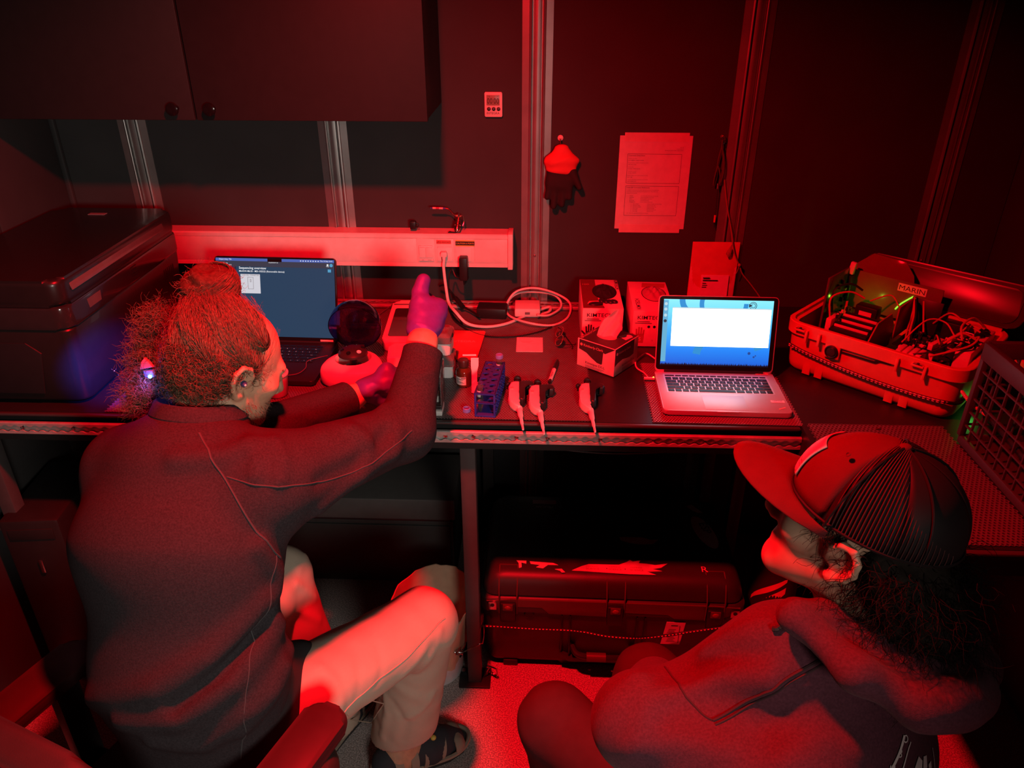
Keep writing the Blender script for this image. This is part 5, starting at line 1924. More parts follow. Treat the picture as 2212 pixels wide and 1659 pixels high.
# things in the crate
t = thing('syringe', 'red-lit white syringe cylinder standing among the gear in the crate', 'syringe', (1.085, -.985, ZB + .011), 0)
S0 = frame((0, 0, 0), (1, 0, 0), (0, 1, 0))
MB().lathe([(.010, 0), (.012, .004), (.012, .02), (.021, .03), (.021, .20), (.024, .202), (.024, .208), (.019, .208), (.018, .21), (.0001, .21)], 26, (0, 0, 0), (.10, .05, 1)).build('barrel', WHT, t)
MB().lathe([(.006, .21), (.006, .26), (.018, .262), (.018, .267), (.0001, .267)], 20, (0, 0, 0), (.10, .05, 1)).build('plunger', BLK, t)
MB().lathe([(.0245, .195), (.027, .197), (.027, .212), (.0245, .214)], 26, (0, 0, 0), (.10, .05, 1)).build('collar', GLB, t)
for k, (x, y, r, hh, m2) in enumerate(((1.12, -1.09, .035, .17, WHT), (1.24, -1.04, .040, .19, GREY), (1.30, -.92, .045, .20, WHT), (1.17, -.90, .030, .15, GREY), (1.22, -1.135, .028, .16, WHT))):
    tt = thing('sample_bottle', ('white sample bottle in the front corner of the crate', 'fat grey sample bottle in the middle of the crate', 'large white sample bottle at the back of the crate',
                                 'slim grey sample bottle beside the syringe in the crate', 'thin white sample bottle against the crate\'s front lattice')[k], 'bottle', (x, y, ZB + .0092), 0, 'bottles in the crate')
    MB().lathe([(.0001, 0), (r * .95, 0), (r, .004), (r, hh * .72), (r * .55, hh * .86), (r * .5, hh * .88)], 24).build('body', m2, tt)
    MB().lathe([(r * .58, hh * .86), (r * .6, hh * .87), (r * .6, hh), (r * .5, hh * 1.01), (.0001, hh * 1.01)], 24).build('cap', mat('cap_red', (.6, .05, .05), .4), tt)
t = thing('headset', 'black headset with pale ear pads lying on the crate and case edge', 'headset', (1.215, -.640, 0), 0)
O = Vector((1.215, -.640, 0))
R_ = lambda p: Vector(p) - O
ang = [math.radians(a) for a in range(-30, 215, 14)]
C1 = Vector((.02, -.03, 1.160))
MB().tube([C1 + Vector((.075 * math.cos(a), -.02 + .02 * math.sin(a), .072 * math.sin(a))) for a in ang], .0065, 8).build('head_band', BLK, t)
for k, (c, n_) in enumerate(((C1 + Vector((-.062, -.045, -.040)), (-.4, -.8, .5)), (C1 + Vector((.058, -.040, -.030)), (.2, -.8, .5)))):
    e_ = MB().lathe([(.030, -.022), (.038, -.014), (.040, 0), (.030, .006), (.014, .004), (.0001, .003)], 28, c, n_).build('ear_cup', BLK, t)
    MB().lathe([(.034, .003), (.040, .008), (.034, .018), (.022, .020), (.014, .012), (.0001, .010)], 28, c, n_).build('ear_pad', mat('pad_pale', (.60, .30, .30), .7), t)
MB().tube([C1 + Vector((-.075, -.05, -.03)), C1 + Vector((-.095, -.06, -.02)), C1 + Vector((-.115, -.05, -.045)), C1 + Vector((-.12, -.04, -.07))], .004, 8).build('boom', BLK, t)
b = MB()
MB().box(C1 + Vector((.0, -.03, -.085)), (.16, .10, .012), .004, rotm(.15, .08)).build('folded_cloth', mat('cloth_red', (.45, .10, .10), .85), t)

# ---------------------------------------------------------------- under the bench
# big black transit case
t = thing('transit_case', 'black hard transit case with torn red-lit stickers standing on the floor under the bench', 'case', (.232, -.472, 0), -.012)
CB = mat('transit_black', (.030, .022, .022), .42, bump=.12, bscale=320)
W2, D2 = .385, .218
b = MB()
rings = []
lv = ((.030, .022), (.012, .026), (.006, .04), (.0, .235), (-.006, .240), (-.006, .285), (-.002, .290), (.004, .293))
m = None
vs = []
for ins, z in lv:
    r_ = rrect(W2 - ins, D2 - ins, .035, 5)
    m = len(r_)
    vs += [(x, y, z) for x, y in r_]
fs = [tuple(range(m))[::-1], tuple((len(lv) - 1) * m + i for i in range(m))]
for j in range(len(lv) - 1):
    for i in range(m):
        fs.append((j * m + i, j * m + (i + 1) % m, (j + 1) * m + (i + 1) % m, (j + 1) * m + i))
MB().add(vs, fs).build('body', CB, t)
lv = ((.006, .294), (.002, .298), (.004, .318), (.010, .340), (.022, .356), (.040, .364), (.07, .366))
vs = []
for ins, z in lv:
    vs += [(x, y, z) for x, y in rrect(W2 - ins, D2 - ins, .04, 5)]
fs = [tuple(range(m))[::-1], tuple((len(lv) - 1) * m + i for i in range(m))]
for j in range(len(lv) - 1):
    for i in range(m):
        fs.append((j * m + i, j * m + (i + 1) % m, (j + 1) * m + (i + 1) % m, (j + 1) * m + i))
lid = MB().add(vs, fs).build('lid', CB, t)
RED2 = mat('case_trim', (.10, .030, .030), .35)
MB().prism([(-.370, .282), (-.335, .252), (-.315, .252), (-.290, .262), (-.240, .262), (-.205, .262), (-.185, .238), (.015, .234), (.035, .254), (.165, .252), (.185, .236), (.30, .234), (.36, .262), (.372, .286), (.30, .290), (-.3, .290)],
           0, .006, frame((0, -D2 - .0015, 0), (1, 0, 0), (0, 0, 1)), .001).build('front_flange', RED2, t)
for x in (-.352, .358):
    hp = MB().box((x, -D2 - .009, .266), (.024, .006, .030), .001).build('hasp', STEEL, t)
    MB().lathe([(.0060, 0), (.0060, .001), (.0001, .001)], 16, (x, -D2 - .0125, .270), (0, -1, 0)).build('padlock_hole', BLK, hp)
for x in (-.306, .010, .300):
    lt = MB().box((x, -D2 - .013, .246), (.046, .014, .072), .004).build('latch', BLK, t)
    MB().box((x, -D2 - .0205, .270), (.030, .004, .024), .003).build('latch_button', RED2, lt)
    MB().ell((x, -D2 - .0225, .270), (.010, .004, .008)).build('latch_knob', mat('knob_red', (.20, .03, .03), .25), lt)
    for s_ in (-1, 1):
        MB().tube([(x + s_ * .026, -D2 - .008, .236), (x + s_ * .026, -D2 - .009, .290), (x + s_ * .0265, -D2 - .002, .318), (x + s_ * .027, -D2 + .020, .350), (x + s_ * .027, -D2 + .055, .3665)], .0022, 6).build(
            'lid_rib', RED2, t)
    MB().box((x, -D2 + .058, .3655), (.055, .003, .002)).build('lid_bar', RED2, t)
MB().lathe([(.016, 0), (.016, .002), (.012, .004), (.012, .003), (.0001, .003)], 24, (-.243, -D2 + .001, .228), (0, -1, 0)).build('pressure_valve', BLK, t)
for x in (-.145, -.120, .078, .102):
    MB().box((x, -D2 - .001, .150), (.004, .010, .165), .001).build('guide_rib', BLK, t)
hd = MB().tube([(-.110, -D2 - .003, .108), (-.095, -D2 - .028, .100), (-.05, -D2 - .036, .098), (.02, -D2 - .036, .098), (.055, -D2 - .028, .100), (.070, -D2 - .003, .108)], .010, 10).build('handle', BLK, t)
MB().cyl((-.068, -D2 - .036, .098), (-.010, -D2 - .036, .098), .0135, n=16).build('handle_grip', RED2, hd)
MB().prism([(-.150, .085), (-.115, .062), (.090, .060), (.120, .082), (.120, .065), (.095, .046), (-.120, .046), (-.150, .068)][::-1], 0, .014, frame((0, -D2 + .004, 0), (1, 0, 0), (0, 0, 1)), .002).build('bumper', CB, t)
for x in (-.30, .30):
    MB().box((x, -D2 + .022, .012), (.045, .03, .024), .003).build('foot', BLK, t)
    MB().box((x, D2 - .022, .012), (.045, .03, .024), .003).build('foot', BLK, t)
MB().prism([(-.14, .0), (.30, .0), (.33, .018), (-.16, .018)], 0, .05, frame((0, -D2 + .07, .004), (1, 0, 0), (0, 0, 1)), .003).build('skid', BLK, t)
lb = MB().prism([(.155, .128), (.212, .128), (.222, .218), (.166, .218)], 0, .0012, frame((0, -D2 - .0008, 0), (1, 0, 0), (0, 0, 1))).build('shipping_label', PAPER, t)
b = MB()
for k in range(9):
    b.add([(.170 + .002 * (k % 3), -D2 - .0026, .140 + .006 * k), (.196 - .004 * (k % 2), -D2 - .0026, .140 + .006 * k), (.196 - .004 * (k % 2), -D2 - .0026, .1415 + .006 * k), (.170 + .002 * (k % 3), -D2 - .0026, .1415 + .006 * k)], [(0, 1, 2, 3)])
b.box((.206, -D2 - .0026, .17), (.0015, .0004, .07)).box((.190, -D2 - .0026, .205), (.020, .0004, .0025))
b.build('print', INK, lb, 0)
ST = mat('sticker_pale', (.72, .44, .44), .55)
LZ = .3665


def sticker(pts, z=None, m_=ST):
    return MB().prism([(x, y - .082) for x, y in pts], LZ - .0012, LZ + .0007, bev=0).build('sticker', m_, lid, 0)


sk = sticker([(-.120, -.095), (-.090, -.075), (-.07, -.066), (.02, -.064), (.045, -.050), (.055, -.040), (.062, -.048), (.085, -.042), (.080, -.054), (.105, -.056), (.128, -.060), (.165, -.052), (.145, -.070), (.118, -.078), (.145, -.085), (.10, -.090),
              (.125, -.102), (.05, -.103)])
b = MB()
for k, x in enumerate((-.078, -.012, .052)):
    b.text('YXPRESS', frame((x, -.160, LZ + .0009), (1, 0, 0), (0, 1, 0)), .0065)
    b.text('SCIENCE', frame((x, -.171, LZ + .0009), (1, 0, 0), (0, 1, 0)), .0070, bold=True)
b.build('lettering', mat('ink_red', ()), sk, 0)
sticker([(-.285, -.060), (-.255, -.060), (-.255, -.072), (-.270, -.068), (-.268, -.088), (-.276, -.092), (-.278, -.070)])
sticker([(-.245, -.062), (-.175, -.066), (-.160, -.074), (-.190, -.074), (-.205, -.090), (-.225, -.086), (-.212, -.076), (-.242, -.072)])
sticker([(-.170, -.092), (-.150, -.090), (-.140, -.104), (-.150, -.106), (-.155, -.098)])
MB().text('R', frame((.262, -.165, LZ + .0006), (1, 0, 0), (0, 1, 0)), .024).build('lettering', ST, lid, 0)
GS = mat('sticker_grey', (.50, .45, .46), .6)
T2 = frame((0, 0, LZ), (1, 0, 0), (0, 1, 0))
ov = MB().prism([(.300 + .030 * math.cos(a) - .018 * math.sin(a), .020 + .078 * math.sin(a)) for a in np.linspace(0, 2 * PI, 30, False)], 0, .0008, T2).build('oval_sticker', GS, lid, 0)
MB().text('ESP', T2 @ Matrix.Translation((.288, .062, .0012)) @ Matrix.Rotation(-1.35, 4, 'Z'), .026, bold=True).build('lettering', INK, ov, 0)
MB().prism([(.262, .150), (.280, .162), (.300, .135), (.312, .118), (.296, .118), (.280, .128)][::-1], 0, .0008, T2).build('fish_sticker', GS, lid, 0)
MB().text('PELICAN', T2 @ Matrix.Translation((.226, .108, .0006)) @ Matrix.Rotation(-1.42, 4, 'Z'), .024).build('lettering', mat('lettering_dim', (.10, .10, .10)), lid, 0)
sp_ = MB().box((-.205, .152, LZ), (.078, .020, .0010)).build('label_strip', GS, lid)
MB().text('PELICAN', T2 @ Matrix.Translation((-.178, .128, .0006)) @ Matrix.Rotation(PI, 4, 'Z'), .010, bold=True).build('lettering', GS, lid, 0)
MB().prism([(.030, -.018), (.10, -.016), (.125, -.026), (.150, -.024), (.142, -.036), (.13, -.046), (.09, -.050), (.06, -.044), (.034, -.034)][::-1], 0, .0008, T2).build('sticker', GS, lid, 0)
b = MB()
for k, q_ in enumerate(('MINION', 'ESP', 'Monterey survey', 'return to', 'storage')):
    b.text(q_, T2 @ Matrix.Translation((-.245, .080 - k * .030, .0006)), .017 if k == 0 else .012)
b.build('handwriting', mat('marker_dim', (.06, .06, .065)), lid, 0)['kind'] = 'stuff'

# bungee in front of it
t = thing('bungee_cord', 'flecked bungee cord stretched across the front of the black transit case', 'cord', (0, 0, 0))
P = [(-0.1440, -0.7150, 0.2027), (-0.1069, -0.7120, 0.1992), (-0.0033, -0.7080, 0.1898), (0.1004, -0.7080, 0.1882), (0.1500, -0.7260, 0.2012), (0.2144, -0.7400, 0.2015), (0.2820, -0.7420, 0.1989), (0.3402, -0.7200, 0.1800), (0.4090, -0.7120, 0.1858), (0.4885, -0.7120, 0.2058), (0.6052, -0.7160, 0.2368)]
Q = spline(P, 14)
MB().tube(Q, .0042, 8, sm=1).build('cord', BLK, t)
first = None
acc = 0
nxt = .006
for i in range(1, len(Q)):
    L_ = (Q[i] - Q[i - 1]).length
    while nxt <= acc + L_:
        a = Q[i - 1].lerp(Q[i], (nxt - acc) / L_)
        if first is None:
            first = o = MB().box((0, 0, 0), (.0060, .0020, .0030), .0006, seg=1).build('fleck', mat('fleck_pale', ()), t)
        else:
            o = first.copy()
            COL.objects.link(o)
        o.matrix_local = frame(a + Vector((0, -.0032, .0022)), Q[i] - Q[i - 1], (0, 0, 1))
        nxt += .0105
    acc += L_
b = MB()
co_ = []
for k in range(60):
    a = k * .63
    co_.append((-.232 + k * .00042, -.762 + .0085 * math.cos(a), .142 + .0085 * math.sin(a)))
MB().tube(co_, .0011, 5, sm=2).build('spring', STEEL, t)
MB().tube([(-.207, -.762, .142), (-.19, -.764, .155), (-.165, -.764, .172), (-.155, -.760, .178), (-.150, -.752, .170)], .0018, 6).build('hook_wire', STEEL, t)
MB().tube([(-.150, -.752, .170), (-.146, -.735, .19), (-.150, -.71, .20), (-.165, -.700, .18), (-0.1440, -0.7150, 0.2027)], .0016, 6).build('hook_wire', STEEL, t)
MB().tube([(-.150, -.735, .012), (-.130, -.73, .05), (-.125, -.725, .02), (-.110, -.735, .018), (-.112, -.735, .045), (-.140, -.732, .055)], .0022, 6).build('end_hook', STEEL, t)

# striped bag beside the cases
t = thing('striped_bag', 'black bag with bright curved stripes standing at the right end of the transit cases', 'bag', (.735, -.560, 0), 0)
prs = [('e', (0, 0, .06), (.01, .02, .36), (.070, .11), (.060, .09), (1, 0, 0), .03), ('c', (.0, -.02, .40), (.03, .05, .42), .045, .03, .05)]
body('bag', prs, .006, mat('bag_black', (.02, .016, .016), .7, bump=.1), t)
for k, (z0, z1, wd) in enumerate(((.20, .33, .014), (.13, .29, .022), (.06, .14, .020))):
    vs, fs = [], []
    for i in range(13):
        u = i / 12
        a = PI + .15 + u * 1.45
        z = z0 + (z1 - z0) * u ** .8
        for q in (0, 1):
            zz = z + q * wd * (1 + .6 * math.sin(PI * u))
            rx, ry = .0725 - .010 * zz / .36, .1125 - .02 * zz / .36
            vs.append((.01 * zz / .36 + rx * math.cos(a), .02 * zz / .36 + ry * math.sin(a), zz))
    for i in range(12):
        fs.append((2 * i, 2 * i + 2, 2 * i + 3, 2 * i + 1))
    MB().add(vs, fs).build('stripe', mat('stripe_red', (.75, .25, .22), .5), t)
MB().tube([(-.03, -.07, .40), (-.045, -.09, .44), (.01, -.08, .47), (.05, -.05, .44), (.04, -.03, .40)], .006, 8).build('carry_strap', BLK, t)

# waste bin with a paper liner
t = thing('waste_bin', 'white round waste bin with a folded-over paper bag liner next to the bench post', 'bin', (-.305, -.690, 0), 0)
MB().lathe([(.0001, .0), (.082, .0), (.086, .004), (.092, .105), (.0935, .107), (.090, .107), (.083, .008), (.0001, .006)], 40).build('bucket', mat('bin_white', (.62, .60, .62), .45), t)
n, m_ = 48, 14
vs, fs = [], []
rr = random.Random(4)
ph = [rr.uniform(0, 6.28) for _ in range(6)]
for side in (1, 0):
    for j in range(m_ + 1):
        v = j / m_
        for i in range(n):
            a = 2 * PI * i / n
            r = (.0945 if side else .0925) + .030 * v ** 1.3 + (.0022 + .003 * (1 - v)) * math.sin(7 * a + ph[0]) + .002 * math.sin(13 * a + ph[1] + 5 * v) + .0015 * math.sin(23 * a + 9 * v)
            z = .080 + (.275 - .080 + .035 * math.sin(a + .6)) * v + (.012 * math.sin(5 * a + ph[2]) * (1 - v) if v < .3 else 0)
            if side == 0:
                r -= .0012
            vs.append((r * math.cos(a), r * math.sin(a), z))
K = (m_ + 1) * n
for q in (0, 1):
    for j in range(m_):
        for i in range(n):
            f_ = (q * K + j * n + i, q * K + j * n + (i + 1) % n, q * K + (j + 1) * n + (i + 1) % n, q * K + (j + 1) * n + i)
            fs.append(f_ if q == 0 else f_[::-1])
for i in range(n):
    fs.append((m_ * n + i, m_ * n + (i + 1) % n, K + m_ * n + (i + 1) % n, K + m_ * n + i))
MB().add(vs, fs).build('paper_liner', mat('kraft_paper', (.50, .36, .24), .8, bump=.1, bscale=60), t, 50)
MB().tube([(.086, -.060, .108), (.098, -.03, .110), (.103, .0, .110), (.096, .04, .110)], .003, 6).build('band', BLK, t)

# pale low cabinet and beam behind, under the left half of the bench
t = thing('low_drawer_unit', 'dark low storage unit with a pale top rail under the left half of the bench', 'cabinet', (-.640, -.170, 0), 0)
MB().box((0, 0, .14), (.72, .30, .27), .004).build('body', mat('unit_dark', (.030, .029, .028), .6), t)
MB().box((0, -.02, .330), (.74, .28, .085), .006).build('top_rail', mat('unit_grey', (.075, .072, .07), .55), t)
MB().box((0, -.152, .15), (.70, .008, .22), .003).build('door', mat('unit_dark', ()), t)
MB().box((0, -.10, .282), (.70, .10, .012)).build('plinth', BLK, t)

# dark equipment under the bench at the left
LB = mat('equipment_black', (.016, .013, .013), .45, bump=.05)
t = thing('equipment_box', 'tall black box with a small bright latch under the far left end of the bench', 'equipment box', (-1.385, -.640, 0), .10)
MB().box((0, 0, .315), (.16, .30, .60), .012).build('body', LB, t)
MB().box((0, -.153, .46), (.012, .006, .045), .002).build('latch', STEEL, t)
MB().box((0, -.151, .57), (.12, .004, .035), .002).build('front_plate', LB, t)
for sx in (-1, 1):
    MB().box((sx * .06, 0, .0075), (.02, .25, .015)).build('foot', BLK, t)
t = thing('equipment_box', 'black grille-fronted box beside the tall black box at the left', 'equipment box', (-1.165, -.660, 0), .10)
MB().box((0, 0, .275), (.20, .28, .52), .010).build('body', LB, t)
MB().box((0, -.142, .28), (.17, .004, .40), .002).build('grille', mat('grille_dark', (.03, .02, .02), .4), t)
first = None
for k in range(24):
    if first is None:
        first = o = MB().box((0, -.1452, .085), (.165, .003, .006)).build('grille_bar', BLK, t)
    else:
        o = first.copy()
        COL.objects.link(o)
        o.location = (0, 0, k * .0165)
for sx in (-1, 1):
    MB().box((sx * .07, 0, .0075), (.02, .23, .015)).build('foot', BLK, t)
t = thing('hanging_lead', 'thin dark cable sagging below the bench behind the front track', 'cable', (0, 0, 0))
MB().tube([(-.16, -.72, .87), (-.05, -.70, .84), (.10, -.68, .805), (.22, -.68, .80), (.36, -.68, .81), (.50, -.70, .84), (.60, -.72, .87)], .0022, 6).build('cord', mat('cable_grey', (.06, .06, .06), .5), t)


# ---------------------------------------------------------------- people
# <BODYDEFS>
def head_prims(c, R, k=1.0, female=False):
    """Head in a local frame (x right, y forward, z up) placed at c."""
    R = np.array(R, float)
    c = np.array(c, float)
    g = lambda x, y, z: tuple(c + R @ (np.array((x, y, z)) * k))
    j = .90 if female else 1.0
    L = [('o', g(0, -.012, .035), (.074 * k, .096 * k, .088 * k), R, 0),
         ('o', g(0, .040, -.028), (.058 * k * j, .056 * k, .082 * k), R, .03),
         ('c', g(.048 * j, .005, -.050), g(.012, .074, -.094), .026 * k * j, .019 * k, .03),
         ('c', g(-.048 * j, .005, -.050), g(-.012, .074, -.094), .026 * k * j, .019 * k, .03),
         ('o', g(0, .078, -.098), (.020 * k, .017 * k, .017 * k), R, .02),
         ('c', g(-.036, .082, .024), g(.036, .082, .024), .010 * k, .010 * k, .02),
         ('o', g(.046, .058, -.014), (.020 * k, .022 * k, .016 * k), R, .025),
         ('o', g(-.046, .058, -.014), (.020 * k, .022 * k, .016 * k), R, .025),
         ('cut', ('o', g(.031, .104, .004), (.015 * k, .014 * k, .010 * k), R), .012),
         ('cut', ('o', g(-.031, .104, .004), (.015 * k, .014 * k, .010 * k), R), .012),
         ('o', g(.031, .083, .003), (.0125 * k, .0115 * k, .0095 * k), R, .002),
         ('o', g(-.031, .083, .003), (.0125 * k, .0115 * k, .0095 * k), R, .002),
         ('c', g(0, .094, .014), g(0, .115, -.028), .0075 * k, .0105 * k, .012),
         ('o', g(.010, .103, -.033), (.008 * k, .009 * k, .007 * k), R, .008), ('o', g(-.010, .103, -.033), (.008 * k, .009 * k, .007 * k), R, .008),
         ('c', g(-.018, .090, -.058), g(.018, .090, -.058), .006 * k, .006 * k, .008),
         ('c', g(-.015, .090, -.069), g(.015, .090, -.069), .0065 * k, .0065 * k, .004)]
    for s in (1, -1):
        e = lambda x, y, z: g(s * x, y, z)
        pts = [(.070, .006, -.012), (.078, .004, .010), (.084, -.008, .024), (.088, -.024, .026), (.089, -.034, .012), (.087, -.034, -.006), (.082, -.026, -.022), (.076, -.012, -.034), (.072, -.002, -.034)]
        for a, b in zip(pts[:-1], pts[1:]):
            L.append(('c', e(*a), e(*b), .0052 * k, .0050 * k, .004))
        L.append(('o', e(.074, -.014, -.002), (.006 * k, .019 * k, .026 * k), R, .006))
        L.append(('o', e(.074, -.010, -.034), (.007 * k, .010 * k, .010 * k), R, .006))
        L.append(('cut', ('o', e(.0885, -.012, -.004), (.007 * k, .009 * k, .014 * k), R), .004))
    return L


MAN_HC = (-0.6006, -1.0671, 1.2354)
MAN_R = rot_from((.62, .60, -.46), (0.02, 0.0, 1))
MAN_NECK = (-.655, -1.145, 1.120)
gm = lambda x, y, z: tuple(np.array(MAN_HC) + MAN_R @ np.array((x, y, z)))
MAN_HEAD = head_prims(MAN_HC, MAN_R) + [('c', gm(0, -.040, -.055), MAN_NECK, .056, .062, .03), ('c', MAN_NECK, (-.67, -1.19, 1.05), .06, .09, .03)]
M_RSH = (-0.4961, -1.2183, 1.0718)
M_REL = (-0.2842, -0.9866, 1.0447)
M_RWR = (-0.2637, -0.8194, 1.1761)
M_LSH = (-.805, -1.150, 1.045)
M_RCF = (-0.2611, -0.8521, 1.1571)
M_LCF = (-0.4544, -0.8453, 1.0348)
M_LEL = (-0.5873, -1.0275, 1.0535)
M_LWR = (-0.4453, -0.8288, 1.0333)
UU = (.97, -.20, 0)
MAN_FLEECE = [('e', (-.650, -1.375, .555), (-.655, -1.370, .74), (.178, .130), (.180, .130), UU, 0),
              ('e', (-.655, -1.370, .74), (-.672, -1.275, .97), (.180, .130), (.190, .138), UU, .05),
              ('e', (-.672, -1.275, .97), (-.668, -1.205, 1.075), (.190, .138), (.160, .100), UU, .05),
              ('c', (-.668, -1.20, 1.075), MAN_NECK, .100, .078, .05),
              ('c', (-.63, -1.20, 1.085), M_RSH, .085, .080, .06),
              ('c', (-.70, -1.18, 1.080), M_LSH, .085, .078, .06),
              ('c', M_RSH, M_REL, .084, .060, .05), ('c', M_REL, M_RCF, .061, .045, .03),
              ('c', M_LSH, M_LEL, .078, .060, .04), ('c', M_LEL, M_LCF, .058, .044, .03)]
M_RHIP = (-.545, -1.340, .570)
M_RKN = (-.262, -1.060, .560)
M_RAN = (-.350, -1.025, .085)
M_LHIP = (-.730, -1.330, .560)
M_LKN = (-.662, -.885, .530)
M_LAN = (-.560, -.965, .085)
MAN_TROUSERS = [('e', (-.650, -1.37, .56), (-.650, -1.37, .66), (.165, .125), (.160, .120), UU, 0),
                ('c', M_RHIP, M_RKN, .100, .078, .04), ('c', M_RKN, M_RAN, .076, .086, .03),
                ('c', M_LHIP, M_LKN, .100, .076, .04), ('c', M_LKN, M_LAN, .075, .082, .03)]
W_HC = (0.4169, -1.5764, 1.2704)
W_R = rot_from((-.74, .66, .12), (.28, -.12, .93))
gw = lambda x, y, z: tuple(np.array(W_HC) + W_R @ np.array((x, y, z)) * .96)
W_NECK = (.425, -1.615, 1.085)
WOM_HEAD = head_prims(W_HC, W_R, .96, True) + [('c', gw(0, -.035, -.060), W_NECK, .048, .055, .03), ('c', W_NECK, (.43, -1.63, .98), .055, .08, .03)]
W_LSH = (.335, -1.735, .975)
W_LEL = (0.1571, -1.6359, 0.9644)
W_LWR = (0.2000, -1.5045, 0.8888)
W_RSH = (.520, -1.500, .955)
W_REL = (.400, -1.400, .76)
W_RWR = (.250, -1.430, .69)
UW = (.60, .80, 0)
WOM_HOODIE = [('e', (.435, -1.62, .52), (.44, -1.63, .72), (.175, .140), (.175, .135), UW, 0),
              ('e', (.44, -1.63, .72), (.43, -1.625, .93), (.175, .135), (.180, .130), UW, .05),
              ('e', (.43, -1.625, .93), (.425, -1.615, 1.0), (.180, .130), (.130, .095), UW, .05),
              ('c', (.425, -1.615, 1.0), W_NECK, .090, .070, .04),
              ('c', (.40, -1.66, .985), W_LSH, .080, .078, .05), ('c', (.45, -1.56, .985), W_RSH, .080, .078, .05),
              ('c', W_LSH, W_LEL, .080, .068, .04), ('c', W_LEL, W_LWR, .062, .045, .03),
              ('c', (0.3419, -1.6223, 1.0831), (0.2642, -1.6024, 0.9771), .080, .072, .05), ('c', W_RSH, W_REL, .075, .060, .04), ('c', W_REL, W_RWR, .058, .042, .03)]
WOM_HOOD = [('c', (0.3294, -1.6552, 1.1968), (0.3867, -1.7240, 1.1763), .016, .022, 0), ('c', (0.3867, -1.7240, 1.1763), (0.4570, -1.7479, 1.1476), .022, .020, .02),
            ('c', (0.3852, -1.6419, 1.1816), (0.4754, -1.7296, 1.1487), .024, .032, .03), ('c', (0.4608, -1.6203, 1.1421), (0.5113, -1.7131, 1.1346), .032, .036, .04),
            ('c', (0.5381, -1.6028, 1.1055), (0.5452, -1.6930, 1.1166), .036, .038, .04), ('c', (0.6059, -1.5831, 1.0739), (0.5850, -1.6388, 1.0986), .032, .036, .03),
            ('c', (0.5089, -1.7262, 1.1315), (0.4570, -1.7479, 1.1476), .026, .020, .03),
            ('c', (0.3294, -1.6546, 1.1978), (0.4697, -1.6009, 1.1354), .016, .022, .03), ('c', (0.4697, -1.6009, 1.1354), (0.6114, -1.5726, 1.0720), .022, .028, .03)]
W_LHIP = (.395, -1.640, .555)
W_LKN = (0.0492, -1.3104, 0.5450)
W_RHIP = (.480, -1.520, .555)
W_RKN = (0.2540, -1.1935, 0.5450)
WOM_TROUSERS = [('e', (.43, -1.60, .55), (.435, -1.61, .64), (.165, .13), (.160, .125), UW, 0),
                ('c', W_LHIP, W_LKN, .095, .074, .04), ('c', W_LKN, (.115, -1.330, .10), .072, .070, .03),
                ('c', W_RHIP, W_RKN, .095, .072, .04), ('c', W_RKN, (.250, -1.200, .10), .070, .068, .03)]
# </BODYDEFS>


def joined(name, parts, m, it=2):
    """One mesh from several nets of the same body."""
    Vs, Fs, n = [], [], 0
    for L, h in parts:
        V, Fc = snet(L, h)
        for _ in range(it):
            A = np.zeros_like(V)
            c = np.zeros(len(V))
            for i in range(4):
                a, b = Fc[:, i], Fc[:, (i + 1) % 4]
                np.add.at(A, a, V[b])
                np.add.at(A, b, V[a])
                np.add.at(c, a, 1)
                np.add.at(c, b, 1)
            V = V * .55 + .45 * A / np.maximum(c, 1)[:, None]
        Vs.append(V)
        Fs.append(Fc + n)
        n += len(V)
    me = bpy.data.meshes.new(name)
    me.from_pydata(np.concatenate(Vs).tolist(), [], np.concatenate(Fs).tolist())
    me.materials.append(m)
    me.shade_smooth()
    o = bpy.data.objects.new(name, me)
    COL.objects.link(o)
    return o


def strands(name, paths, r, m, parent):
    """Thin three-sided hairs along paths (list of (k,3) arrays)."""
    vs, fs = [], []
    n = 0
    for P in paths:
        k = len(P)
        T = np.gradient(P, axis=0)
        T /= np.linalg.norm(T, axis=1)[:, None] + 1e-9
        X = np.cross(T, (.31, .52, .79))
        X /= np.linalg.norm(X, axis=1)[:, None] + 1e-9
        Y_ = np.cross(T, X)
        rad = r * np.linspace(1, .35, k)[:, None]
        ring = [P + rad * (X * math.cos(a) + Y_ * math.sin(a)) for a in (0, 2.094, 4.189)]
        vs.append(np.stack(ring, 1).reshape(-1, 3))
        i = np.arange(k - 1)[:, None] * 3 + n
        f = np.concatenate([np.concatenate([i + a, i + (a + 1) % 3, i + 3 + (a + 1) % 3, i + 3 + a], 1) for a in range(3)])
        fs.append(f)
        n += 3 * k
    me = bpy.data.meshes.new(name)
    me.from_pydata(np.concatenate(vs).tolist(), [], np.concatenate(fs).tolist())
    me.materials.append(m)
    me.shade_smooth()
    o = bpy.data.objects.new(name, me)
    COL.objects.link(o)
    o.parent = parent
    return o


rng = np.random.default_rng(12)


def curly(p, d, length, curl, turns, drift, k=11):
    """A hair starting at p along d with growing helical curl and a drift vector."""
    t = np.linspace(0, 1, k)[:, None]
    d = d / np.linalg.norm(d)
    x = np.cross(d, rng.normal(size=3))
    x /= np.linalg.norm(x)
    y = np.cross(d, x)
    ph = rng.uniform(0, 6.28)
    return p + d * length * t + drift * t * t + curl * np.minimum(t * 2, 1) * (x * np.cos(ph + turns * 6.28 * t) + y * np.sin(ph + turns * 6.28 * t))


def person(name, label, body_obj):
    tag(body_obj, label, 'person')
    return body_obj


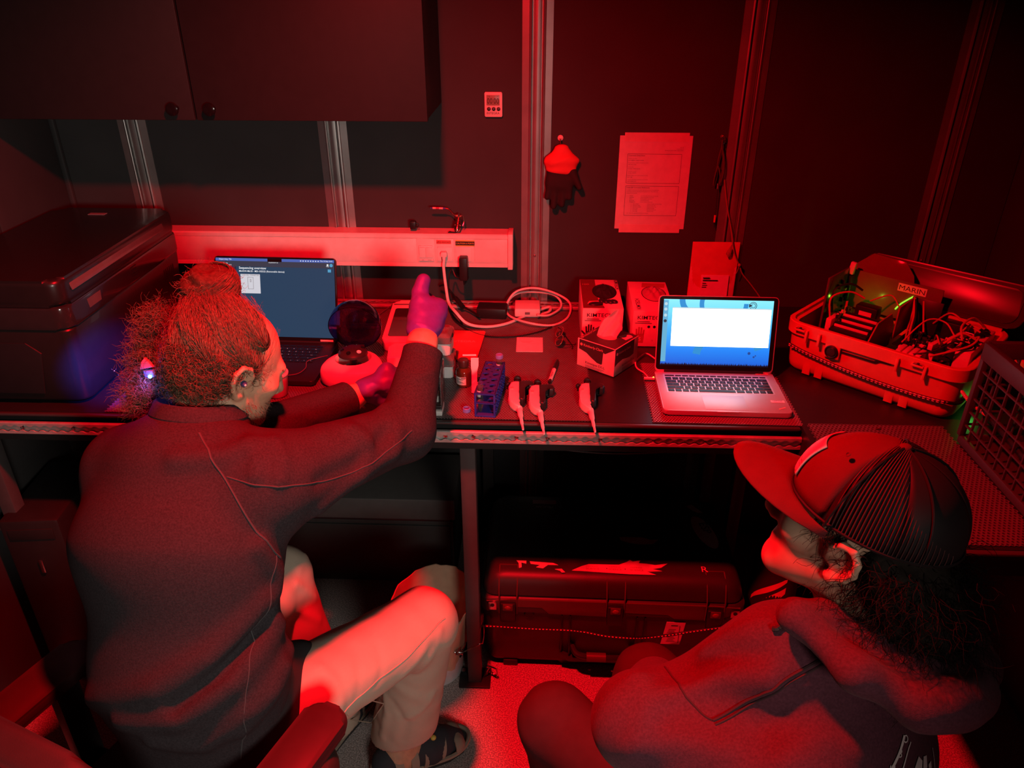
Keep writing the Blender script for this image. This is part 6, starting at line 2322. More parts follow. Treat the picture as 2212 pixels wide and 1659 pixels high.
SKM = mat('skin_man', (.52, .30, .19), .5, sss=.12, bump=.10, bscale=350, var=.12, nscale=60)
SKW = mat('skin_woman', (.46, .28, .19), .5, sss=.12, bump=.05, bscale=350, var=.06, nscale=60)
FLM = mat('fleece_navy', (.034, .029, .033), .9, spec=.1, bump=.6, bscale=900, sheen=.0, var=.25, nscale=300)
HDM = mat('hoodie_maroon', (.085, .024, .036), .92, spec=.1, bump=.4, bscale=900, sheen=.05, var=.2, nscale=300)
TRM = mat('trouser_khaki', (.47, .40, .31), .85, bump=.3, bscale=500, var=.08, nscale=12)
TRW = mat('trouser_dark', (.065, .022, .026), .9, spec=.1, bump=.3, bscale=600)
NIT = mat('nitrile_purple', (.105, .030, .30), .48, bump=.25, bscale=160, var=.12, nscale=50)

# ---- the man: body, then what he wears
arm = lambda a, b, r0, r1, k=.02: ('c', a, b, r0, r1, k)
M_RHD = (-0.2615, -0.7476, 1.2045)
M_LHD = (-0.3890, -0.7770, 1.0413)
m_body = [('e', (-.655, -1.35, .60), (-.668, -1.22, 1.04), (.14, .10), (.15, .10), UU, 0), arm((-.665, -1.2, 1.05), MAN_NECK, .09, .055, .04),
          arm((-.62, -1.20, 1.06), M_RSH, .06, .055), arm(M_RSH, M_REL, .055, .042), arm(M_REL, M_RWR, .042, .032), arm(M_RWR, M_RHD, .0315, .022),
          arm((-.70, -1.18, 1.06), M_LSH, .06, .055), arm(M_LSH, M_LEL, .055, .042), arm(M_LEL, M_LWR, .042, .031), arm(M_LWR, M_LHD, .0305, .020),
          arm(M_RHIP, M_RKN, .075, .055, .03), arm(M_RKN, M_RAN, .052, .036), arm(M_LHIP, M_LKN, .075, .055, .03), arm(M_LKN, M_LAN, .052, .036)]
R_HEEL, R_TOE = (-0.3838, -1.0643, 0.0450), (-0.2241, -0.9653, 0.0350)
L_HEEL, L_TOE = (-.585, -1.010, .045), (-.500, -.800, .035)
for an, he, to in ((M_RAN, R_HEEL, R_TOE), (M_LAN, L_HEEL, L_TOE)):
    he_, to_ = np.array(he), np.array(to)
    fd = (to_ - he_) / np.linalg.norm(to_ - he_)
    sd = np.cross(fd, (0, 0, 1))
    m_body += [arm(an, tuple(he_ + fd * .03), .036, .036, .03), arm(tuple(he_ + fd * .03), tuple(he_ + fd * .15 + (0, 0, -.003)), .035, .030, .03),
               arm(tuple(he_ + fd * .02 + (0, 0, .02)), tuple(he_ + fd * .13), .034, .028, .03)]
    for q in range(5):
        a = he_ + fd * .15 + sd * (-.028 + q * .014)
        m_body.append(arm(tuple(a), tuple(a + fd * (.052 - .005 * abs(q - 1) if q else .058) - (0, 0, .006)), .016, .011 if q else .013, .008))
man = person('person', 'seated person in dark fleece and khaki trousers with curly bun, reaching over the bench',
             joined('person', [(MAN_HEAD, .0030), (m_body, .0065)], SKM))
# fleece with folds and seams
flf = list(MAN_FLEECE)
for pts, amp, wd in (
        ([(-0.8007, -1.4533, 0.7477), (-0.6552, -1.4906, 0.8227), (-0.5641, -1.4544, 0.8651), (-0.4880, -1.3664, 0.9123)], .012, .020),
        ([(-0.7277, -1.4975, 0.7451), (-0.6166, -1.5119, 0.7689), (-0.5273, -1.4680, 0.8135), (-0.4775, -1.3519, 0.8410)], .013, .018),
        ([(-0.6688, -1.5120, 0.7179), (-0.5820, -1.5075, 0.7040), (-0.5029, -1.4735, 0.7499), (-0.4622, -1.3899, 0.7745)], .011, .016),
        ([(-0.6146, -1.5042, 0.7946), (-0.5420, -1.4606, 0.8389), (-0.4809, -1.3485, 0.8839)], -.010, .014),
        ([(-0.5217, -1.4847, 0.7142), (-0.4721, -1.4364, 0.7549), (-0.4689, -1.3406, 0.7692)], .010, .013),
        ([(-0.6334, -1.2822, 1.1627), (-0.5573, -1.2670, 1.1594), (-0.5145, -1.2420, 1.1688)], .008, .018),
        ([(-0.5162, -1.2363, 1.1701), (-0.4951, -1.2678, 1.1566), (-0.4940, -1.2936, 1.1350)], .008, .012),
        ([(-0.4790, -1.2223, 1.1671), (-0.4542, -1.2558, 1.1497), (-0.4525, -1.2877, 1.1220)], .008, .012),
        ([(-0.3644, -1.1090, 1.1254), (-0.3280, -1.1202, 1.0958), (-0.3434, -1.1570, 1.0436)], .009, .014),
        ([(-0.3214, -1.0014, 1.1121), (-0.2836, -1.0592, 1.0915), (-0.2903, -1.0922, 1.0510)], .009, .014),
        ([(-0.4083, -1.2341, 1.0216), (-0.3434, -1.1570, 1.0436), (-0.2899, -1.0904, 1.0610)], .010, .016),
        ([(-0.4879, -1.3415, 1.0196), (-0.4711, -1.3254, 0.9415), (-0.4813, -1.3550, 0.8673)], .009, .016),
        ([(-0.3991, -1.2386, 1.0888), (-0.3481, -1.1616, 1.0793), (-0.2998, -1.0719, 1.0989)], -.006, .014),
        ([(-0.3049, -0.9094, 1.1528), (-0.2602, -0.9378, 1.1514), (-0.2293, -0.9064, 1.1528)], .003, .010),
        ([(-0.5150, -0.9876, 1.0885), (-0.4835, -0.9686, 1.0608), (-0.4143, -1.1582, 1.1387)], .004, .010)):
    flf.append(('fold', pts, amp * 1.6, wd))
flf += [('cut', ('c', gm(0, -.02, -.05), MAN_NECK, .045, .058), .008)]
NDIR = np.array(gm(0, -.04, -.055)) - np.array(MAN_NECK)
NDIR /= np.linalg.norm(NDIR)
for a, b in ((M_REL, M_RCF), (M_LEL, M_LCF)):
    a, b = np.array(a), np.array(b)
    d = (b - a) / np.linalg.norm(b - a)
    flf.append(('cut', ('c', tuple(b + d * .066), tuple(b + d * .16), .060, .060), .006))
flf.append(('cut', ('c', tuple(np.array(MAN_NECK) + NDIR * .118), tuple(np.array(MAN_NECK) + NDIR * .2), .105, .105), .006))
ctr = np.array(M_RWR)
flf += [('plane', tuple(ctr), tuple((np.array(M_RWR) - np.array(M_REL)) / np.linalg.norm(np.array(M_RWR) - np.array(M_REL))))] if False else []
flo = body('fleece', flf, .0065, FLM, man)


def surf_tube(name, pts, r, m, par, on, lift=.0):
    """A raised seam: smoothed through points and pressed onto a mesh."""
    P = spline(pts, 10)
    out = []
    for p in P:
        ok, q, nrm, _ = on.closest_point_on_mesh(p)
        out.append(q + nrm * lift if ok else p)
    return MB().tube(out, r, 6, sm=1).build(name, m, par)


SEAM = mat('seam_grey', (.048, .052, .055), .9)
surf_tube('seam', [(-0.6082, -1.2319, 1.1848), (-0.5770, -1.2693, 1.1605), (-0.5371, -1.3055, 1.1225), (-0.5040, -1.3302, 1.0718), (-0.4770, -1.3305, 1.0054), (-0.4687, -1.3181, 0.9737)], .0022, SEAM, man, flo)
surf_tube('seam', [(-0.5429, -1.2951, 1.1347), (-0.4851, -1.3014, 1.1229), (-0.4287, -1.2768, 1.1069), (-0.3817, -1.2107, 1.0748), (-0.3271, -1.1383, 1.0641), (-0.2582, -1.0429, 1.0821)], .0016, SEAM, man, flo)
surf_tube('seam', [(-0.4723, -1.3274, 0.9870), (-0.4848, -1.3604, 0.9178), (-0.5022, -1.4129, 0.8569), (-0.5073, -1.4664, 0.7891), (-0.5354, -1.4834, 0.6353)], .0014, SEAM, man, flo)
# cuffs and collar
for a, b, r in ((M_REL, M_RCF, .0420), (M_LEL, M_LCF, .0405)):
    a, b = Vector(a), Vector(b)
    d = (b - a).normalized()
    MB().lathe([(r + .0015, -.030), (r + .0035, -.024), (r + .0035, .004), (r + .001, .006), (r - .007, .005), (r - .010, -.020)], 32, b + d * .010, d).build('cuff', FLM, man)
nk = Vector(MAN_NECK)
nd = Vector(gm(0, -.04, -.055)) - nk
nd = Vector((nd.x * .6, nd.y * .6 + .01, nd.z)).normalized()
b = MB()
for z0, z1, r0, r1 in ((.026, .056, .095, .090), (.054, .086, .089, .080)):
    b.lathe([(r0 - .010, z0), (r0, z0 - .002), (r0 + .002, z0 + .006), (r1 + .002, z1 - .004), (r1 - .002, z1), (r1 - .009, z1 - .004)], 40, nk - nd * .012, nd)
b.build('collar', FLM, man)
# trousers
trf = MAN_TROUSERS + [('fold', [(-0.4080, -1.3047, 0.6278), (-0.3953, -1.3240, 0.5689), (-0.5092, -1.0276, 0.1024)], .007, .010),
                      ('fold', [(-0.4393, -1.2824, 0.6550), (-0.4091, -1.2978, 0.6333), (-0.3944, -1.3185, 0.5900)], .006, .010),
                      ('fold', [(-0.3369, -1.1995, 0.6371), (-0.3235, -1.2315, 0.6029), (-0.3319, -1.2534, 0.5713)], -.003, .007),
                      ('fold', [(-0.3762, -1.2231, 0.6468), (-0.3645, -1.2682, 0.6149), (-0.3679, -1.2930, 0.5742)], -.003, .007),
                      ('fold', [(-0.2129, -1.1178, 0.5990), (-0.2335, -1.1447, 0.5393), (-0.2695, -1.1382, 0.4854)], .006, .009),
                      ('fold', [(-0.2316, -1.1389, 0.5914), (-0.2600, -1.1740, 0.5557), (-0.2878, -1.2009, 0.5412)], .005, .009),
                      ('fold', [(-0.3636, -1.0959, 0.3530), (-0.3601, -1.1061, 0.2990), (-0.3807, -1.0994, 0.2030)], .007, .010),
                      ('fold', [(-0.2416, -1.1054, 0.3699), (-0.2649, -1.1148, 0.3310), (-0.3050, -1.1232, 0.3062)], .006, .010),
                      ('fold', [(-0.3375, -1.1167, 0.3465), (-0.3064, -1.1221, 0.2880), (-0.3235, -1.1182, 0.2132)], -.005, .010),
                      ('fold', [(-0.5970, -0.9458, 0.5657), (-0.5722, -0.9028, 0.4794)], .006, .010), ('fold', [(-0.6008, -0.9666, 0.4923), (-0.5604, -0.9270, 0.4222)], .007, .010),
                      ('fold', [(-0.5990, -0.9117, 0.5807), (-0.5997, -0.8492, 0.5724)], .006, .010),
                      ('ripple', (.5, .3, .8), 60, .0012)]
trf += [('plane', (-.45, -1.0, .100), (.25, -.25, -.93))]
tro = body('trousers', trf, .0062, TRM, man)
surf_tube('seam', [(-0.3919, -1.3201, 0.5642), (-0.3356, -1.2558, 0.5809), (-0.2766, -1.1883, 0.5853), (-0.2182, -1.1141, 0.6093), (-0.2026, -1.0933, 0.6105)], .0016, TRM, man, tro)
surf_tube('seam', [(-0.4170, -1.3343, 0.6083), (-0.3928, -1.3210, 0.5722), (-0.4813, -0.9826, 0.1019)], .0016, TRM, man, tro)
# dark shirt tail under the fleece
body('shirt_hem', [('e', (-.640, -1.355, .60), (-.645, -1.36, .72), (.183, .138), (.180, .132), UU, 0), ('c', (-.56, -1.31, .63), (-.50, -1.25, .61), .085, .06, .04)], .008, mat('shirt_black', (.016, .016, .018), .9), man)


# gloves: palm, four bent fingers, thumb
def glove(prs, par):
    return body('nitrile_glove', prs, .0022, NIT, par, it=1)


f3 = lambda a, b, c, r: [('c', a, b, r, r * .93, .007), ('c', b, c, r * .93, r * .82, .003)]
gl = [('e', (-0.2654, -0.7939, 1.1921), (-0.2594, -0.7337, 1.2197), (.036, .030), (.041, .032), (1, 0, 0), 0)]
gl += [('c', (-0.2534, -0.7615, 1.1989), (-0.2356, -0.7222, 1.2247), .024, .018, .02), ('c', (-0.2564, -0.7677, 1.1876), (-0.2394, -0.7242, 1.1829), .022, .016, .02)]
gl += f3((-0.2360, -0.7174, 1.2274), (-0.2675, -0.6636, 1.2242), (-0.2958, -0.6814, 1.2142), .0125)
gl += f3((-0.2341, -0.7134, 1.2070), (-0.2681, -0.6602, 1.1987), (-0.2986, -0.6788, 1.1914), .0125)
gl += f3((-0.2358, -0.7153, 1.1887), (-0.2700, -0.6709, 1.1788), (-0.2961, -0.6877, 1.1746), .0118)
gl += f3((-0.2421, -0.7228, 1.1751), (-0.2730, -0.6879, 1.1641), (-0.2908, -0.7051, 1.1628), .0105)
gl += [('c', (-0.2742, -0.7789, 1.2062), (-0.2765, -0.7366, 1.2369), .0240, .0225, .018), ('c', (-0.2765, -0.7366, 1.2369), (-0.2787, -0.7121, 1.2595), .0225, .0195, .006), ('c', (-0.2787, -0.7121, 1.2595), (-0.2726, -0.6935, 1.2813), .0195, .0160, .004)]
gl += [('fold', [(-0.2891, -0.7276, 1.2653), (-0.2718, -0.7319, 1.2558), (-0.2581, -0.7246, 1.2473)], .0015, .003), ('fold', [(-0.2872, -0.7429, 1.2576), (-0.2701, -0.7453, 1.2519), (-0.2565, -0.7364, 1.2463)], -.0015, .003),
       ('fold', [(-0.2755, -0.8084, 1.2190), (-0.2546, -0.8095, 1.2153), (-0.2369, -0.8056, 1.2002)], .0015, .004), ('ripple', (.2, .3, .9), 190, .0006)]
glove(gl, man)
gl = [('e', (-0.4099, -0.8040, 1.0453), (-0.3668, -0.7600, 1.0504), (.026, .036), (.024, .041), (0, .3, 1), 0)]
for (a, b, c, r) in (((-0.3618, -0.7537, 1.0724), (-0.3412, -0.7249, 1.0505), (-0.3370, -0.7343, 1.0220), .0115), ((-0.3560, -0.7653, 1.0609), (-0.3323, -0.7409, 1.0411), (-0.3299, -0.7529, 1.0142), .0122),
                     ((-0.3548, -0.7770, 1.0495), (-0.3325, -0.7583, 1.0298), (-0.3343, -0.7700, 1.0080), .0118), ((-0.3606, -0.7871, 1.0372), (-0.3416, -0.7748, 1.0207), (-0.3457, -0.7844, 1.0030), .0105)):
    gl += f3(a, b, c, r)
gl += [('c', (-0.3986, -0.8020, 1.0269), (-0.3750, -0.7932, 1.0098), .0165, .0145, .015), ('c', (-0.3750, -0.7932, 1.0098), (-0.3534, -0.7803, 1.0005), .0140, .0120, .004)]
gl += [('c', (-0.3662, -0.7539, 1.0724), (-0.3657, -0.7826, 1.0397), .018, .018, .02), ('ripple', (.2, .3, .9), 190, .0006)]
gl += [('fold', [(-0.3916, -0.8151, 1.0763), (-0.3718, -0.8127, 1.0582), (-0.3583, -0.8105, 1.0400)], .0022, .005), ('fold', [(-0.3987, -0.8219, 1.0429), (-0.3770, -0.8200, 1.0448), (-0.3573, -0.8084, 1.0438)], -.002, .005)]
glove(gl, man)
# pipette in the raised fist
pp = dup(t0, (-0.2692, -0.6869, 1.2381), 0, 'pipette gripped upright in the raised purple glove')
del pp['group']
Mx = Matrix(((.35, .0, .94), (-.90, -.28, .335), (.26, -.96, -.10))).transposed()
zz = Vector((0, -.30, .95)).normalized()          # local +y (plunger end) points up
xx = Vector((.55, -.75, 0))
xx = (xx - zz * xx.dot(zz)).normalized()
pp.rotation_euler = Matrix((xx, zz, xx.cross(zz))).transposed().to_euler()
# sandals
SOLE = mat('sole_dark', (.035, .034, .034), .8)
STRAP = mat('strap_tan', (.30, .25, .19), .8, bump=.2)
LIN = mat('liner_navy', (.030, .036, .045), .85)
for he, to in ((R_HEEL, R_TOE), (L_HEEL, L_TOE)):
    he_, to_ = np.array(he), np.array(to)
    fd = (to_ - he_) / np.linalg.norm(to_ - he_)
    fd[2] = 0
    fd /= np.linalg.norm(fd)
    T = frame((he_[0], he_[1], 0), tuple(fd), tuple(np.cross((0, 0, 1), fd)))
    ol = [(-.035, -.030), (-.02, -.038), (.08, -.040), (.16, -.050), (.205, -.042), (.235, -.015), (.235, .012), (.21, .036), (.16, .044), (.08, .036), (-.02, .036), (-.035, .028), (-.042, 0)]
    sl = MB().prism(ol, .001, .020, T, .004).build('sandal_sole', SOLE, man)
    rim_ = MB()
    P = [T @ Vector((x * 1.0, y * 1.0, .024)) for x, y in ol]
    rim_.tube(P, .0065, 6, True, 4)
    rim_.build('rand', STRAP, sl)
    W3 = lambda x, y, z: tuple(T @ Vector((x, y, z)))
    ln = [('c', W3(.0, 0, .055), W3(.15, 0, .040), .043, .042, 0), ('c', W3(.12, -.012, .036), W3(.195, -.008, .026), .040, .026, .02), ('c', W3(.12, .012, .036), W3(.19, .010, .026), .036, .026, .02)]
    body('sandal_liner', [q for q in ln] + [('plane', W3(0, 0, .020), (0, 0, -1))], .005, LIN, man)
    for k, (x, tilt) in enumerate(((.020, .0), (.060, .1), (.098, .18), (.136, .25))):
        vs, fs = [], []
        for i in range(17):
            a = math.radians(-18 + 216 * i / 16)
            rr_ = .0465 + .001 * (k % 2)
            zc = .050 - .10 * x
            for dx in (-.011, .011):
                vs.append(T @ Vector((x + dx + tilt * (.06 * math.sin(a)) , rr_ * math.cos(a), max(.018, zc + (.044 - .03 * x) * math.sin(a)))))
            for dx in (.011, -.011):
                vs.append(T @ Vector((x + dx + tilt * (.06 * math.sin(a)), (rr_ + .003) * math.cos(a), max(.018, zc + (.047 - .03 * x) * math.sin(a)))))
        for i in range(16):
            for q in range(4):
                fs.append((4 * i + q, 4 * i + (q + 1) % 4, 4 * i + 4 + (q + 1) % 4, 4 * i + 4 + q))
        MB().add(vs, fs).build('sandal_strap', STRAP, man)
    vs = []
    body('toe_cap', [('c', W3(.185, -.022, .026), W3(.192, .018, .026), .032, .030, 0), ('cut', ('c', W3(.15, -.02, .03), W3(.15, .02, .03), .040, .040), .006), ('plane', W3(0, 0, .018), (0, 0, -1))], .004, STRAP, man)
    MB().tube([W3(.05, -.010, .102), W3(.07, .006, .100), W3(.09, -.008, .094), W3(.11, .008, .088), W3(.13, -.006, .082)], .0016, 5).build('lace', STRAP, man)
    MB().ell(W3(.128, -.016, .086), (.008, .008, .007), None, 14, 8).build('lace_toggle', mat('toggle_yellow', (.55, .50, .10), .5), man)
# hair: cap of bumps, bun, curls
HRM = mat('hair_brown', (.13, .080, .045), .55, bump=.3, bscale=500, var=.35, nscale=140)
hp = [('o', gm(0, -.030, .040), (.083, .096, .088), MAN_R, 0), ('o', gm(0, -.060, -.012), (.070, .058, .062), MAN_R, .03), ('cut', ('o', gm(0, .122, .050), (.100, .096, .130), MAN_R), .01),
      ('cut', ('o', gm(.100, .012, -.040), (.045, .050, .060), MAN_R), .01), ('ripple', (.3, .9, .2), 95, .0030), ('ripple', (.8, -.2, .5), 150, .0018)]
HRB = mat('hair_underlayer', (.050, .030, .018), .7, spec=.1, bump=.3, bscale=500, var=.35, nscale=140)
hair = body('hair', hp, .0034, HRB, man)
BUN = np.array((-0.6343, -1.0212, 1.3774))
bl = [('o', tuple(BUN), (.054, .052, .050), None, 0), ('cut', ('o', tuple(BUN + (0.0, -.006, .058)), (.013, .013, .018), None), .02)]
bn = body('hair_bun', bl + [('ripple', (.1, .2, .9), 170, .0022), ('ripple', (.8, .5, .1), 140, .0016)], .0030, HRB, man)
tie = BUN + np.array((0, -.015, -.026))
MB().tube([tuple(tie + np.array((.046 * math.cos(a), .0395 * math.sin(a), -.023 * math.sin(a)))) for a in np.linspace(0, 2 * PI, 16, False)], .0115, 8, True, 3).build('hair_tie', MATB, man)
paths = []
me = hair.data
co_ = np.array([v.co[:] for v in me.vertices])
no_ = np.array([v.normal[:] for v in me.vertices])
Rl = MAN_R
cap_up = MAN_R[:, 2]
sel = rng.choice(len(co_), 8500)
for i in sel:
    p, nrm = co_[i], no_[i]
    q = (p - np.array(MAN_HC)) @ MAN_R
    if q[1] > .016:
        continue
    to = tie - p
    to = to - nrm * (to @ nrm)
    to /= np.linalg.norm(to) + 1e-6
    if q[2] > .020:
        ln = min(.085, np.linalg.norm(tie - p))
        paths.append(curly(p + nrm * .001, to + .10 * rng.normal(size=3), ln, .0022, 1.4, nrm * (-.5 * ln * ln / .095)))
    else:
        d = np.cross(nrm, rng.normal(size=3)) + nrm * .10
        ln = rng.uniform(.025, .055)
        paths.append(curly(p + nrm * .002, d, ln, rng.uniform(.004, .0075), rng.uniform(1.2, 2.4), -nrm * (.5 * ln * ln / .095) + np.array((0, 0, -.006))))
for i in rng.choice(len(co_), 260):                                      # frizz standing off the head
    p, nrm = co_[i], no_[i]
    if (p - np.array(MAN_HC)) @ MAN_R[:, 1] < .02:
        paths.append(curly(p, nrm * .7 + .7 * rng.normal(size=3), rng.uniform(.012, .035), .005, rng.uniform(.8, 1.8), np.array((0, 0, .002))))
strands('hair_curls', paths, .00055, HRM, man)
paths = []
for i in range(1300):                                                    # bun strands wind round the knot
    a0, h0, rr_ = rng.uniform(0, 6.28), rng.uniform(-.028, .030), 1 + rng.uniform(-.03, .10)
    t = np.linspace(0, rng.uniform(.6, 1.8), 11)
    sw = np.sqrt(np.maximum(.05, 1 - (h0 / .048) ** 2))
    hh = h0 + .012 * np.sin(t * 2 + a0)
    paths.append(BUN + np.stack([.053 * rr_ * sw * np.cos(a0 + t), .053 * rr_ * sw * np.sin(a0 + t), hh], 1))
for i in range(150):
    d = rng.normal(size=3)
    d /= np.linalg.norm(d)
    d[2] = abs(d[2]) * .7
    paths.append(curly(BUN + d * .048, d + .4 * rng.normal(size=3), rng.uniform(.012, .034), .005, rng.uniform(.5, 1.5), np.zeros(3)))
strands('bun_strands', paths, .00055, HRM, man)
paths = []
for c_, r_, nn in ((np.array((-0.7748, -1.0810, 1.1794)), .038, 1000), (np.array((-0.7738, -1.0396, 1.2358)), .038, 850), (np.array((-0.7575, -1.0063, 1.2971)), .034, 600)):
    for i in range(nn):
        d = rng.normal(size=3)
        d /= np.linalg.norm(d)
        paths.append(curly(c_ + d * r_ * rng.uniform(.3, 1), np.cross(d, rng.normal(size=3)), rng.uniform(.03, .07), .007, rng.uniform(1, 2), np.zeros(3)))
strands('hair_curls', paths, .00055, HRM, man)
paths = []
hv = np.array([v.co[:] for v in man.data.vertices])
hn = np.array([v.normal[:] for v in man.data.vertices])
lc = (hv - np.array(MAN_HC)) @ MAN_R
ok = np.where((lc[:, 2] < -.045) & (lc[:, 2] > -.125) & (lc[:, 1] > .010) & (np.abs(lc[:, 0]) < .075))[0]
for i in rng.choice(ok, 700):
    paths.append(curly(hv[i], hn[i] + np.array((0, 0, -.6)) + .3 * rng.normal(size=3), rng.uniform(.004, .009), .0006, .5, np.zeros(3), 4))
ok = np.where((lc[:, 2] < -.03) & (lc[:, 1] < -.03) & (lc[:, 2] > -.11))[0]
for i in rng.choice(ok, 260):
    paths.append(curly(hv[i], hn[i] * .4 + np.array((0, 0, -.8)) + .3 * rng.normal(size=3), rng.uniform(.01, .035), .003, 1, np.zeros(3), 8))
strands('beard', paths, .0006, mat('beard_brown', (.16, .085, .05), .6), man)
eb = MB().lathe([(.0062, 0), (.0062, .005), (.0040, .009), (.0001, .010)], 18, gm(.078, -.010, -.006), tuple(MAN_R[:, 0])).build('earbud', mat('earbud_blue', (.05, .06, .20), .35), man)
MB().lathe([(.0022, 0), (.0022, .0008), (.0001, .001)], 12, gm(.0878, -.010, -.006), tuple(MAN_R[:, 0])).build('earbud_dot', WHT, eb)
for s in (1, -1):
    paths = [curly(np.array(gm(s * (.016 + .026 * u), .0905 - .012 * u, .024 + .004 * math.sin(3 * u))), np.array(MAN_R[:, 0]) * s + .2 * rng.normal(size=3), .012, .0005, .3, np.zeros(3), 4) for u in np.linspace(0, 1, 40)]
    strands('eyebrow', paths, .0007, HRM, man)

hc = Vector((-0.7583, -1.0732, 1.2354))
cl = MB().prism([(-.014, 0), (.012, .002), (.006, .014), (-.001, .022), (-.009, .014)], -.006, .006, frame(hc + Vector((0, -.012, .002)), (.95, .1, .1), (0, .3, 1)), .002).build(
    'hair_clip', mat('clip_red_clear', (.60, .16, .20), .2, trans=.35), man)
MB().box(hc + Vector((.001, -.012, -.008)), (.020, .010, .016), .003).build('clip_body', mat('clip_glitter', (.25, .30, .55), .2, trans=.3), cl)
MB().ell(hc + Vector((.004, -.019, -.012)), (.0035, .003, .0035), None, 12, 8).build('clip_light', mat('blue_led', (.1, .2, 1), .3, emit=(.05, .25, 1), estr=40), cl)
lamp('clip_blue_beam', 'SPOT', tuple(hc + Vector((-.075, -.005, -.01))), 110, (.05, .08, 1), aim=(-1.1200, -0.6541, 1.0203), spot_size=.46, spot_blend=1.0, shadow_soft_size=.01)
lamp('clip_blue_glow', 'POINT', tuple(hc + Vector((.004, -.040, -.012))), .12, (.16, .14, 1), shadow_soft_size=.006)

# ---- the woman
w_body = [('e', (.435, -1.61, .60), (.43, -1.62, .96), (.13, .10), (.14, .09), UW, 0), arm((.43, -1.62, .97), W_NECK, .08, .05, .04),
          arm((.40, -1.66, .97), W_LSH, .055, .05), arm(W_LSH, W_LEL, .05, .04), arm(W_LEL, W_LWR, .038, .028),
          arm((.45, -1.56, .97), W_RSH, .055, .05), arm(W_RSH, W_REL, .05, .04), arm(W_REL, W_RWR, .038, .028),
          arm(W_LHIP, W_LKN, .07, .05, .03), arm(W_LKN, (.115, -1.33, .09), .048, .034), arm(W_RHIP, W_RKN, .07, .05, .03), arm(W_RKN, (.25, -1.20, .09), .048, .034)]


def hand_prims(wr, d, n, s):
    """Relaxed open hand: wr wrist, d pointing direction, n back-of-hand normal, s thumb side."""
    wr, d, n, s = (np.array(q, float) for q in (wr, d, n, s))
    L = [('e', tuple(wr), tuple(wr + d * .080), (.026, .016), (.038, .014), tuple(s), .01)]
    for q in range(4):
        b0 = wr + d * .088 + s * (.030 - .020 * q)
        l1, l2 = (.040, .046, .042, .032)[q], (.040, .044, .040, .032)[q]
        b1 = b0 + (d * .92 - n * .35) * l1
        b2 = b1 + (d * .55 - n * .80) * l2
        L += [('c', tuple(b0), tuple(b1), .0095, .0085, .006), ('c', tuple(b1), tuple(b2), .0085, .0072, .003)]
    t0_ = wr + d * .025 + s * .026
    t1_ = t0_ + (d * .6 + s * .7 - n * .2) * .040
    t2_ = t1_ + (d * .9 + s * .1 - n * .3) * .032
    return L + [('c', tuple(t0_), tuple(t1_), .0125, .0105, .012), ('c', tuple(t1_), tuple(t2_), .0105, .0085, .003)]


w_hand = hand_prims(W_LWR, (.10, .72, -.68), (.1, .68, .72), (.99, -.05, 0)) + hand_prims(W_RWR, (-.80, .1, -.58), (-.58, 0, .8), (0, -1, 0))
for an, he, fd in (((.115, -1.33, .09), (.130, -1.345, .05), (-.72, .69, 0)), ((.25, -1.20, .09), (.262, -1.215, .05), (-.72, .69, 0))):
    he, fd = np.array(he), np.array(fd)
    w_body += [arm(an, tuple(he), .034, .036, .03), arm(tuple(he), tuple(he + fd * .17 - (0, 0, .02)), .036, .028, .03)]
wom = person('person', 'seated person in maroon hoodie and red-lit trucker cap, seen from behind, watching the bench',
             joined('person', [(WOM_HEAD, .0030), (w_body, .0070), (w_hand, .0030)], SKW))
hf = list(WOM_HOODIE)
for pts, amp, wd in (([(0.2412, -1.5946, 1.0712), (0.2715, -1.6052, 1.1191), (0.3201, -1.6344, 1.1594)], .008, .014),
                     ([(0.1846, -1.6490, 1.0390), (0.2545, -1.6512, 1.0808), (0.3022, -1.6854, 1.1136)], .010, .018),
                     ([(0.2265, -1.6145, 1.0559), (0.2564, -1.6327, 1.0954), (0.2935, -1.6598, 1.1351)], -.008, .014),
                     ([(0.1443, -1.6138, 1.0330), (0.1581, -1.6619, 1.0349), (0.1439, -1.6980, 1.0060)], .008, .016),
                     ([(0.1324, -1.7008, 0.9903), (0.1900, -1.7085, 1.0223), (0.2442, -1.7303, 1.0361)], .008, .018),
                     ([(0.3145, -1.7583, 1.0604), (0.3643, -1.7376, 1.0698), (0.3993, -1.7413, 1.0591)], .008, .018),
                     ([(0.2966, -1.7121, 1.0682), (0.3342, -1.7064, 1.0975), (0.3807, -1.6994, 1.1082)], -.005, .016)):
    hf.append(('fold', pts, amp, wd))
hf += [('cut', ('c', gw(0, -.02, -.05), W_NECK, .045, .056), .008)]
hdo = body('hoodie', hf, .0065, HDM, wom)
hd = WOM_HOOD + [('fold', [(0.4424, -1.6322, 1.1782), (0.4815, -1.6673, 1.1754), (0.5320, -1.6866, 1.1661)], -.014, .014), ('fold', [(0.4368, -1.6987, 1.1910), (0.4481, -1.7281, 1.1852), (0.4773, -1.7496, 1.1804)], -.010, .014),
                 ('fold', [(0.3942, -1.6751, 1.1958), (0.4178, -1.7057, 1.1901)], -.006, .012), ('fold', [(0.4792, -1.7192, 1.1842), (0.5338, -1.7042, 1.1697)], -.010, .014),
                 ('cut', ('c', gw(0, -.03, -.02), (.435, -1.61, 1.03), .056, .060), .02)]
body('hood', hd, .0062, HDM, wom)
SM2 = mat('seam_maroon', (.040, .012, .016), .9)
surf_tube('seam', [(0.1919, -1.5871, 1.0238), (0.2040, -1.6437, 1.0428), (0.2253, -1.6821, 1.0448), (0.2382, -1.6942, 1.0462)], .0018, SM2, wom, hdo)
surf_tube('seam', [(0.2382, -1.6942, 1.0462), (0.2831, -1.6873, 1.0806), (0.3230, -1.6894, 1.1233), (0.3775, -1.6695, 1.1449)], .0024, SM2, wom, hdo)
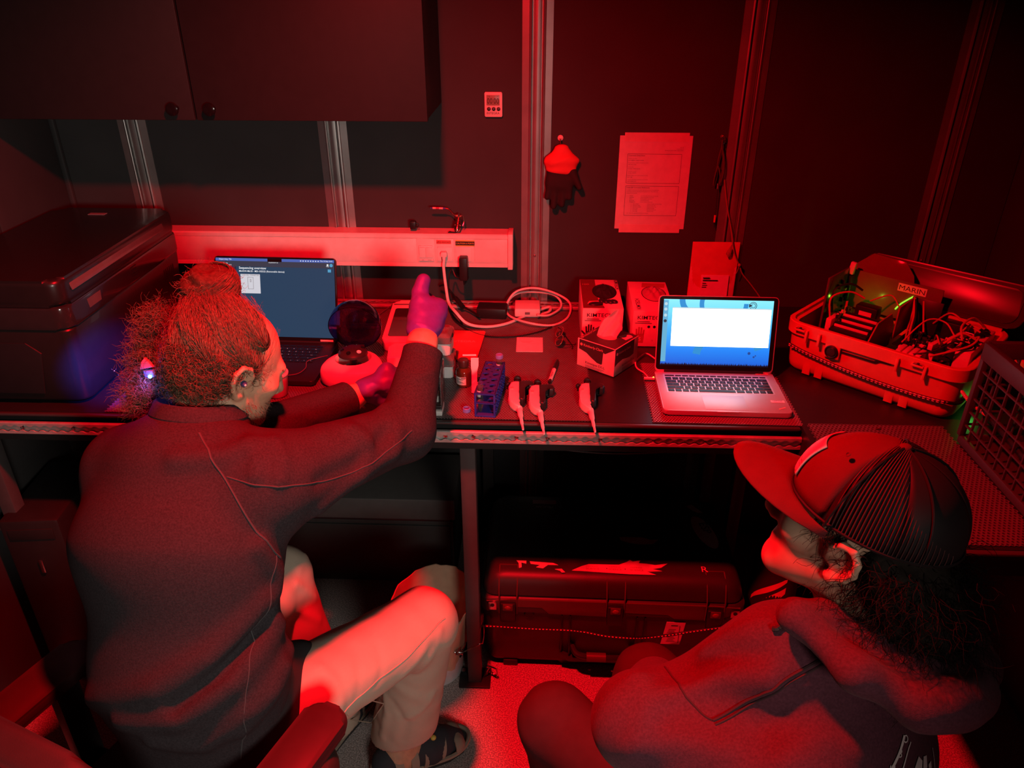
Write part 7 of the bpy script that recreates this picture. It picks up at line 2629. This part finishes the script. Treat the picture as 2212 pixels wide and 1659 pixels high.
surf_tube('seam', [(0.2402, -1.7002, 1.0449), (0.2854, -1.6919, 1.0775), (0.3256, -1.6929, 1.1191), (0.3798, -1.6735, 1.1412)], .0018, SM2, wom, hdo)
surf_tube('draw_cord', [(0.3333, -1.6453, 1.2108), (0.3206, -1.6518, 1.1995), (0.3084, -1.6550, 1.1838), (0.3005, -1.6530, 1.1775)], .0036, MATB, wom, hdo, .003)
body('trousers', WOM_TROUSERS + [('fold', [(0.0019, -1.3596, 0.5500), (0.0403, -1.3634, 0.5000)], .006, .014), ('ripple', (.4, .6, .5), 55, .001), ('plane', (.2, -1.3, .10), (0, 0, -1))], .007, TRW, wom)
for he, fd in (((.130, -1.345, .0), (-.72, .69, 0)), ((.262, -1.215, .0), (-.72, .69, 0))):
    T = frame(he, fd, (-.69, -.72, 0))
    W3 = lambda x, y, z: tuple(T @ Vector((x, y, z)))
    body('shoe', [('c', W3(0, 0, .050), W3(.16, 0, .034), .044, .036, 0), ('c', W3(0, 0, .05), W3(.0, 0, .09), .042, .040, .02), ('plane', W3(0, 0, .012), (0, 0, -1))], .006, BLK, wom)
    MB().prism([(-.05, -.03), (.08, -.042), (.17, -.044), (.20, 0), (.17, .044), (.08, .040), (-.05, .03)], .001, .016, T, .003).build('shoe_sole', GREY, wom)
# white print on the back of the hoodie
PRT = mat('print_white', (.62, .50, .50), .8)


def press(b, on, lift):
    out = []
    for v in b.v:
        ok, q, nrm, _ = on.closest_point_on_mesh(Vector(v))
        out.append(tuple(q + nrm * lift))
    b.v = out
    return b


o1, o2 = Vector((0.4675, -1.7344, 1.0219)), Vector((0.5639, -1.6781, 0.9480))
pb_ = frame(o1, o2 - o1, (0, 0, 1))
b = MB()


def ribbon(pts, wd):
    P = spline(pts, 8)
    vs = []
    for i, p in enumerate(P):
        d = (P[min(i + 1, len(P) - 1)] - P[max(i - 1, 0)]).normalized()
        nn = Vector((-d.y, d.x, 0)) * wd / 2
        vs += [pb_ @ (p + nn), pb_ @ (p - nn)]
    b.add(vs, [(2 * i, 2 * i + 1, 2 * i + 3, 2 * i + 2) for i in range(len(P) - 1)])


ribbon([(-.030, -.05, 0), (-.020, -.02, 0), (-.004, .015, 0), (.006, .045, 0)], .0050)
ribbon([(-.002, -.05, 0), (.006, -.015, 0), (.016, .020, 0), (.024, .036, 0)], .0024)
ribbon([(.098, -.05, 0), (.098, .0, 0), (.096, .03, 0)], .0022)
for pts in ([(.030, -.05), (.038, -.02), (.036, .0), (.046, .016), (.056, .010), (.054, -.02), (.048, -.05)], [(.060, -.05), (.062, -.018), (.074, -.004), (.080, -.05)],
            [(.058, -.004), (.060, .016), (.070, .018), (.070, .0)], [(.074, .004), (.084, .010), (.086, -.010), (.078, -.008)], [(.084, -.05), (.086, -.016), (.092, -.012), (.094, -.05)]):
    n = len(pts)
    b.add([pb_ @ Vector((x, y, 0)) for x, y in pts], [tuple(range(n))])
for k, (s, x, y, a) in enumerate((('H', -.013, -.012, 1.15), ('B', -.001, .012, 1.12), ('O', .009, .034, 1.1), ('C', -.022, -.036, 1.2))):
    b.text(s, pb_ @ Matrix.Translation((x, y, 0)) @ Matrix.Rotation(a - PI / 2 + .35, 4, 'Z'), .0120, align='C', bold=True)
press(b, hdo, .0016).build('back_print', PRT, wom, 0)
# cap
CPR = mat('cap_red_cloth', (.100, .012, .014), .85, spec=.15, bump=.25, bscale=700)
CPK = mat('cap_mesh', (.016, .010, .011), .6, spec=.2)
Cc = Matrix(tuple(tuple(W_R[i]) for i in range(3)))
cpo = Vector(gw(0, -.012, .040))
K = lambda x, y, z: cpo + Cc @ Vector((x, y, z))


def crown(y_test, name, m, par, r=(.086, .106, .100), nu=56, nv=16, mesh=False):
    vs, fs = [], []
    idx = {}
    for j in range(nv + 1):
        th = PI / 2 * (1 - j / nv)
        for i in range(nu):
            a = 2 * PI * i / nu
            s_ = math.cos(PI / 2 - th) if False else math.sin(th)
            up = math.cos(th)
            sq = up ** .80
            vs.append(K(r[0] * s_ * math.cos(a), r[1] * s_ * math.sin(a), r[2] * sq))
    for j in range(nv):
        for i in range(nu):
            am = 2 * PI * (i + .5) / nu
            th = PI / 2 * (1 - (j + .5) / nv)
            if y_test(am, th):
                fs.append((j * nu + i, j * nu + (i + 1) % nu, (j + 1) * nu + (i + 1) % nu, (j + 1) * nu + i))
    b = MB().add(vs, fs)
    used = sorted({i for f in b.f for i in f})
    mp = {q: k for k, q in enumerate(used)}
    b.v = [b.v[q] for q in used]
    b.f = [tuple(mp[i] for i in f) for f in b.f]
    o = b.build(name, m, par)
    sd = o.modifiers.new('thick', 'SOLIDIFY')
    sd.thickness = .0018
    return o


front = lambda a, th: math.sin(a) > .30 + .0
cap = crown(front, 'cap', CPR, wom)
for lo_, hi_ in ((-1, .30),):
    for sgn in (1, -1):
        for k, (q0, q1) in enumerate(((-.45, .30), (-1.01, -.45))):
            crown(lambda a, th, q0=q0, q1=q1, sgn=sgn: q0 < math.sin(a) <= q1 and math.cos(a) * sgn > 0, 'mesh_panel', CPK, cap)
# mesh threads on the back panels: ribs of fine bars
CPT = mat('cap_thread', (.10, .035, .035), .30)
b = MB()
for sgn in (1, -1):
    for k in range(30):
        yy = .028 - k * .0044
        P = []
        for i in range(15):
            u = i / 14
            s_ = yy / .106
            q = math.sqrt(max(.0, 1 - s_ * s_))
            th = u * PI / 2 * .97
            P.append(K(sgn * .0872 * q * math.cos(th), .1072 * s_ * (1 - .55 * u * u), .101 * (q * math.sin(th)) ** .80 if th > 0 else 0))
        if abs(yy) < .105:
            b.tube(P, .0007, 4, sm=1)
o = b.build('mesh_threads', CPT, cap)
o['kind'] = 'stuff'
for sgn in (1, -1):
    MB().tube([K(sgn * .0885 * math.cos(u), -.012 * 0 + .0325 * (1 - u / 1.57) - .001, .1015 * max(0, math.sin(u)) ** .80) for u in np.linspace(0, 1.55, 14)], .0016, 6, sm=1).build('panel_seam', CPK, cap)
    MB().tube([K(sgn * .0620 * math.cos(u), -.0765 * math.cos(u), .1015 * max(0, math.sin(u)) ** .80) for u in np.linspace(0, 1.55, 14)], .0016, 6, sm=1).build('panel_seam', CPK, cap)
MB().ell(K(0, 0, .1010), (.0075, .0075, .004), None, 16, 8).build('button', CPR, cap)
MB().tube([K(.0870 * math.cos(a), .107 * math.sin(a), .002) for a in np.linspace(0, 2 * PI, 40, False)], .0022, 6, True, 1).build('sweat_band', CPK, cap)
for sgn in (1, -1):
    MB().lathe([(.0035, 0), (.0035, .0008), (.002, .0012), (.0016, .0002), (.0001, .0002)], 14, K(sgn * .052, .046, .0835), Cc @ Vector((sgn * .55, .45, .7))).build('eyelet', CPR, cap)
# brim
n, m_ = 20, 8
vs, fs = [], []
for j in range(m_ + 1):
    v = j / m_
    for i in range(n + 1):
        a = math.radians(14 + 152 * i / n)
        x0_, y0_ = .0870 * math.cos(a), .107 * math.sin(a)
        ext = (.090 * math.sin((i / n) * PI) ** .62) * v
        x = x0_ * (1 + .02 * v)
        y = y0_ + ext
        z = .001 - .10 * ext - 3.0 * (x * x) * (.55 + .45 * v) + .004
        vs.append(K(x, y, z))
for j in range(m_):
    for i in range(n):
        a = j * (n + 1) + i
        fs.append((a, a + 1, a + n + 2, a + n + 1))
br = MB().add(vs, fs).build('brim', CPR, cap, 60)
sd = br.modifiers.new('thick', 'SOLIDIFY')
sd.thickness = .004
# patch on the front
n, m_ = 14, 10
PW, PH = .040, .052
vs = []
fs = []
for j in range(m_ + 1):
    for i in range(n + 1):
        u, v = (i / n * 2 - 1), j / m_
        a = PI / 2 + u * .46
        z = .016 + v * PH
        th = math.asin(min(1, (z / .100) ** (1 / .80)))
        vs.append(K(.0878 * math.cos(th) * math.cos(a), .1080 * math.cos(th) * math.sin(a), z + .0006))
for j in range(m_):
    for i in range(n):
        a = j * (n + 1) + i
        fs.append((a, a + 1, a + n + 2, a + n + 1))
pt = MB().add(vs, fs).build('patch', mat('patch_pale', (.78, .48, .46), .6), cap, 60)
sd = pt.modifiers.new('thick', 'SOLIDIFY')
sd.thickness = .002
sd.offset = 1
b = MB()
for (u0, u1, v0, v1) in ((-.98, .98, .34, .37), (-.98, .98, .24, .27), (-.6, .45, .55, .95)):
    q = []
    for i in range(9):
        for v in (v0, v1):
            u = u0 + (u1 - u0) * i / 8
            a = PI / 2 + u * .46
            z = .016 + v * PH
            th = math.asin(min(1, (z / .100) ** (1 / .80)))
            q.append(K(.0900 * math.cos(th) * math.cos(a), .1102 * math.cos(th) * math.sin(a), z + .0012))
    b.add(q, [(2 * i, 2 * i + 2, 2 * i + 3, 2 * i + 1) for i in range(8)])
b.build('patch_print', mat('patch_dark', (.12, .06, .06), .6), pt, 0)
b = MB()
for k, s in enumerate('OUTDOOR'):
    u = .80 - k * .26
    a = PI / 2 + u * .46
    z = .0185
    th = math.asin(min(1, (z / .100) ** (1 / .80)))
    o_ = K(.0905 * math.cos(th) * math.cos(a), .1108 * math.cos(th) * math.sin(a), z)
    b.text(s, frame(o_, Cc @ Vector((math.sin(a) * 1.0, -math.cos(a), 0)), Cc @ Vector((0, -.3, 1))), .0072, align='C', bold=True)
b.build('lettering', mat('patch_dark', ()), pt, 0)
# her dark curls below the cap
HRD = mat('hair_dark', (.014, .009, .007), .8, spec=.15, bump=.3, bscale=500, var=.3, nscale=140)
hw = body('hair', [('o', gw(0, -.050, .006), (.078, .070, .060), W_R, 0), ('o', gw(0, -.095, -.045), (.060, .050, .060), W_R, .04), ('o', gw(.01, -.120, -.080), (.055, .045, .060), W_R, .03),
                   ('cut', ('o', gw(-.098, .0, -.012), (.040, .050, .055), W_R), .01), ('ripple', (.5, .7, .4), 90, .003), ('ripple', (-.4, .6, .7), 140, .002)], .0036, HRD, wom)
co_ = np.array([v.co[:] for v in hw.data.vertices])
no_ = np.array([v.normal[:] for v in hw.data.vertices])
paths = []
for i in rng.choice(len(co_), 2000):
    p, nrm = co_[i], no_[i]
    if (p - np.array(W_HC)) @ W_R[:, 2] > .03:
        continue
    paths.append(curly(p, nrm * .6 + np.array((.1, -.1, -.5)) + .5 * rng.normal(size=3), rng.uniform(.025, .07), rng.uniform(.004, .009), rng.uniform(.8, 2), np.array((0, 0, -.012))))
for i in range(70):
    p = np.array(gw(-.070 - .004 * rng.random(), -.010 + .05 * rng.random(), .028 + .012 * rng.random()))
    paths.append(curly(p, np.array((-.2, -.2, -.8)) + .4 * rng.normal(size=3), rng.uniform(.012, .035), .003, 1.2, np.zeros(3)))
strands('hair_curls', paths, .0006, HRD, wom)

# ---- chairs
def chair(name, label, loc, rz, arms):
    t = thing(name, label, 'chair', loc, rz)
    CH = mat('chair_black', (.026, .018, .018), .6, bump=.15, bscale=500)
    MB().prism(rrect(.235, .235, .07, 6), .395, .455, bev=.02, seg=3).build('seat', CH, t)
    MB().prism(rrect(.215, .215, .06, 6), .375, .396).build('seat_pan', BLK, t)
    MB().cyl((0, 0, .09), (0, 0, .378), .025, n=16).build('gas_post', BLK, t)
    MB().lathe([(.05, .085), (.05, .11), (.03, .13), (.0001, .13)], 20).build('hub', BLK, t)
    for k in range(5):
        a = k * 2 * PI / 5 + .3
        c, s_ = math.cos(a), math.sin(a)
        lg = MB().tube([(c * .03, s_ * .03, .098), (c * .17, s_ * .17, .090), (c * .29, s_ * .29, .072)], .016, 8).build('leg', BLK, t)
        MB().cyl((c * .29 - s_ * .020, s_ * .29 + c * .020, .030), (c * .29 + s_ * .020, s_ * .29 - c * .020, .030), .028, n=16).build('caster', BLK, lg)
    if arms:
        AR = mat('armrest_maroon', (.040, .010, .012), .5)
        for sx in (-1, 1):
            ap = MB().prism([(x + sx * .278, y + (.02 if sx > 0 else -.055)) for x, y in rrect(.044, .135, .030, 5)], .672, .700, bev=.010, seg=3).build('armrest', AR, t)
            MB().box((sx * .288, .01, .545), (.030, .055, .255), .006).build('arm_post', BLK, ap)
            MB().box((sx * .232, .01, .412), (.135, .055, .022), .004).build('arm_bracket', BLK, ap)
        bk = MB().prism([(x, y) for x, y in rrect(.200, .215, .09, 6)], -.028, .028, frame((0, -.205, .705), (1, 0, 0), (0, -.14, .99)), .018, 3).build('backrest', CH, t)
        MB().box((0, -.225, .44), (.07, .04, .16), .01).build('back_stem', BLK, t)
    return t


chair('office_chair', 'black office chair with padded armrests under the person with the bun', (-.690, -1.450, 0), -.375, True)
chair('stool', 'black swivel stool under the person in the cap', (.430, -1.600, 0), .6, False)
